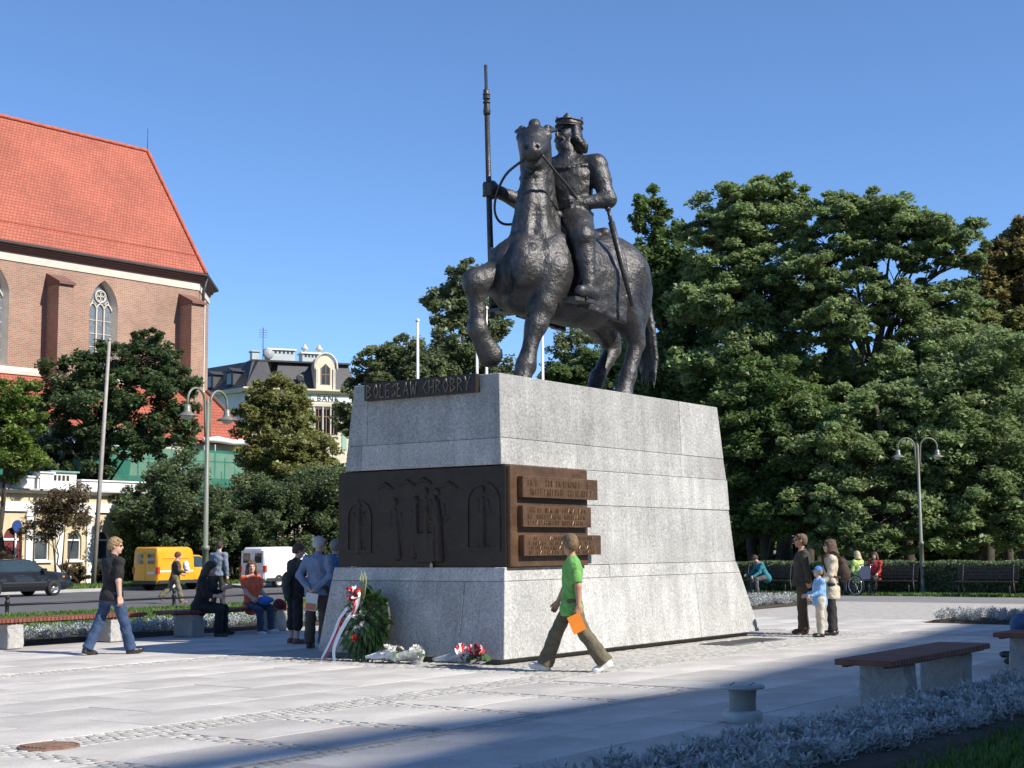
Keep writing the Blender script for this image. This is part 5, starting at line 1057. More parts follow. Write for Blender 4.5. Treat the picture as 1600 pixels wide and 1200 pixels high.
# far wood behind: reads as one dark mass
r = np.random.RandomState(77); C = []
for px in np.arange(860, 1760, 16): 
    for k in range(9):
        d = 78 + r.uniform(-5, 9); hmax = 9.5 if px > 1120 else (11 if px > 1010 else 7.5); p = at(px + r.uniform(-14, 14), 858, d); C.append((p.x, p.y, r.uniform(.3, hmax)))
C = np.array(C); V = leaf_cloud(C, np.full(len(C), 1.4), 24000, .5, .8, r)
tag(link('far_wood', np_mesh('far_wood', V, np.arange(len(V)).reshape(-1, 3)), L_DARK), 'dense dark wood closing the park behind the right-hand trees', 'wood', kind='stuff')
BG = 'trees showing above the pedestal'
tree('linden_tree', 'tall green tree rising behind the lifted foreleg of the horse', 'tree', G0(735, 92), [L_(728, 440, 92, 1.4, 1.3, 1.2), L_(700, 480, 92, 1.6, 1.4, 1.3), L_(745, 490, 92, 1.6, 1.5, 1.3), L_(720, 540, 91, 1.8, 1.6, 1.3), L_(765, 515, 92, 1.2, 1.2, .9), L_(690, 570, 91, 1.9, 1.6, 1.3), L_(740, 585, 91, 2.2, 1.8, 1.5), L_(700, 640, 91, 2.5, 2, 1.6)], 9000, .34, L_FAR, 31, .3, 15, clumps=15, cr=.34, flat=.8, group=BG, shell=.4)
tree('linden_tree', 'rounded green tree behind the flagpole left of the statue', 'tree', G0(615, 88), [L_(600, 570, 88, 1.5, 1.4, 1.1), L_(640, 560, 88, 1.5, 1.4, 1.2), L_(580, 605, 88, 1.4, 1.4, 1.1), L_(625, 610, 87, 2.0, 1.6, 1.4), L_(660, 590, 88, 1.4, 1.4, 1.2), L_(575, 650, 87, 1.8, 1.5, 1.3), L_(650, 660, 87, 2.2, 1.8, 1.6)], 8000, .33, L_FAR, 32, .26, 9.5, clumps=15, cr=.35, flat=.8, group=BG, shell=.4)
tree('linden_tree', 'pale thin tree seen between the legs of the horse', 'tree', G0(905, 96), [L_(900, 545, 96, 1.6, 1.4, 1.3), L_(920, 580, 96, 1.7, 1.5, 1.2), L_(880, 590, 96, 1.5, 1.4, 1.1), L_(905, 630, 96, 2.5, 2, 1.6)], 3600, .33, L_FAR, 33, .25, 12, clumps=13, cr=.36, flat=.8, group=BG)
tree('linden_tree', 'dark low tree crown just above the pedestal beneath the horse', 'tree', G0(960, 84), [L_(880, 590, 84, 1.2, 1.2, .7), L_(930, 580, 84, 1.5, 1.3, .9), L_(985, 560, 84, 1.9, 1.6, 1.4), L_(950, 640, 84, 2.6, 2, 1.6)], 6000, .33, L_DARK, 34, .25, 9.5, clumps=14, cr=.36, flat=.8, group=BG)
LG = 'trees and bushes along the far side of the road'
tree('maple_tree', 'dark green maple in front of the brick church behind the grey pole', 'tree', G0(150, 76), [L_(110, 590, 76, 1.7, 1.6, 1.2), L_(170, 570, 76, 1.7, 1.6, 1.2), L_(225, 560, 76, 1.5, 1.4, 1.2), L_(228, 530, 76, .9, .9, .7), L_(85, 625, 76, 1.3, 1.3, .9), L_(150, 630, 75, 1.9, 1.6, 1.2), L_(220, 620, 75, 1.9, 1.6, 1.2), L_(270, 600, 76, 1.2, 1.3, 1.1), L_(285, 650, 76, 1.2, 1.2, 1.0), L_(100, 680, 75, 1.5, 1.4, .9), L_(175, 690, 75, 1.9, 1.6, 1.1), L_(250, 690, 75, 1.7, 1.5, 1.0), L_(75, 715, 75, 1.1, 1.2, .7), L_(130, 740, 75, 1.4, 1.3, .8)], 15000, .27, L_MAPLE, 35, .28, 8.0, clumps=13, cr=.33, flat=.75, group=LG, shell=.4)
tree('ash_tree', 'yellowing ash tree in front of the mansard house', 'tree', G0(450, 80), [L_(435, 620, 80, 1.5, 1.4, 1.2), L_(452, 645, 80, 1.3, 1.3, 1.1), L_(408, 660, 80, 1.4, 1.4, 1.2), L_(450, 690, 79, 2.0, 1.7, 1.3), L_(497, 720, 80, 1.4, 1.4, 1.2), L_(412, 720, 79, 1.5, 1.5, 1.3), L_(480, 750, 79, 2.1, 1.7, 1.3), L_(420, 780, 79, 2.2, 1.7, 1.3), L_(515, 770, 79, 1.7, 1.5, 1.2), L_(430, 650, 80, 1.6, 1.4, 1.1), L_(472, 700, 80, 1.4, 1.4, 1.2), L_(440, 740, 78.5, 1.9, 1.6, 1.2)], 21000, .25, L_ASH, 36, .24, 8.5, clumps=14, cr=.34, flat=.75, group=LG, shell=.4)
tree('linden_tree', 'light green tree at the left edge above the pavilion', 'tree', G0(-5, 66), [L_(15, 620, 66, 1.3, 1.2, .9), L_(25, 670, 66, 1.3, 1.2, .9), L_(-15, 660, 66, 1.6, 1.4, 1.2), L_(15, 720, 66, 1.4, 1.2, .8)], 5200, .22, L_BRIGHT, 37, .2, 6, clumps=14, cr=.36, flat=.7, group=LG)
tree('lilac_bush', 'brownish small tree in front of the yellow pavilion', 'tree', G0(95, 65), [L_(75, 790, 65, .9, .8, .7), L_(110, 775, 65, .8, .8, .6), L_(60, 830, 65, .8, .7, .6), L_(120, 815, 65, .7, .7, .6), L_(90, 800, 65, .8, .8, .7)], 2600, .15, L_LILAC, 38, .05, 2.6, clumps=24, cr=.5, flat=.8, group=LG, stems=((.6, .1), (-.5, .2), (.25, -.3)))
BGp = 'bushes beside the road'
for i, (px, d, w, h, lm, n, lab) in enumerate(((205, 72, 1.0, 3.6, L_BUSH, 3600, 'leafy bush at the right corner of the pavilion'), (255, 71, 1.6, 4.6, L_BUSH, 6500, 'tall dark bush right behind the yellow van'), (310, 72, 1.5, 2.9, L_BUSH, 6500, 'dark bush behind the lamp post and grey-shirted man'), (365, 73, 1.5, 2.9, L_BUSH, 6500, 'dark green bush between the two vans'), (425, 75, 1.8, 4.0, L_BUSH, 6500, 'dark bush right behind the white van'), (485, 76, 1.8, 4.3, L_BUSH, 6500, 'dark bush beside the pedestal behind the old couple'), (545, 77, 2.0, 4.8, L_BUSH, 5500, 'dark bush half hidden by the left edge of the pedestal'), (125, 66, .8, 1.3, L_LILAC, 1500, 'low brown shrub under the pavilion windows'), (165, 67, .7, 1.2, L_LILAC, 1200, 'low shrub just left of the yellow van'), (12, 64, .5, 1.7, L_LILAC, 900, 'reddish shrub at the left edge behind the dark car'))):
    b = G0(px, d); rr = random.Random(i + 9); lob = []; h, w, n = (h * 1.28, w * 1.25, int(n * 1.35)) if h > 2 else (h, w, n)
    for k in range(7 if h > 2 else 4): lob.append(((b[0] + rr.uniform(-.8, .8) * w, b[1] + rr.uniform(-.5, .5) * w, h * (.22 + .66 * k / 6 if h > 2 else .3 + .12 * k)), (w * rr.uniform(.5, .75), w * .6, h * .16 if h > 2 else h * .22)))
    tree('bush', lab, 'bush', b, lob, n, .20 if h > 2 else .13, lm, 60 + i, .08, h * .6, clumps=14, cr=.42, flat=.9, group=BGp, shell=.45)
# clipped hedge
HD = thing('clipped_hedge', 'long clipped dark hedge along the far side of the park path', 'hedge', S(45.2, 0, 0), AX)
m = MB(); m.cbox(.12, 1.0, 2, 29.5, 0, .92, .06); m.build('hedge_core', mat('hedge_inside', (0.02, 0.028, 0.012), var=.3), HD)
r = np.random.RandomState(5); n = 42000; s_ = r.uniform(2, 29.5, n); f = r.uniform(0, 1, n); t_ = np.where(f < .55, r.uniform(-.02, .10, n), r.uniform(.0, 1.1, n)); z_ = np.where(f < .55, r.uniform(.02, 1.0, n), r.uniform(.93, 1.04, n) + .02 * np.sin(s_ * 3))
Lf = .085 * r.uniform(.6, 1.3, n); a = r.uniform(0, 2 * np.pi, n); el = r.normal(.2, .6, n); d = np.stack([np.cos(a) * np.cos(el), np.sin(a) * np.cos(el), np.sin(el)], 1); sd_ = np.cross(d, r.normal(0, 1, (n, 3))); sd_ /= np.linalg.norm(sd_, axis=1)[:, None]; p = np.stack([t_, s_, z_], 1)
V = np.stack([p - d * (Lf * .5)[:, None] + sd_ * (Lf * .35)[:, None], p + d * (Lf * .5)[:, None], p - d * (Lf * .4)[:, None] - sd_ * (Lf * .35)[:, None]], 1).reshape(-1, 3)
o = link('hedge_leaves', np_mesh('hedge_leaves', V, np.arange(n * 3).reshape(-1, 3)), L_BUSH, HD); o['kind'] = 'stuff'
# ------------------------------------------------------------------ benches, lamps, poles, rails
M_WOOD = mat('red_brown_slat', (0.20, 0.062, 0.035), rough=.6, var=.25, scale=9, rand=.2, bump=.3, bscale=30); M_BLEG = mat('rough_granite_leg', (0.40, 0.39, 0.375), rough=.9, var=.15, scale=4, speck=.25, spscale=60, bump=1.0, bscale=18)
M_STEEL_D = mat('dark_bench_frame', (0.03, 0.03, 0.03), rough=.6, var=.15)
m = MB(); m.cbox(-.035, .035, -.28, .28, -.055, 0, .006); slat_me = m.mesh('slat', M_WOOD)
def leg_mesh(seed):
    bm = bmesh.new(); bmesh.ops.create_cube(bm, size=1.0); bmesh.ops.scale(bm, vec=(.30, .46, .40), verts=bm.verts); bmesh.ops.translate(bm, vec=(0, 0, .20), verts=bm.verts); bmesh.ops.subdivide_edges(bm, edges=bm.edges, cuts=4, use_grid_fill=True)
    r = random.Random(seed)
    for v in bm.verts:
        if v.co.z > .01: v.co += Vector((r.uniform(-.008, .008), r.uniform(-.008, .008), r.uniform(-.004, .0)))
    bmesh.ops.bevel(bm, geom=[e for e in bm.edges if e.calc_face_angle(0) > 1.2], offset=.012, segments=1, affect='EDGES')
    me = bpy.data.meshes.new('bench_leg'); bm.to_mesh(me); bm.free(); me.materials.append(M_BLEG); return me
lm1, lm2 = leg_mesh(1), leg_mesh(2)
def bench(label, t0, t1, s):
    B = thing('slatted_bench', label, 'bench', S((t0 + t1) / 2, s, 0), AX, 'slatted benches with granite legs'); L = t1 - t0; n = int(L / .078)
    for i in range(n): link('slat', slat_me, None, B, (-L / 2 + (i + .5) * L / n, 0, .475))
    m = MB()
    for y in (-.2, .2): m.box(-L / 2 + .05, L / 2 - .05, y - .025, y + .025, .40, .4185)
    m.build('rail', M_STEEL_D, B)
    for x, me in ((-L / 2 + .62, lm1), (L / 2 - .62, lm2)): link('leg', me, None, B, (x, 0, 0))
    return B
bench('slatted bench in full sun at the left edge behind the man in black', 14.35, 17.65, 20.45); bench('slatted bench on which the two young women sit', 18.1, 21.5, 20.3)
bench('empty slatted bench in the shade on the right beside the silver bedding', 13.15, 16.05, 5.28); bench('slatted bench cut by the right frame edge', 17.95, 21.2, 5.28)
# park benches with backrests before the hedge
def park_bench(label, t, s):
    B = thing('park_bench', label, 'bench', S(t, s, 0), AX, 'dark park benches along the hedge'); M_DW = mat('dark_park_slat', (0.035, 0.022, 0.015), rough=.6, var=.25, scale=8)
    for i in range(4): m = MB(); m.box(-.42 + i * .105, -.34 + i * .105, -.9, .9, .43, .46); m.build('seat_slat', M_DW, B)
    for i in range(4): m = MB(); m.box(.02 + i * .028, .05 + i * .028, -.9, .9, .52 + i * .1, .60 + i * .1); m.build('back_slat', M_DW, B)
    for y in (-.75, .75): m = MB(); m.tube([(-.40, y, 0), (-.36, y, .42), (.0, y, .42), (.02, y, .55), (.14, y, .95)], .025, 6); m.tube([(.12, y, 0), (.0, y, .42)], .025, 6); m.build('side_frame', M_STEEL_D, B)
    return B
park_bench('dark park bench with backrest before the hedge near the right edge', 44.3, 13.8); park_bench('dark park bench beside the wheelchair', 44.75, 17.0); park_bench('dark park bench under the person in teal at the pedestal edge', 44.3, 20.9)
# lamp posts
M_LAMP = mat('grey_green_paint', (0.17, 0.18, 0.14), rough=.5, metal=.1, var=.12, scale=5); M_SHADE = mat('enamel_shade', (0.2, 0.2, 0.165), rough=.4, metal=.2, var=.12); M_LGLASS = mat('lamp_glass', (0.55, 0.56, 0.52), rough=.2, var=.05)
def lamp_post(label, loc, rz):
    B = thing('street_lamp', label, 'street lamp', loc, rz, 'double-armed street lamps')
    m = MB(); m.tube([(0, 0, 0), (0, 0, .12), (0, 0, .14), (0, 0, 1.55), (0, 0, 1.56), (0, 0, 1.64), (0, 0, 1.65), (0, 0, 4.6), (0, 0, 4.72)], [.12, .12, .075, .065, .085, .085, .052, .045, .02], 12); m.build('post', M_LAMP, B)
    for s in (1, -1):
        m = MB(); m.tube([(.06 * s, 0, 3.9), (.075 * s, 0, 4.3), (.09 * s, 0, 4.62)] + [(s * (.36 - .27 * math.cos(math.pi * i / 10)), 0, 4.62 + .27 * math.sin(math.pi * i / 10)) for i in range(1, 11)] + [(.63 * s, 0, 4.45)], .026, 8); arm = m.build('arm', M_LAMP, B)
        m = MB(); m.lathe([(.03, .20), (.065, .18), (.07, .09), (.085, .04), (.14, .0), (.22, -.035), (.22, -.045), (.14, -.02), (.07, -.02)], 18); sh_ = m.build('lamp_shade', M_SHADE, arm, (.63 * s, 0, 4.33))
        m = MB(); m.lathe([(.125, -.022), (.12, -.07), (.08, -.11), (0, -.125)], 16); m.build('glass_bowl', M_LGLASS, sh_)
    return B
lamp_post('grey-green double-armed lamp post on the lawn behind the seated women', (-6.36, 30.6, 0), R_(62)); lamp_post('grey-green double-armed lamp post in front of the hedge on the right', (12.75, 46.3, 0), R_(4))
# tall pole leaning a little, flagpoles
b = Vector((-18.75, 66.2, 0)); m = MB(); tp_ = at(171, 533, 66.0); m.tube([b, b.lerp(tp_, .5), tp_], [.115, .095, .07], 10); m.tube([tp_, tp_ + Vector((0, 0, .12))], .08, 8); tag(m.build('utility_pole', mat('weathered_concrete', (0.33, 0.30, 0.27), var=.15, scale=3)), 'tall weathered grey pole leaning slightly in front of the church', 'pole')
M_FLAG = mat('white_flagpole', (0.72, 0.72, 0.72), rough=.4, var=.06)
for px, top_, d, lab in ((653, 503, 56, 'white flagpole standing free against the sky left of the statue'), (747, 520, 58, 'white flagpole hidden behind the lifted hoof of the horse, left one'), (762, 484, 54, 'white flagpole just right of the lifted foreleg of the horse'), (851, 505, 56, 'white flagpole seen below the belly of the horse')):
    p = at(px, 858, d); z = at(px, top_, d).z; F = thing('flagpole', lab, 'flagpole', (p.x, p.y, 0), 0, 'white flagpoles behind the monument'); m = MB(); m.tube([(0, 0, 0), (0, 0, z)], [.075, .05], 8); m.build('pole', M_FLAG, F); m = MB(); m.sphere((0, 0, z + .05), .085, 8, 6); m.build('finial', M_FLAG, F)
# low rail along the road
M_IRON = mat('black_iron', (0.02, 0.02, 0.02), rough=.5, metal=.4, var=.2)
for i, t in enumerate((12.5, 18.1, 23.7, 29.3, 34.9, 40.5)):
    B = thing('rail_post', ['low iron post of the road rail beyond the left frame edge', 'low iron post just outside the left frame edge', 'low black iron post with ball finial at the left edge of the road rail', 'low black iron post below the red-haired woman crossing the road', 'low black iron post behind the seated women', 'low black iron post behind the old couple'][i], 'bollard', S(t, 32.4, -.12), AX, 'iron posts and rail along the road')
    m = MB(); m.lathe([(.075, 0), (.075, .05), (.05, .08), (.05, .34), (.065, .36), (.065, .42), (.045, .44), (.04, .47), (.06, .52), (.05, .57), (0, .59)], 12); m.build('post', M_IRON, B)
    m = MB(); m.tube([(.04, 0, .33), (5.56, 0, .33)], .03, 8); m.build('rail', M_IRON, B)
# drum-shaped ground light
GL = thing('ground_light', 'pale drum-shaped ground light with flat lid standing in the shaded foreground', 'ground light', (2.0, 13.15, 0), 0)
M_DRUM = mat('pale_cast_metal', (0.40, 0.41, 0.40), rough=.5, metal=.2, var=.15, scale=8, stain=.2)
m = MB(); m.lathe([(.165, 0), (.17, .01), (.17, .085), (.155, .10), (.12, .105)], 28); m.build('base_ring', M_DRUM, GL); m = MB(); m.lathe([(.118, .10), (.115, .18), (.122, .26), (.13, .285)], 28); m.build('drum', mat('dull_grey_body', (0.22, 0.22, 0.20), rough=.6, var=.15), GL)
m = MB(); m.lathe([(.12, .283), (.19, .287), (.198, .297), (.195, .315), (.16, .325), (.0, .322)], 28); lid = m.build('lid', M_DRUM, GL)
for a in range(4): m = MB(); m.lathe([(0, .010), (.01, .009), (.012, 0)], 8); m.build('bolt', M_STEEL_D, lid, (.12 * math.cos(a * math.pi / 2 + .5), .12 * math.sin(a * math.pi / 2 + .5), .322))
# road sign beside the pavilion
RS = thing('road_sign', 'blue road sign on a white post at the left in front of the pavilion', 'sign', (-22.6, 67.2, 0), R_(60)); m = MB(); m.tube([(0, 0, 0), (0, 0, 3.0)], .05, 8); m.build('post', M_FRAMEW, RS)
m = MB(); m.lathe([(0, -.02), (.27, -.02), (.27, .02), (0, .02)], 20, (0, -.07, 2.75), False, 'y'); m.build('sign_disc', mat('sign_blue', (0.02, 0.06, 0.22), rough=.4, var=.1), RS)
# ------------------------------------------------------------------ vehicles
M_TYRE = mat('tyre_rubber', (0.018, 0.018, 0.018), rough=.8, var=.2); M_CGLASS = mat('car_glass', (0.03, 0.045, 0.05), rough=.06, var=0, spec=1.0); M_PLASTIC = mat('black_plastic', (0.03, 0.03, 0.032), rough=.6, var=.1)
M_RIM = mat('alloy_rim', (0.42, 0.43, 0.44), rough=.35, metal=.7, var=.1); M_RED = mat('red_lens', (0.45, 0.02, 0.015), rough=.2, var=0); M_AMBER = mat('amber_lens', (0.7, 0.22, 0.02), rough=.2, var=0); M_LENS = mat('clear_lens', (0.6, 0.62, 0.65), rough=.15, var=0)
def loft(name, stations, mats, parent, glass=None):
    """stations: (x, half outline from sill to roof as (y,z)); mirrored"""
    m = MB(); n = len(stations[0][1]); vs = []
    for x, pr in stations: vs += [(x, -y, z) for y, z in pr] + [(x, y, z) for y, z in reversed(pr)]
    N2 = 2 * n; fs = []; mi = []
    for i in range(len(stations) - 1):
        for k in range(N2):
            k2 = (k + 1) % N2; fs.append((i * N2 + k, i * N2 + k2, (i + 1) * N2 + k2, (i + 1) * N2 + k)); mi.append(1 if glass and glass(i, k, n) else 0)
    fs += [tuple(range(N2))[::-1], tuple((len(stations) - 1) * N2 + k for k in range(N2))]; mi += [0, 0]
    me = bpy.data.meshes.new(name); me.from_pydata(vs, [], fs)
    for q in mats: me.materials.append(q)
    me.polygons.foreach_set('material_index', mi)
    bm = bmesh.new(); bm.from_mesh(me); bmesh.ops.recalc_face_normals(bm, faces=bm.faces); bmesh.ops.bevel(bm, geom=[e for e in bm.edges if len(e.link_faces) == 2 and e.calc_face_angle(0) > .35], offset=.035, segments=2, profile=.5, affect='EDGES', clamp_overlap=True)
    for f in bm.faces: f.smooth = True
    bm.to_mesh(me); bm.free(); return link(name, me, None, parent)
def wheel(parent, x, y, r, s, star=True):
    m = MB(); m.lathe([(r * .62, -.09), (r * .93, -.1), (r, -.07), (r, .07), (r * .93, .1), (r * .62, .09)], 24, axis='y'); w = m.build('wheel', M_TYRE, parent, (x, y, r)); m = MB(); m.lathe([(0, .055), (r * .16, .06), (r * .22, .04), (r * .5, .03), (r * .6, .075), (r * .64, .085), (r * .64, -.08)], 24, axis='y'); rm = m.build('rim', M_RIM if star else mat('steel_rim', (0.5, 0.5, 0.5), rough=.4, metal=.4, var=.1), w); rm.scale = (1, s, 1)
    if star:
        for k in range(5): a = 2 * math.pi * (k + .5) / 5; m = MB(); m.lathe([(0, .012), (r * .13, .01), (r * .14, 0)], 8, axis='y'); m.build('rim_gap', M_PLASTIC, rm, (r * .40 * math.cos(a), .045, r * .40 * math.sin(a)))
    m = MB(); m.lathe([(0, -.04), (r * 1.16, -.04), (r * 1.16, .02), (0, .02)], 24, axis='y'); m.build('wheel_arch', M_PLASTIC, parent, (x, y - .075 * s, r + .02))
def part_box(parent, name, x0, x1, y0, y1, z0, z1, m_, b=.008): m = MB(); m.cbox(x0, x1, y0, y1, z0, z1, b); return m.build(name, m_, parent)
# dark saloon
PAINT_D = mat('dark_blue_black_paint', (0.012, 0.014, 0.02), rough=.25, var=.1, scale=2, coat=.6)
CAR = thing('parked_car', 'dark saloon car parked at the left edge of the road with star wheels', 'car', S(36.75 - 1.35, 47.4 + .82, -.12), AX)
def cs(w, z0, zb, zt, wr): return [(w * .90, z0), (w, z0 + .18), (w, zb - .16), (w * .965, zb), (wr, zt - .03), (wr * .9, zt)]
st = [(-2.25, cs(.70, .42, .78, .80, .62)), (-2.15, cs(.82, .26, .93, .96, .72)), (-1.5, cs(.86, .22, .96, 1.0, .74)), (-.85, cs(.87, .20, .96, 1.39, .60)), (0.0, cs(.87, .20, .95, 1.43, .61)), (.45, cs(.87, .20, .94, 1.38, .60)), (1.15, cs(.87, .20, .93, .97, .72)), (1.9, cs(.85, .22, .84, .88, .70)), (2.2, cs(.78, .30, .72, .76, .62)), (2.27, cs(.70, .38, .62, .66, .58))]
loft('body', st, [PAINT_D, M_CGLASS], CAR, lambda i, k, n: 2 <= i <= 5 and (k in (3, 2 * n - 5) or (i in (2, 5) and k in (4, 5, 6))))
for x in (-1.32, 1.35):
    for s in (-1, 1): wheel(CAR, x, .80 * s, .30, s)
for s in (-1, 1):
    part_box(CAR, 'door_pillar', -.12, -.04, .66 * s - .02, .66 * s + .02, 1.0, 1.0 + .001 + .3, PAINT_D); part_box(CAR, 'mirror', .72, .90, .92 * s - .09, .92 * s + .09, .94, 1.06, PAINT_D, .02); part_box(CAR, 'headlight', 2.06, 2.22, .62 * s - .14, .62 * s + .14, .62, .74, M_LENS); part_box(CAR, 'side_moulding', -1.0, 1.0, .872 * s - .012, .872 * s + .012, .50, .56, M_PLASTIC, .004); part_box(CAR, 'indicator', 1.72, 1.82, .862 * s - .012, .862 * s + .012, .70, .76, M_AMBER, .003); part_box(CAR, 'handle', -.25, -.05, .868 * s - .02, .868 * s + .02, .78, .81, M_PLASTIC, .004)
part_box(CAR, 'bumper', 2.1, 2.34, -.74, .74, .34, .52, PAINT_D, .03)
# vans
def van(label, loc, paint, kind):
    V_ = thing('parked_van', label, 'van', loc, AX, 'small delivery vans parked across the road')
    if kind == 'box':   # tall box body behind a lower cab
        def bs(w, z0, zm, zt, wr): return [(w * .94, z0), (w, z0 + .12), (w, zm), (w * .985, zm + .3), (wr, zt - .12), (wr * .88, zt)]
        loft('cargo_body', [(-2.0, bs(.76, .34, 1.0, 1.80, .70)), (-1.94, bs(.80, .30, 1.0, 1.86, .74)), (-.2, bs(.80, .30, 1.0, 1.86, .74)), (.05, bs(.80, .30, 1.0, 1.78, .70))], [paint], V_)
        loft('cab', [(.06, cs(.78, .30, .98, 1.52, .62)), (.55, cs(.78, .28, .97, 1.50, .62)), (.80, cs(.78, .28, .96, 1.40, .60)), (1.35, cs(.78, .28, .93, .97, .66)), (1.95, cs(.76, .30, .80, .84, .62)), (2.02, cs(.70, .36, .72, .76, .58))], [paint, M_CGLASS], V_, lambda i, k, n: i in (0, 1, 2) and (k in (3, 2 * n - 5) or (i == 2 and k in (4, 5, 6))))
        zr = 1.0; rear = -2.0
    else:
        def bs(w, z0, zm, zt, wr): return [(w * .94, z0), (w, z0 + .12), (w, zm), (w * .98, zm + .35), (wr, zt - .16), (wr * .8, zt)]
        loft('cargo_body', [(-2.05, bs(.74, .40, 1.0, 1.74, .64)), (-1.97, bs(.80, .30, 1.0, 1.82, .70)), (-.3, bs(.82, .28, 1.0, 1.84, .72)), (.35, bs(.82, .28, 1.0, 1.78, .70)), (.62, bs(.82, .28, 1.0, 1.66, .64))], [paint], V_)
        loft('cab', [(.6, cs(.81, .28, 1.0, 1.64, .64)), (1.0, cs(.81, .28, .98, 1.45, .62)), (1.5, cs(.80, .28, .94, 1.0, .68)), (2.0, cs(.77, .30, .84, .88, .62)), (2.1, cs(.70, .38, .74, .78, .56))], [paint, M_CGLASS], V_, lambda i, k, n: i in (0, 1) and (k in (3, 2 * n - 5) or (i == 1 and k in (4, 5, 6))))
        rear = -2.05
    for s in (-1, 1):
        d_ = part_box(V_, 'rear_door', rear - .012, rear + .02, .02 * s if s > 0 else -.70, .70 if s > 0 else -.02, .42, 1.66, paint, .004)
        part_box(d_, 'rear_window', rear - .02, rear - .011, (.14 if s > 0 else -.58), (.58 if s > 0 else -.14), 1.12, 1.56, M_CGLASS, .003)
        part_box(V_, 'tail_light', rear - .03, rear + .10, .74 * s - .07, .74 * s + .07, .72, 1.0, M_RED)
        part_box(V_, 'mirror', .95, 1.05, .92 * s - .09, .92 * s + .09, 1.0, 1.18, M_PLASTIC, .02); part_box(V_, 'sill_trim', -1.95, 1.9, .81 * s - .015, .81 * s + .015, .30, .44, M_PLASTIC, .004)
        part_box(V_, 'headlight', 1.88, 2.06, .56 * s - .13, .56 * s + .13, .60, .74, M_LENS)
        if kind == 'box': part_box(V_, 'side_stripe', -1.9, 0.0, .803 * s - .006, .803 * s + .006, .78, .86, mat('white_stripe', (0.7, 0.6, 0.55), var=.1), .002); part_box(V_, 'body_rib', -1.7, -.25, .79 * s - .02, .79 * s + .02, 1.36, 1.385, paint, .004)
    part_box(V_, 'rear_bumper', rear - .09, rear + .03, -.76, .76, .28, .42, M_PLASTIC, .02); part_box(V_, 'number_plate', rear - .03, rear - .013, -.62, -.14, .70, .81, M_FRAMEW, .002)
    for x in (-1.18, 1.3):
        for s in (-1, 1): wheel(V_, x, .74 * s, .29, s, star=False)
    return V_
van('yellow delivery van with tall box body parked beyond the road', S(43.9 + 1.18, 49.45, -.12), mat('yellow_paint', (0.72, 0.33, 0.012), rough=.3, var=.06, scale=2, coat=.4), 'box')
van('white delivery van with dark rear windows parked beyond the road', S(48.9 + 1.18, 48.0, -.12), mat('white_paint', (0.78, 0.79, 0.82), rough=.3, var=.04, scale=2, coat=.4), 'round')
pc = thing('parked_car', 'pale car glimpsed under the trees beyond the hedge', 'car', at(1180, 870, 84).xy.to_3d(), R_(8)); loft('body', st, [mat('silver_paint', (0.35, 0.38, 0.42), rough=.3, var=.05), M_CGLASS], pc, lambda i, k, n: 2 <= i <= 5 and k in (3, 2 * n - 5))
for x in (-1.32, 1.35):
    for s in (-1, 1): wheel(pc, x, .80 * s, .30, s, False)
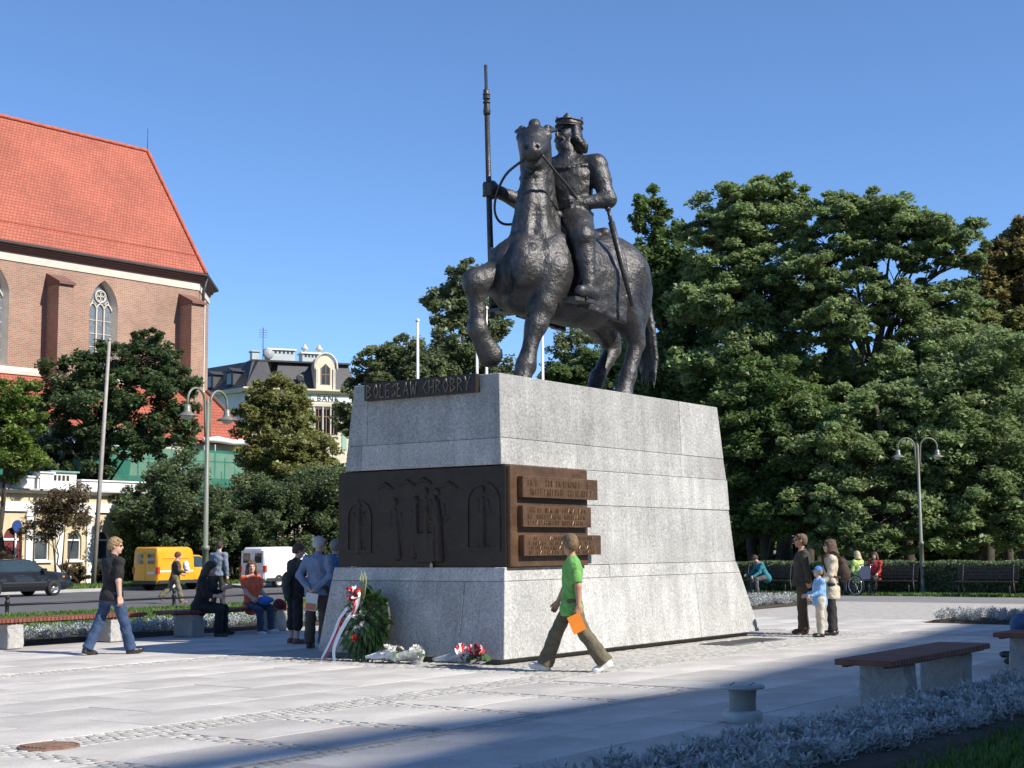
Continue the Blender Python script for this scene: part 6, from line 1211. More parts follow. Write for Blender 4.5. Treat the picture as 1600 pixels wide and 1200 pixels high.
# ------------------------------------------------------------------ people
SKIN = mat('skin', (0.56, 0.34, 0.25), rough=.55, var=.08, scale=6)
SKIN_T = mat('tanned_skin', (0.42, 0.22, 0.14), rough=.55, var=.08, scale=6)
def cloth(name, col, rough=.85): return mat('cloth_' + name, col, rough=rough, var=.22, scale=7, bump=1.6, bscale=13)
EYE = mat('eye_dark', (0.02, 0.015, 0.012), rough=.3, var=0); LIPS = mat('lips', (0.36, 0.12, 0.10), rough=.5, var=0)
def person(label, loc, face, height=1.75, legs=((0, 0, 3, 0), (0, 0, 3, 0)), arms=((3, 8, 8), (3, 8, 8)), lean=0.0, head=(0, 0), seated=None, top=None, bottom=None, shoes=None, hair=None, skin=SKIN,
           sleeve=1.0, hem=-.08, flare=0.0, legcover=1.0, hairlen=0, res=.011, build=1.0, glasses=False, wrists=None, twist=0.0, female=False, hairpuff=0.012, collar=False, belt=None, curl=(.55, .55)):
    """legs/arms: (flexion, knee or elbow bend, spread, foot pitch) for left then right, degrees"""
    k = height / 1.75; T = thing('person', label, 'person', loc, face)
    def dirn(a): a = R_(a); return np.array((math.sin(a), 0, -math.cos(a)))
    J = {}; hipw = .095; thigh, shin = .43, .415
    pel = np.zeros(3)
    for i, sd_ in enumerate((1, -1)):
        fl, kb, ab = legs[i][:3]; fp = legs[i][3] if len(legs[i]) > 3 else 0
        h = np.array((0, hipw * sd_, 0)); d1 = dirn(fl); d1[1] = sd_ * math.sin(R_(ab)); d1 = nrm(d1); kn = h + d1 * thigh
        d2 = dirn(fl - kb); d2[1] = sd_ * math.sin(R_(ab)) * .6; d2 = nrm(d2); an = kn + d2 * shin
        fd = np.array((math.cos(R_(fp)), sd_ * .16, math.sin(R_(fp)))); J[i] = (h, kn, an, nrm(fd), fp)
    low = min(min(j[2][2] - .075, (j[2] + j[3] * .17)[2] - .05, (j[2] - j[3] * .06)[2] - .055 ) for j in J.values())
    pz = -low if seated is None else seated / k
    pel = np.array((0, 0, pz)); Rt = rotm('z', twist) @ rotm('y', lean)
    def tp(x, y, z): return pel + Rt @ np.array((x, y, z))
    w = build
    body, TOP, BOT, SHO, HAIR = [], [], [], [], []
    sc = lambda P: [tuple([p[0]] + [q * k if (j in ((1, 2, 3, 4) if p[0] == 'c' else (1, 2) if p[0] == 'e' else (1, 2, 4))) else q for j, q in enumerate(p[1:], 1)]) for p in P]
    # torso
    ch = .115 * w; 
    body += [ell(tp(-.01, 0, .02), (.115 * w, .165, .12), Rt, k=.06), ell(tp(.005, 0, .18), (.10 * w, .14, .16), Rt, k=.07), ell(tp(.0, 0, .36), (.112 * w, .16, .19), Rt, k=.07), ell(tp(-.015, 0, .48), (.08, .17, .075), Rt, k=.05), cap(tp(-.015, 0, .5), tp(.01, 0, .62), .056, .05, k=.03)]
    sh = [tp(-.012, .185, .475), tp(-.012, -.185, .475)]
    # arms and hands
    for i, sd_ in enumerate((1, -1)):
        s0 = sh[i]
        if wrists and wrists[i] is not None:
            el_, wr = [pel + np.array(q) for q in wrists[i]]
        else:
            sf, eb, ab = arms[i][:3]; d1 = Rt @ dirn(sf); d1 = d1 + Rt @ np.array((0, sd_ * math.sin(R_(ab)), 0)); d1 = nrm(d1); el_ = s0 + d1 * .285
            d2 = Rt @ dirn(sf + eb); d2 = nrm(d2 + Rt @ np.array((0, sd_ * math.sin(R_(ab)) * .4, 0))); wr = el_ + d2 * .245
        J['a%d' % i] = (s0, el_, wr)
        body += [ell(s0, (.062, .062, .062), k=.04), cap(s0, el_, .052, .042, k=.03), cap(el_, wr, .043, .028, k=.02)]
        fd = nrm(wr - el_); side = nrm(np.cross(fd, Rt @ np.array((0, sd_ * 1.0, 0.15)))); palm = nrm(np.cross(side, fd)) * 1.0      # side: towards the thumb
        if side @ np.array((1, 0, .3)) < 0: side = -side
        palm = nrm(np.cross(fd, side)) * (1 if np.cross(fd, side) @ (Rt @ np.array((0, -sd_, 0))) > 0 else -1)
        c = wr + fd * .045; body += [rbx(c, (.042, .034, .009), np.stack([fd, side, palm], 1), rnd=.008, k=.02)]
        cu = curl[i]
        for q, (off, ln) in enumerate(((.030, .074), (.010, .082), (-.010, .076), (-.029, .060))):
            b0 = c + fd * .045 + side * off; a1 = R_(25 + 45 * cu); a2 = R_(45 + 95 * cu); b1 = b0 + (fd * math.cos(a1) + palm * math.sin(a1)) * ln * .55; b2 = b1 + (fd * math.cos(a2) + palm * math.sin(a2)) * ln * .5
            body += [cap(b0, b1, .0098, .009, k=.004), cap(b1, b2, .009, .0078, k=.004)]
        t0 = c - fd * .02 + side * .036; t1 = t0 + fd * .035 + side * .022 + palm * .012; body += [cap(t0, t1, .0125, .0105, k=.008), cap(t1, t1 + fd * .03 + palm * .012, .0105, .0088, k=.004)]
        J['h%d' % i] = (c + fd * .06 + palm * .02, fd, side, palm)
    # legs and feet
    for i, sd_ in enumerate((1, -1)):
        h, kn, an, fd, fp = J[i]; h, kn, an = h + pel, kn + pel, an + pel
        body += [cap(h, kn, .078 * w, .054, k=.05), cap(kn, an, .054, .036, k=.03), ell(kn + (an - kn) * .3 + nrm(np.array((-1, 0, 0)) + 0 * kn) * .018, (.048, .048, .11), k=.04), cap(an - fd * .03 - (0, 0, .035), an + fd * .14 - (0, 0, .042), .034, .026, k=.03)]
        if shoes is not None:
            up = nrm(np.cross(np.cross(fd, (0, 0, 1)), fd)); Rf = np.stack([fd, np.cross(up, fd), up], 1)
            SHO_i = [cap(an - fd * .035 - up * .028, an + fd * .13 - up * .036, .046, .038, k=.02), ell(an + fd * .15 - up * .038, (.06, .044, .034), Rf, k=.03), rbx(an + fd * .055 - up * .066, (.115, .033, .006), Rf, rnd=.008, k=.008), cap(an, an - up * .03, .042, .046, k=.02)]
            SHO.append(SHO_i)
        J['l%d' % i] = (h, kn, an)
    # head
    hc = tp(.022, 0, .70); Rh = Rt @ rotm('z', head[0]) @ rotm('y', head[1])
    def hp(x, y, z): return hc + Rh @ np.array((x, y, z))
    body += [ell(hp(-.012, 0, .035), (.095, .074, .092), Rh, k=.03), ell(hp(.028, 0, -.035), (.066, .058, .072), Rh, k=.03), ell(hp(.062, 0, -.088), (.024, .024, .02), Rh, k=.02), cap(hp(.082, 0, .022), hp(.106, 0, -.018), .010, .013, k=.012), cap(hp(.078, -.035, .035), hp(.078, .035, .035), .011, k=.012), ell(hp(-.005, .076, .0), (.018, .009, .028), Rh, k=.008), ell(hp(-.005, -.076, .0), (.018, .009, .028), Rh, k=.008), ell(hp(.088, 0, -.048), (.012, .024, .008), Rh, k=.008)]
    for s in (1, -1): body += [ell(hp(.085, .032 * s, .016), (.014, .017, .010), Rh, k=.008, op=-1)]
    V, Fq = sculpt(sc(body), res); b_ = link('body', np_mesh('body', V, Fq, True), skin, T)
    m = MB()
    for s in (1, -1): m = MB(); m.sphere(tuple(k * hp(.074, .032 * s, .015)), .0105 * k, 8, 6); m.build('eye', EYE, b_)
    m = MB(); m.tube([tuple(k * hp(.094, y, -.050 + abs(y) * .1)) for y in (-.022, -.008, .008, .022)], [.002 * k, .0045 * k, .0045 * k, .002 * k], 5); m.build('mouth', LIPS, b_)
    # hair
    if hair is not None:
        pf = hairpuff; HAIR += [ell(hp(-.020, 0, .048), (.095 + pf, .078 + pf, .088 + pf), Rh, k=.01), ell(hp(-.05, 0, .0), (.068 + pf * .7, .072 + pf * .7, .085), Rh, k=.02)]
        for a_ in range(9):
            y = (-1 + 2 * a_ / 8) * .06; HAIR.append(cap(hp(.05, y, .10), hp(.085 - abs(y) * .5, y * 1.05, .078), .018, .011, k=.01))
        cutp = [ell(hp(.095, 0, -.02), (.075, .068, .078), Rh, k=.012, op=-1), rbx(hp(.02, 0, -.115), (.12, .15, .05), Rh, rnd=.01, k=.01, op=-1)]
        ex = []
        if hairlen:
            for a_ in range(11):
                an_ = R_(75 + 210 * a_ / 10); cx, cy = .085 * math.cos(an_) - .02, .082 * math.sin(an_); e1 = hp(cx * 1.1 - .01, cy * 1.1, -.08); e2 = e1 + np.array((-.02, 0, -hairlen)) @ np.eye(3); e2 = e1 + Rt @ np.array((-.03 + .02 * math.cos(an_), cy * .15, -hairlen))
                ex += [cap(hp(cx, cy, .03), e1, .032, .034, k=.012), cap(e1, e2, .034, .016, k=.012)]
        V, Fq = sculpt(sc(HAIR + cutp + ex), max(res * .8, .008), wob=.003, wfreq=55); link('hair', np_mesh('hair', V, Fq, True), hair, T)
    if glasses:
        m = MB()
        for s in (1, -1): m.sphere(tuple(k * hp(.089, .033 * s, .014)), (.008 * k, .026 * k, .017 * k), 8, 6)
        m.tube([tuple(k * hp(.09, -.02, .018)), tuple(k * hp(.09, .02, .018))], .003, 4)
        for s in (1, -1): m.tube([tuple(k * hp(.085, .055 * s, .02)), tuple(k * hp(-.0, .084 * s, .015))], .003, 4)
        m.build('glasses', mat('dark_lens', (0.012, 0.012, 0.014), rough=.15, var=0), T)
    # top
    if top is not None:
        g = .016; P = [ell(tp(-.008, 0, .36), (.126 * w + g, .174 + g, .185), Rt, k=.06), ell(tp(.0, 0, .16), (.116 * w + g, .158 + g, .19), Rt, k=.06), ell(tp(-.015, 0, .48), (.088, .182, .07), Rt, k=.05), cap(tp(-.018, 0, .5), tp(-.012, 0, .545), .07, .062, k=.03)]
        if hem < 0: P += [ell(tp(-.005, 0, hem * .5), (.142 * w + g, .186 + g * .7, abs(hem) * .8 + .12), Rt, k=.06)]
        if female: P += [ell(tp(.085 * w, .065, .33), (.06, .065, .062), Rt, k=.05), ell(tp(.085 * w, -.065, .33), (.06, .065, .062), Rt, k=.05)]
        for i in range(2):
            s0, el_, wr = J['a%d' % i]; P += [ell(s0, (.075, .075, .072), k=.04)]
            if sleeve <= .5: e = s0 + (el_ - s0) * sleeve * 2 * .78; P += [cap(s0, e, .07, .072, k=.03)]
            else: e = el_ + (wr - el_) * (sleeve - .5) * 2 * .97; P += [cap(s0, el_, .068, .058, k=.03), cap(el_, e, .058, .046, k=.03)]
            if sleeve <= .5: d_ = nrm(el_ - s0); P += [ell(e + d_ * .055, (.075, .075, .05), k=.008, op=-1)]
        zc = (pel[2] + hem) * k; up_ = Rt @ np.array((0, 0, 1)); p0 = tp(0, 0, hem) * k
        wv = [J['h%d' % i][0] * k for i in range(2)]
        cutf = lambda x, y, z: np.where((np.abs(y) < .222 * k) | (sleeve <= .5), p0[2] - z - (up_[0] * (x - p0[0])) * 1.0, -1.0) if lean < 40 else (x * 0 + y * 0 + z * 0 - 1)
        V, Fq = sculpt(sc(P), res, wob=.0065, wfreq=19, cut=cutf if seated is None else None, seed=len(label)); tob = link('shirt' if sleeve <= .5 else 'jacket', np_mesh('top', V, Fq, True), top, T)
    # trousers
    if bottom is not None:
        P = [ell(tp(-.012, 0, -.0), (.118 * w, .165, .10), Rt, k=.05), ell(pel + (-.04, 0, -.06), (.095, .155, .10), k=.05)]
        for i, sd_ in enumerate((1, -1)):
            h, kn, an = J['l%d' % i]; e = an if legcover >= 1 else (kn + (an - kn) * (legcover - .5) * 2 if legcover > .5 else h + (kn - h) * legcover * 2)
            P += [cap(h, kn, .088 * w, .074 + flare * .25, k=.05)]
            if legcover > .5: P += [cap(kn, e - (e - kn) * .02, .074 + flare * .25, .062 + flare, k=.03)]
            if legcover >= 1:
                dd_ = nrm(kn - an); s1_ = nrm(np.cross(dd_, (0, 1, 0))); P += [rbx(an - dd_ * .075, (.2, .2, .07), np.stack([s1_, np.cross(dd_, s1_), dd_], 1), rnd=.0, k=.008, op=-1)]
        V, Fq = sculpt(sc(P), res, wob=.0075, wfreq=17, seed=len(label) + 3); link('trousers' if legcover >= 1 else 'shorts', np_mesh('trousers', V, Fq, True), bottom, T)
    for P in SHO: V, Fq = sculpt(sc(P), res * .9); link('shoe', np_mesh('shoe', V, Fq, True), shoes, T)
    T['_k'] = k; del T['_k']
    J['hp'] = lambda x, y, z: Vector(k * hp(x, y, z)); J['tp'] = lambda x, y, z: Vector(k * tp(x, y, z)); J['k'] = k
    J['M'] = Matrix.Translation(Vector(loc)) @ Matrix.Rotation(face, 4, 'Z'); J['obj'] = T
    return J
def W_(J, key): return J['M'] @ Vector(J['k'] * J[key][0])
def Wd(J, v): return (J['M'].to_3x3() @ Vector(v)).normalized()
H_BLOND = mat('blond_hair', (0.30, 0.20, 0.09), rough=.6, var=.35, scale=40, bump=.8, bscale=60); H_BROWN = mat('brown_hair', (0.09, 0.05, 0.028), rough=.6, var=.35, scale=40, bump=.8, bscale=60)
H_DARK = mat('dark_hair', (0.035, 0.022, 0.015), rough=.6, var=.3, scale=40, bump=.8, bscale=60); H_GREY = mat('grey_hair', (0.50, 0.48, 0.46), rough=.7, var=.25, scale=40, bump=.8, bscale=60)
H_RED = mat('red_hair', (0.16, 0.035, 0.02), rough=.6, var=.3, scale=40, bump=.8, bscale=60)
LEATHER_B = mat('black_leather', (0.02, 0.018, 0.017), rough=.4, var=.2, scale=8); LEATHER_BR = mat('brown_leather', (0.09, 0.045, 0.025), rough=.5, var=.2, scale=8); SHOE_W = mat('white_trainer', (0.62, 0.62, 0.60), rough=.6, var=.1, scale=12)
DENIM = cloth('denim', (0.032, 0.062, 0.135)); BLACKC = cloth('black', (0.014, 0.013, 0.014)); KHAKI = cloth('khaki', (0.125, 0.105, 0.065))
# boy in green
J = person('boy in bright green T-shirt and khaki trousers striding past the pedestal', (0.72, 18.62, 0), R_(181), 1.76, legs=((-22, 14, 2, -22), (26, 6, 2, 12)), arms=((-12, 10, 6), (14, 12, 5)), lean=-1, head=(-62, 6), top=cloth('lime_green', (0.135, 0.36, 0.085)), bottom=KHAKI, shoes=SHOE_W, hair=mat('light_brown_hair', (0.17, 0.105, 0.05), rough=.6, var=.5, scale=40, bump=.8, bscale=60), skin=SKIN_T, sleeve=.5, hem=-.17, flare=.042, res=.0115, build=.92, hairpuff=.016, curl=(.25, .5))
def booklet(name, label, J, hand, size, col, tilt=(0, 0, 0), col2=None, off=(0, 0, 0)):
    p = W_(J, hand); a, b, c = size; m = MB(); m.box(-a / 2, a / 2, -c / 2, -c / 2 + .003, -b / 2, b / 2); m.box(-a / 2, a / 2, c / 2 - .003, c / 2, -b / 2, b / 2); m.box(-a / 2, -a / 2 + .003, -c / 2 + .003, c / 2 - .003, -b / 2, b / 2)
    T = thing(name, label, 'booklet', p + Vector(off), 0); T.rotation_euler = tilt; m.build('cover', col, T)
    m = MB(); m.box(-a / 2 + .003, a / 2 - .002, -c / 2 + .0035, c / 2 - .0035, -b / 2 + .002, b / 2 - .002); m.build('pages', mat('paper_white', (0.75, 0.74, 0.70), var=.05), T)
    if col2: m = MB(); m.box(-a / 2 + .01, a / 2 - .01, -c / 2 - .0015, -c / 2 - .0003, -b / 2 + .01, -.02); m.build('cover_band', col2, T); 
    return T
booklet('booklet', 'orange booklet held in the left hand of the boy in green', J, 'h0', (.17, .23, .014), mat('orange_card', (0.75, 0.22, 0.02), rough=.5, var=.06), (R_(10), R_(-24), R_(6)), off=(-.03, -.02, -.10))
# man in black shirt and jeans
person('blond man in sunglasses, black shirt and jeans walking past the left bench', (-6.05, 22.38, 0), R_(46), 1.78, legs=((-17, 8, 4, -16), (19, 4, 4, 8)), arms=((14, 12, 7), (-6, 12, 9)), lean=2, head=(-46, 2), top=BLACKC, bottom=DENIM, shoes=LEATHER_B, hair=H_BLOND, sleeve=.5, hem=-.10, flare=.02, res=.0115, build=1.08, glasses=True)
# seated pair on the left bench
def seat_at(t, s, z=.46): p = S(t, s, 0); return (p.x, p.y, 0)
J = person('woman with long dark hair, all in black, sitting on the left bench', seat_at(18.85, 20.15), R_(-8), 1.70, legs=((82, 84, 6, 0), (78, 80, 4, 0)), arms=((38, 95, 6), (30, 70, 6)), lean=14, head=(0, 4), seated=.555, top=BLACKC, bottom=cloth('black_trousers', (0.010, 0.010, 0.012)), shoes=LEATHER_B, hair=H_DARK, sleeve=.75, hem=-.10, hairlen=.27, res=.0115, female=True, flare=.02)
J = person('girl in orange T-shirt and jeans sitting on the left bench facing the camera', seat_at(20.15, 20.15), R_(-42), 1.66, legs=((76, 74, 5, 0), (72, 66, 3, 0)), arms=((16, 42, 4), (20, 40, 4)), lean=-3, head=(-30, 2), seated=.555, top=cloth('orange', (0.75, 0.14, 0.055)), bottom=cloth('dark_denim', (0.035, 0.055, 0.105)), shoes=SHOE_W, hair=H_BROWN, sleeve=.4, hem=-.10, hairlen=.17, res=.0115, female=True, build=.74, curl=(.7, .7))
P = [ell((0, 0, 0), (.13, .09, .075), k=.03), ell((.08, .02, .02), (.09, .07, .05), k=.03), ell((-.07, .03, .03), (.08, .08, .05), k=.03)]
lapb = sculpt_obj('folded_jacket', P, .012, cloth('bright_blue', (0.03, 0.16, 0.50)), None, wob=.008, wfreq=22); lapb.location = W_(J, 'h0').lerp(W_(J, 'h1'), .5) + Vector((.03, -.03, .0)); tag(lapb, 'bright blue folded jacket on the lap of the girl in orange', 'jacket')
P = [ell((0, 0, 0), (.11, .10, .09), k=.03), ell((.06, .02, -.03), (.08, .08, .08), k=.03)]
o = sculpt_obj('handbag', P, .012, cloth('maroon', (0.12, 0.015, 0.025)), None, wob=.004, wfreq=22); o.location = lapb.location + Vector((.27, -.02, -.05)); tag(o, 'small maroon bag beside the blue jacket on the knees of the girl in orange', 'bag')
# old man with his back turned, woman beside him, third visitor
J = person('grey-haired old man in light blue jacket with hands clasped behind his back', (-3.10, 23.45, 0), R_(72), 1.74, legs=((1, 2, 3, 0), (-1, 2, 3, 0)), head=(-12, 4), lean=3, top=cloth('pale_blue', (0.20, 0.25, 0.36)), bottom=cloth('brown_trousers', (0.085, 0.065, 0.045)), shoes=LEATHER_BR, hair=H_GREY, sleeve=1.0, hem=-.10, flare=.025, res=.0115, build=1.15, wrists=(((-.10, .27, .22), (-.19, .06, .02)), ((-.10, -.27, .22), (-.19, -.05, .0))), curl=(.6, .6))
T = booklet('leaflet', 'white and orange leaflet held behind the back of the grey-haired old man', J, 'h0', (.19, .27, .006), mat('paper_white', (0.75, 0.74, 0.70), var=.05), (0, R_(8), R_(-10)), mat('orange_print', (0.62, 0.20, 0.09), var=.1), off=(-.02, -.03, -.15)); T['category'] = 'leaflet'
J = person('woman in dark top and black knee-length trousers standing left of the old man in blue', (-3.62, 24.6, 0), R_(38), 1.64, legs=((1, 2, 3, 0), (-1, 2, 3, 0)), arms=((10, 70, 10), (8, 60, 10)), head=(-20, 8), lean=4, top=cloth('charcoal', (0.028, 0.026, 0.026)), bottom=BLACKC, shoes=mat('sandal_brown', (0.16, 0.08, 0.06), var=.1), hair=H_BROWN, sleeve=.45, hem=-.10, legcover=.72, flare=.03, res=.0115, build=1.15, female=True)
P = [ell((0, 0, 0), (.07, .12, .15), k=.05), ell((.02, .02, -.16), (.06, .10, .12), k=.06), ell((.03, -.03, .12), (.07, .09, .08), k=.05)]
o = sculpt_obj('carried_coat', P, .014, cloth('grey_green', (0.05, 0.06, 0.055)), None, wob=.008, wfreq=18); o.location = (-3.74, 24.38, .98); tag(o, 'grey coat hanging over the arm of the woman in dark top', 'coat')
person('visitor in bright blue top half hidden between the old man and the pedestal', (-2.98, 24.75, 0), R_(75), 1.70, legs=((1, 2, 3, 0), (-1, 2, 3, 0)), arms=((6, 20, 8), (6, 20, 8)), head=(10, 2), top=cloth('bright_blue_top', (0.03, 0.12, 0.30)), bottom=cloth('dark_skirt', (0.03, 0.03, 0.04)), shoes=LEATHER_B, hair=mat('greying_hair', (0.24, 0.20, 0.17), var=.3, scale=30), sleeve=1.0, res=.017)
# across the lawn
person('red-haired woman in brown jacket carrying a white bag and crossing the road', (-10.86, 47.6, -.12), R_(24), 1.66, legs=((-22, 26, 3, -25), (16, 4, 3, 4)), arms=((10, 60, 8), (16, 70, 10)), head=(0, 4), lean=6, top=cloth('brown_jacket', (0.075, 0.05, 0.032)), bottom=cloth('khaki_light', (0.16, 0.145, 0.09)), shoes=mat('tan_shoe', (0.22, 0.13, 0.10), var=.1), hair=H_RED, sleeve=.9, hem=-.14, flare=.03, res=.016, build=1.1, female=True, hairpuff=.02)
P = [ell((0, 0, 0), (.10, .12, .16), k=.04), ell((.03, .02, -.1), (.09, .1, .09), k=.04)]
o = sculpt_obj('carrier_bag', P, .016, mat('white_plastic', (0.72, 0.72, 0.74), rough=.4, var=.1), None, wob=.006, wfreq=20); o.location = (-10.52, 47.62, 1.08); tag(o, 'white bag carried in the arms of the red-haired woman', 'bag')
person('man in blue-grey shirt standing on the lawn seen from behind', (-7.75, 39.0, 0), R_(70), 1.80, legs=((1, 2, 4, 0), (-1, 2, 4, 0)), arms=((-4, 14, 8), (-6, 10, 12)), head=(20, 4), top=cloth('blue_grey', (0.16, 0.19, 0.25)), bottom=cloth('dark_trousers', (0.035, 0.032, 0.035)), shoes=LEATHER_B, hair=H_DARK, sleeve=.95, hem=-.06, res=.0145, build=1.08, hairpuff=.005)
# family on the right
person('man in dark shirt and brown trousers with glasses looking up at the monument', (5.08, 26.2, 0), R_(176), 1.75, legs=((2, 2, 3, 0), (-2, 2, 3, 0)), lean=-2, head=(-6, -4), top=cloth('dark_olive', (0.038, 0.036, 0.028)), bottom=cloth('dark_brown', (0.062, 0.044, 0.026)), shoes=LEATHER_BR, hair=mat('short_brown_hair', (0.12, 0.075, 0.045), rough=.7, var=.4, scale=40), skin=SKIN_T, sleeve=1.0, hem=-.10, flare=.03, res=.0115, build=1.08, glasses=True, hairpuff=.003, wrists=(((-.06, .26, .22), (-.10, .19, -.01)), ((-.06, -.26, .22), (-.10, -.19, -.01))))
J = person('woman in cream cardigan with a brown rucksack standing behind the child', (5.50, 25.75, 0), R_(172), 1.64, legs=((2, 2, 3, 0), (-2, 2, 3, 0)), arms=((6, 40, 6), (6, 40, 6)), head=(-8, -3), lean=-1, hairlen=.04, top=cloth('cream', (0.52, 0.45, 0.34)), bottom=cloth('black_slacks', (0.02, 0.018, 0.018)), shoes=LEATHER_B, hair=H_BROWN, sleeve=1.0, hem=-.26, res=.0115, female=True, glasses=True, flare=.01)
BP = thing('rucksack', 'brown rucksack on the back of the woman in cream', 'rucksack', (5.50, 25.75, 0), R_(172))
M_RUCK = cloth('rucksack_brown', (0.055, 0.032, 0.022))
sculpt_obj('pack', [ell((-.21, 0, 1.10), (.10, .145, .20), k=.05), ell((-.27, 0, 1.03), (.07, .11, .11), k=.04), ell((-.19, 0, 1.27), (.07, .11, .06), k=.05)], .012, M_RUCK, BP, wob=.004, wfreq=20)
for s in (1, -1):
    m = MB(); m.tube(smooth([(-.16, .09 * s, 1.33), (-.06, .115 * s, 1.435), (.06, .12 * s, 1.40), (.125, .125 * s, 1.25), (.05, .165 * s, 1.05), (-.16, .13 * s, .98)]), .016, 6); m.build('strap', M_RUCK, BP)
KID = person('small child in light blue jacket and cap with pale trousers between the two adults', (5.20, 25.3, 0), R_(186), 1.17, legs=((2, 2, 4, 0), (-2, 2, 4, 0)), arms=((14, 55, 8), (14, 55, 8)), head=(-10, -2), top=cloth('light_blue', (0.20, 0.38, 0.66)), bottom=cloth('beige', (0.50, 0.45, 0.36)), shoes=LEATHER_B, hair=H_BLOND, sleeve=1.0, hem=-.14, flare=.012, res=.0088, build=1.25)
hp = KID['hp']; m = MB(); prof = [(.0, .105), (.05, .098), (.082, .07), (.096, .035), (.099, .01)]
CAP = thing('sun_cap', 'blue brimmed cap on the head of the small child', 'cap', (5.20, 25.3, 0), R_(186))
c0 = hp(-.018, 0, .045); m = MB(); m.lathe([(r_ * .72, z_ * .78) for r_, z_ in prof], 18, tuple(c0)); m.build('crown', cloth('cap_blue', (0.06, 0.20, 0.50)), CAP)
m = MB(); vs = []; fs = []
for i in range(13):
    a = R_(-75 + 150 * i / 12); vs += [(c0.x + .068 * math.cos(a), c0.y + .068 * math.sin(a), c0.z + .008), (c0.x + .068 * math.cos(a) + .055 * math.cos(a * .7), c0.y + .075 * math.sin(a), c0.z - .008)]
for i in range(12): fs.append((2 * i, 2 * i + 1, 2 * i + 3, 2 * i + 2))
m.add(vs, fs, True); m.build('peak', cloth('cap_blue', (0.06, 0.20, 0.50)), CAP)
# at the far hedge
WC = thing('wheelchair', 'wheelchair with dark blue back seen from behind near the hedge', 'wheelchair', (10.85, 46.2, 0), R_(126))
M_TYRE = mat('tyre_rubber', (0.018, 0.018, 0.018), rough=.8, var=.2); M_CHROME = mat('chrome', (0.55, 0.55, 0.56), rough=.2, metal=1.0, var=.05)
for s in (1, -1):
    m = MB(); m.tube([(.30 * math.cos(a * math.pi / 14), .30 * s, .31 + .30 * math.sin(a * math.pi / 14)) for a in range(29)], .022, 6, False); w_ = m.build('wheel', M_TYRE, WC)
    m = MB(); m.tube([(.26 * math.cos(a * math.pi / 14), .335 * s, .31 + .27 * math.sin(a * math.pi / 14)) for a in range(29)], .014, 5, False); m.build('hand_rim', M_CHROME, w_)
    m = MB()
    for q in range(12): m.tube([(0, .30 * s, .31), (.29 * math.cos(q * math.pi / 6), .30 * s, .31 + .29 * math.sin(q * math.pi / 6))], .004, 4, False)
    m.build('spokes', M_CHROME, w_)
    m = MB(); m.tube([(.42, .24 * s + .07 * math.cos(a * 0), .08 + 0)] and [(.42 + .075 * math.cos(a * math.pi / 8), .24 * s, .08 + .075 * math.sin(a * math.pi / 8)) for a in range(17)], .016, 5, False); m.build('caster', M_TYRE, WC)
    m = MB(); m.tube([(-.14, .24 * s, .95), (-.10, .24 * s, .5), (.42, .24 * s, .47), (.46, .24 * s, .15), (.42, .24 * s, .08)], .012, 6); m.tube([(-.26, .24 * s, .95), (-.14, .24 * s, .95)], .018, 6); m.tube([(-.1, .24 * s, .70), (.3, .24 * s, .70), (.32, .24 * s, .47)], .012, 6); m.build('frame', M_CHROME, WC)
m = MB(); m.box(-.13, -.10, -.23, .23, .50, .90); m.build('backrest', cloth('navy', (0.02, 0.035, 0.08)), WC); m = MB(); m.box(-.10, .36, -.22, .22, .46, .50); m.build('seat', cloth('navy', (0.02, 0.035, 0.08)), WC)
person('fair-haired person in lime green shirt sitting in the wheelchair', (10.76, 46.32, 0), R_(126), 1.66, legs=((84, 84, 6, 0), (84, 84, 6, 0)), arms=((12, 55, 10), (12, 55, 10)), seated=.58, top=cloth('lime', (0.42, 0.55, 0.16)), bottom=cloth('grey_trousers', (0.08, 0.08, 0.09)), shoes=LEATHER_B, hair=mat('pale_blond_hair', (0.42, 0.34, 0.20), var=.3, scale=40), sleeve=.9, res=.018, build=1.1, hairlen=.05, lean=2)
person('person in red jacket sitting on the bench in front of the wheelchair', (11.42, 46.85, 0), R_(230), 1.62, legs=((82, 84, 5, 0), (82, 84, 5, 0)), arms=((15, 50, 6), (15, 50, 6)), seated=.56, top=cloth('red', (0.42, 0.03, 0.03)), bottom=cloth('dark_trousers', (0.035, 0.032, 0.035)), shoes=LEATHER_B, hair=H_BROWN, sleeve=1.0, res=.019, hairlen=.1)
person('person in teal jacket and grey trousers bending forward on the bench by the hedge', (8.12, 47.8, 0), R_(196), 1.70, legs=((80, 84, 6, 0), (80, 78, 6, 0)), arms=((50, 40, 6), (54, 44, 6)), seated=.56, lean=30, head=(0, 20), top=cloth('teal', (0.02, 0.17, 0.22)), bottom=cloth('grey_trousers', (0.08, 0.08, 0.09)), shoes=LEATHER_B, hair=H_DARK, sleeve=1.0, res=.018)
person('person in blue jeans sitting on the bench at the right frame edge', tuple(S(19.1, 5.15, 0)), AX + R_(97), 1.76, legs=((86, 92, 5, 0), (92, 80, 10, 0)), arms=((-28, 14, 10), (-28, 14, 10)), seated=.56, top=cloth('grey_top', (0.12, 0.12, 0.13)), bottom=cloth('blue_jeans', (0.05, 0.10, 0.21)), shoes=LEATHER_B, hair=H_DARK, sleeve=1.0, res=.016)
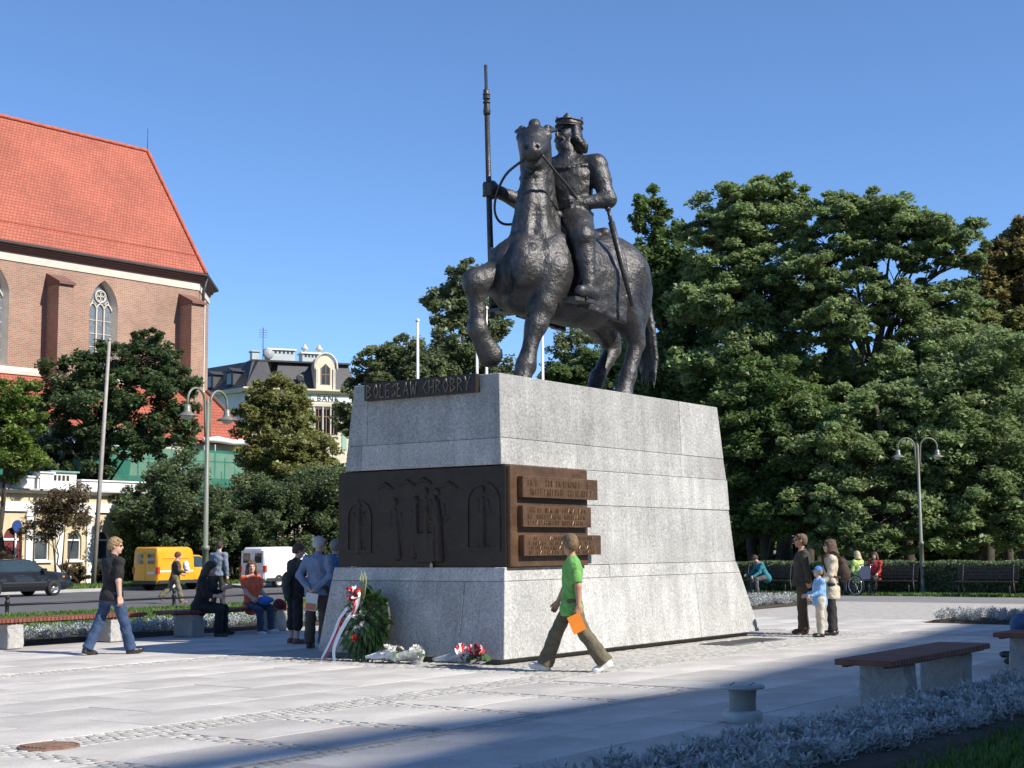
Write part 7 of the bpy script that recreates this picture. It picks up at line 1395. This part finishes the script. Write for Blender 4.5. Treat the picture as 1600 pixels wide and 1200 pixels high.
# ------------------------------------------------------------------ wreath and flowers at the foot of the pedestal
WR = thing('wreath', 'green funeral wreath with white flowers and red and white ribbons leaning on the pedestal', 'wreath', S(15.72, 13.55, 0), AX)
r = np.random.RandomState(8); M_WLEAF = mat('wreath_leaf', (0.042, 0.10, 0.026), rough=.4, var=.3, scale=5, rand=.45, island=True, trans=.15, hue=.03); M_PINE = mat('fir_sprig', (0.028, 0.055, 0.02), rough=.7, var=.3, scale=5, rand=.35, island=True)
def blade_set(n, L0, L1, wid, centre, m_, name, parent, spread):
    V = []; F = []
    for i in range(n):
        a = r.uniform(0, 2 * math.pi); f = math.sqrt(r.uniform(0.02, 1)); y = centre[1] + spread[0] * f * math.cos(a); z = centre[2] + spread[1] * f * math.sin(a); x = centre[0] + .22 * (z - .1) - .16 * (1 - f * f) + r.uniform(-.03, .03)
        d = nrm((r.uniform(-.9, -.1), math.cos(a) * 1.1 + r.uniform(-.5, .5), math.sin(a) * .9 + r.uniform(-.6, .4))); s = nrm(np.cross(d, (1, r.uniform(-.5, .5), r.uniform(-.5, .5)))); nn = np.cross(s, d); L = r.uniform(L0, L1); w = wid * r.uniform(.7, 1.3); p = np.array((x, y, z)); b = len(V)
        for q, (fl, fw) in enumerate(((0, .3), (.35, 1), (.7, .75), (1, .06))): c = p + d * L * fl - np.array((0, 0, 1)) * (.25 * L * fl * fl); V += [c + s * w * fw - nn * .0, c - nn * w * .35 * fw, c - s * w * fw]
        for q in range(3): F += [(b + 3 * q, b + 3 * q + 1, b + 3 * q + 4, b + 3 * q + 3), (b + 3 * q + 1, b + 3 * q + 2, b + 3 * q + 5, b + 3 * q + 4)]
    o = link(name, np_mesh(name, V, F, True), m_, parent); o['kind'] = 'stuff'; return o
blade_set(360, .10, .20, .03, (.0, 0, .52), M_WLEAF, 'leaves', WR, (.33, .43)); blade_set(420, .07, .15, .006, (-.0, -.05, .42), M_PINE, 'fir_sprigs', WR, (.34, .40))
m = MB(); m.lathe([(0, -.03), (.34, -.03), (.36, .0), (.34, .03), (0, .03)], 24, axis='x'); o = m.build('backing', mat('dark_moss', (0.02, 0.03, 0.012), var=.3), WR, (.14, 0, .50)); o.scale = (1, 1, 1.25); o.rotation_euler = (0, R_(12), 0)
M_PETAL = mat('white_petal', (0.74, 0.72, 0.66), rough=.6, var=.1, scale=20, trans=.2); M_PETAL_R = mat('red_petal', (0.55, 0.03, 0.035), rough=.5, var=.2, scale=20, trans=.15); M_PETAL_P = mat('pink_white_petal', (0.72, 0.35, 0.36), rough=.5, var=.3, scale=20)
def flower(rad, seed):
    q = random.Random(seed); m = MB(); n = 11
    for ring, (rr, tilt, cnt) in enumerate(((1.0, .25, 9), (.7, .8, 7), (.4, 1.2, 5))):
        for k in range(cnt):
            a = 2 * math.pi * k / cnt + ring * .4 + q.uniform(-.1, .1); ca, sa = math.cos(a), math.sin(a); L = rad * rr
            def P3(u, v): return (L * u * math.cos(tilt) * ca - v * sa * L, L * u * math.cos(tilt) * sa + v * ca * L, L * u * math.sin(tilt) + .02 * u)
            m.add([P3(.05, 0), P3(.55, .34), P3(1, 0), P3(.55, -.34)], [(0, 1, 2, 3)], True)
    return m.mesh('flower', None, False)
fm = [flower(.06, i) for i in range(3)]
for me in fm: me.materials.append(M_PETAL)
fr = flower(.055, 9); fr.materials.append(M_PETAL_R)
def put(me, name, parent, loc, rot=None): o = link(name, me, None, parent, loc); o.rotation_euler = rot or (r.uniform(-.4, .4), R_(-80) + r.uniform(-.4, .4), r.uniform(-.5, .5)); return o
for y, z in ((.16, .76), (.22, .62), (.10, .60), (.30, .55), (.26, .48), (.05, .44), (-.06, .50), (.20, .38), (.12, .30), (-.02, .66), (.33, .42), (.04, .80), (.25, .70), (.15, .5)): put(fm[r.randint(3)], 'flower', WR, (-.20 + .22 * (z - .1) + .05, y, z))
put(fr, 'flower', WR, (-.15, .02, .32))
M_RIBW = mat('white_ribbon', (0.74, 0.73, 0.74), rough=.4, var=.08, scale=6); M_RIBR = mat('red_ribbon', (0.52, 0.02, 0.03), rough=.4, var=.1, scale=6)
def ribbon(name, pts, w, m_, parent, twist=0.0, wd=(0, 1, 0)):
    pts = smooth(pts, 6); V = []; F = []
    for i, p in enumerate(pts):
        p = np.array(p); t = nrm(np.array(pts[min(i + 1, len(pts) - 1)]) - np.array(pts[max(i - 1, 0)])); s = np.array(wd, float); s = nrm(s - t * (s @ t)); nn = np.cross(t, s); a = twist * i / len(pts); q = s * math.cos(a) + nn * math.sin(a); V += [p + q * w / 2, p + nn * w * .12, p - q * w / 2]
    for i in range(len(pts) - 1):
        for k in (0, 1): F.append((3 * i + k, 3 * i + k + 1, 3 * i + 4 + k, 3 * i + 3 + k))
    return link(name, np_mesh(name, V, F, True), m_, parent)
ribbon('ribbon', [(-.05, .05, .90), (-.20, -.02, .72), (-.27, .06, .58), (-.30, .18, .38), (-.33, .25, .18), (-.34, .24, .01)], .075, M_RIBW, WR, .3); ribbon('ribbon', [(-.04, .12, .90), (-.22, -.01, .70), (-.25, .08, .56), (-.285, .20, .36), (-.31, .275, .17), (-.32, .27, .01)], .035, M_RIBR, WR, .3)
ribbon('ribbon', [(-.08, .24, .72), (-.14, .32, .58), (-.20, .36, .40), (-.27, .42, .2), (-.32, .50, .02)], .06, M_RIBW, WR, .4); ribbon('ribbon', [(-.12, .27, .62), (-.19, .33, .40), (-.26, .39, .2), (-.31, .46, .02)], .035, M_RIBR, WR, .4)
for k in range(7):
    a = 2 * math.pi * k / 7; c = np.array((-.08, .10, .93)); e = c + np.array((-.05, .12 * math.cos(a), .10 * math.sin(a))); ribbon('bow_loop', [tuple(c), tuple(c * .4 + e * .6 + np.array((-.05, -.04 * math.sin(a), .04 * math.cos(a)))), tuple(e), tuple(c * .5 + e * .5 + np.array((.02, .04 * math.sin(a), -.04 * math.cos(a)))), tuple(c)], .075, M_RIBR if k % 2 else M_RIBW, WR, .2, (1, .3, .2))
m = MB()
for k in range(7): y = -.02 + .02 * k; m.tube([(0, y * .4, .85), (.02, y, 1.05), (.03 + .01 * k, y * 1.4, 1.17 + .03 * (k % 3))], [.006, .006, .003], 5)
o = m.build('gladiolus_stems', mat('pale_green_stem', (0.32, 0.36, 0.17), var=.2), WR); o['kind'] = 'stuff'
M_CELLO = mat('cellophane', (0.75, 0.77, 0.78), rough=.12, var=.1, scale=10, bump=1.0, bscale=16, alpha=.42, spec=1.0); M_PAPERW = mat('white_wrapping', (0.74, 0.74, 0.74), rough=.6, var=.08, bump=1.0, bscale=14)
def bouquet(label, t, s, ang, flowers, wrap, L=.55, seed=1, rib=None):
    B = thing('bouquet', label, 'bouquet', S(t, s, 0), AX + ang, 'bouquets laid at the foot of the pedestal'); q = random.Random(seed)
    V = []; F = []; n = 16
    for i in range(9):
        f = i / 8; x = -L * .5 + L * f; rr = .03 + .11 * f ** 1.3
        for k in range(n): a = 2 * math.pi * k / n; wv = 1 + .22 * math.sin(3 * a + i) + q.uniform(-.12, .12); V.append((x, rr * wv * math.cos(a) * 1.25, max(.006, .07 + .05 * f + rr * wv * math.sin(a) * .8)))
    for i in range(8):
        for k in range(n): F.append((i * n + k, i * n + (k + 1) % n, (i + 1) * n + (k + 1) % n, (i + 1) * n + k))
    link('wrapping', np_mesh('wrapping', V, F, True), wrap, B)
    for k in range(11): put(flowers[k % len(flowers)], 'flower', B, (L * .5 - .10 + q.uniform(-.09, .07), q.uniform(-.13, .13), .11 + q.uniform(-.03, .09)), (q.uniform(-.5, .5), R_(35) + q.uniform(-.5, .5), q.uniform(-1, 1)))
    m = MB()
    for k in range(8): m.tube([(L * .35, q.uniform(-.06, .06), .1), (-L * .3, q.uniform(-.03, .03), .06), (-L * .6, q.uniform(-.05, .05), .03)], .005, 5)
    o = m.build('stems', mat('green_stem', (0.06, 0.13, 0.03), var=.2), B); o['kind'] = 'stuff'
    for k in range(7): a = q.uniform(0, 6.28); ribbon('leaf', [(L * .3, q.uniform(-.08, .08), .12), (L * .45, .14 * math.cos(a), .15), (L * .5, .24 * math.cos(a), .08)], .05, M_WLEAF, B)
    if rib:
        for k in range(6): a = math.pi * (k + .5) / 6; ribbon('ribbon', [(.12, 0, .18), (.13, .08 * math.cos(a), .20 + .06 * math.sin(a)), (.14, .16 * math.cos(a), .18 + .10 * math.sin(a)), (.15, .1 * math.cos(a), .16), (.12, 0, .18)], .06, rib[k % 2], B)
    return B
bouquet('bouquet wrapped in white paper nearest the green wreath', 15.62, 13.12, R_(-75), fm, M_PAPERW, .5, 1); bouquet('bouquet of white flowers second from the green wreath', 15.66, 12.78, R_(-60), fm, M_CELLO, .5, 2); 
bouquet('bouquet of red flowers with red and white bow at the right end of the row', 15.70, 12.0, R_(-80), [fr, fm[1], fr], M_CELLO, .55, 4, (M_RIBR, M_RIBW)); bouquet('small red flower bouquet closest to the pedestal corner', 15.66, 11.72, R_(-100), [fr], M_CELLO, .4, 5, (M_RIBR, M_PETAL_P))
# single flower left on the ledge under the relief
m = MB(); m.tube([(0, .06, .01), (0, -.06, .012)], .004, 5); o = m.build('stem', mat('green_stem', (0.06, 0.13, 0.03)), None); root = thing('laid_flower', 'single pale flower lying on the ledge under the bronze relief', 'flower', S(16.24, 12.8, 1.285), AX); o.parent = root; put(fm[0], 'bloom', root, (0, -.07, .02))
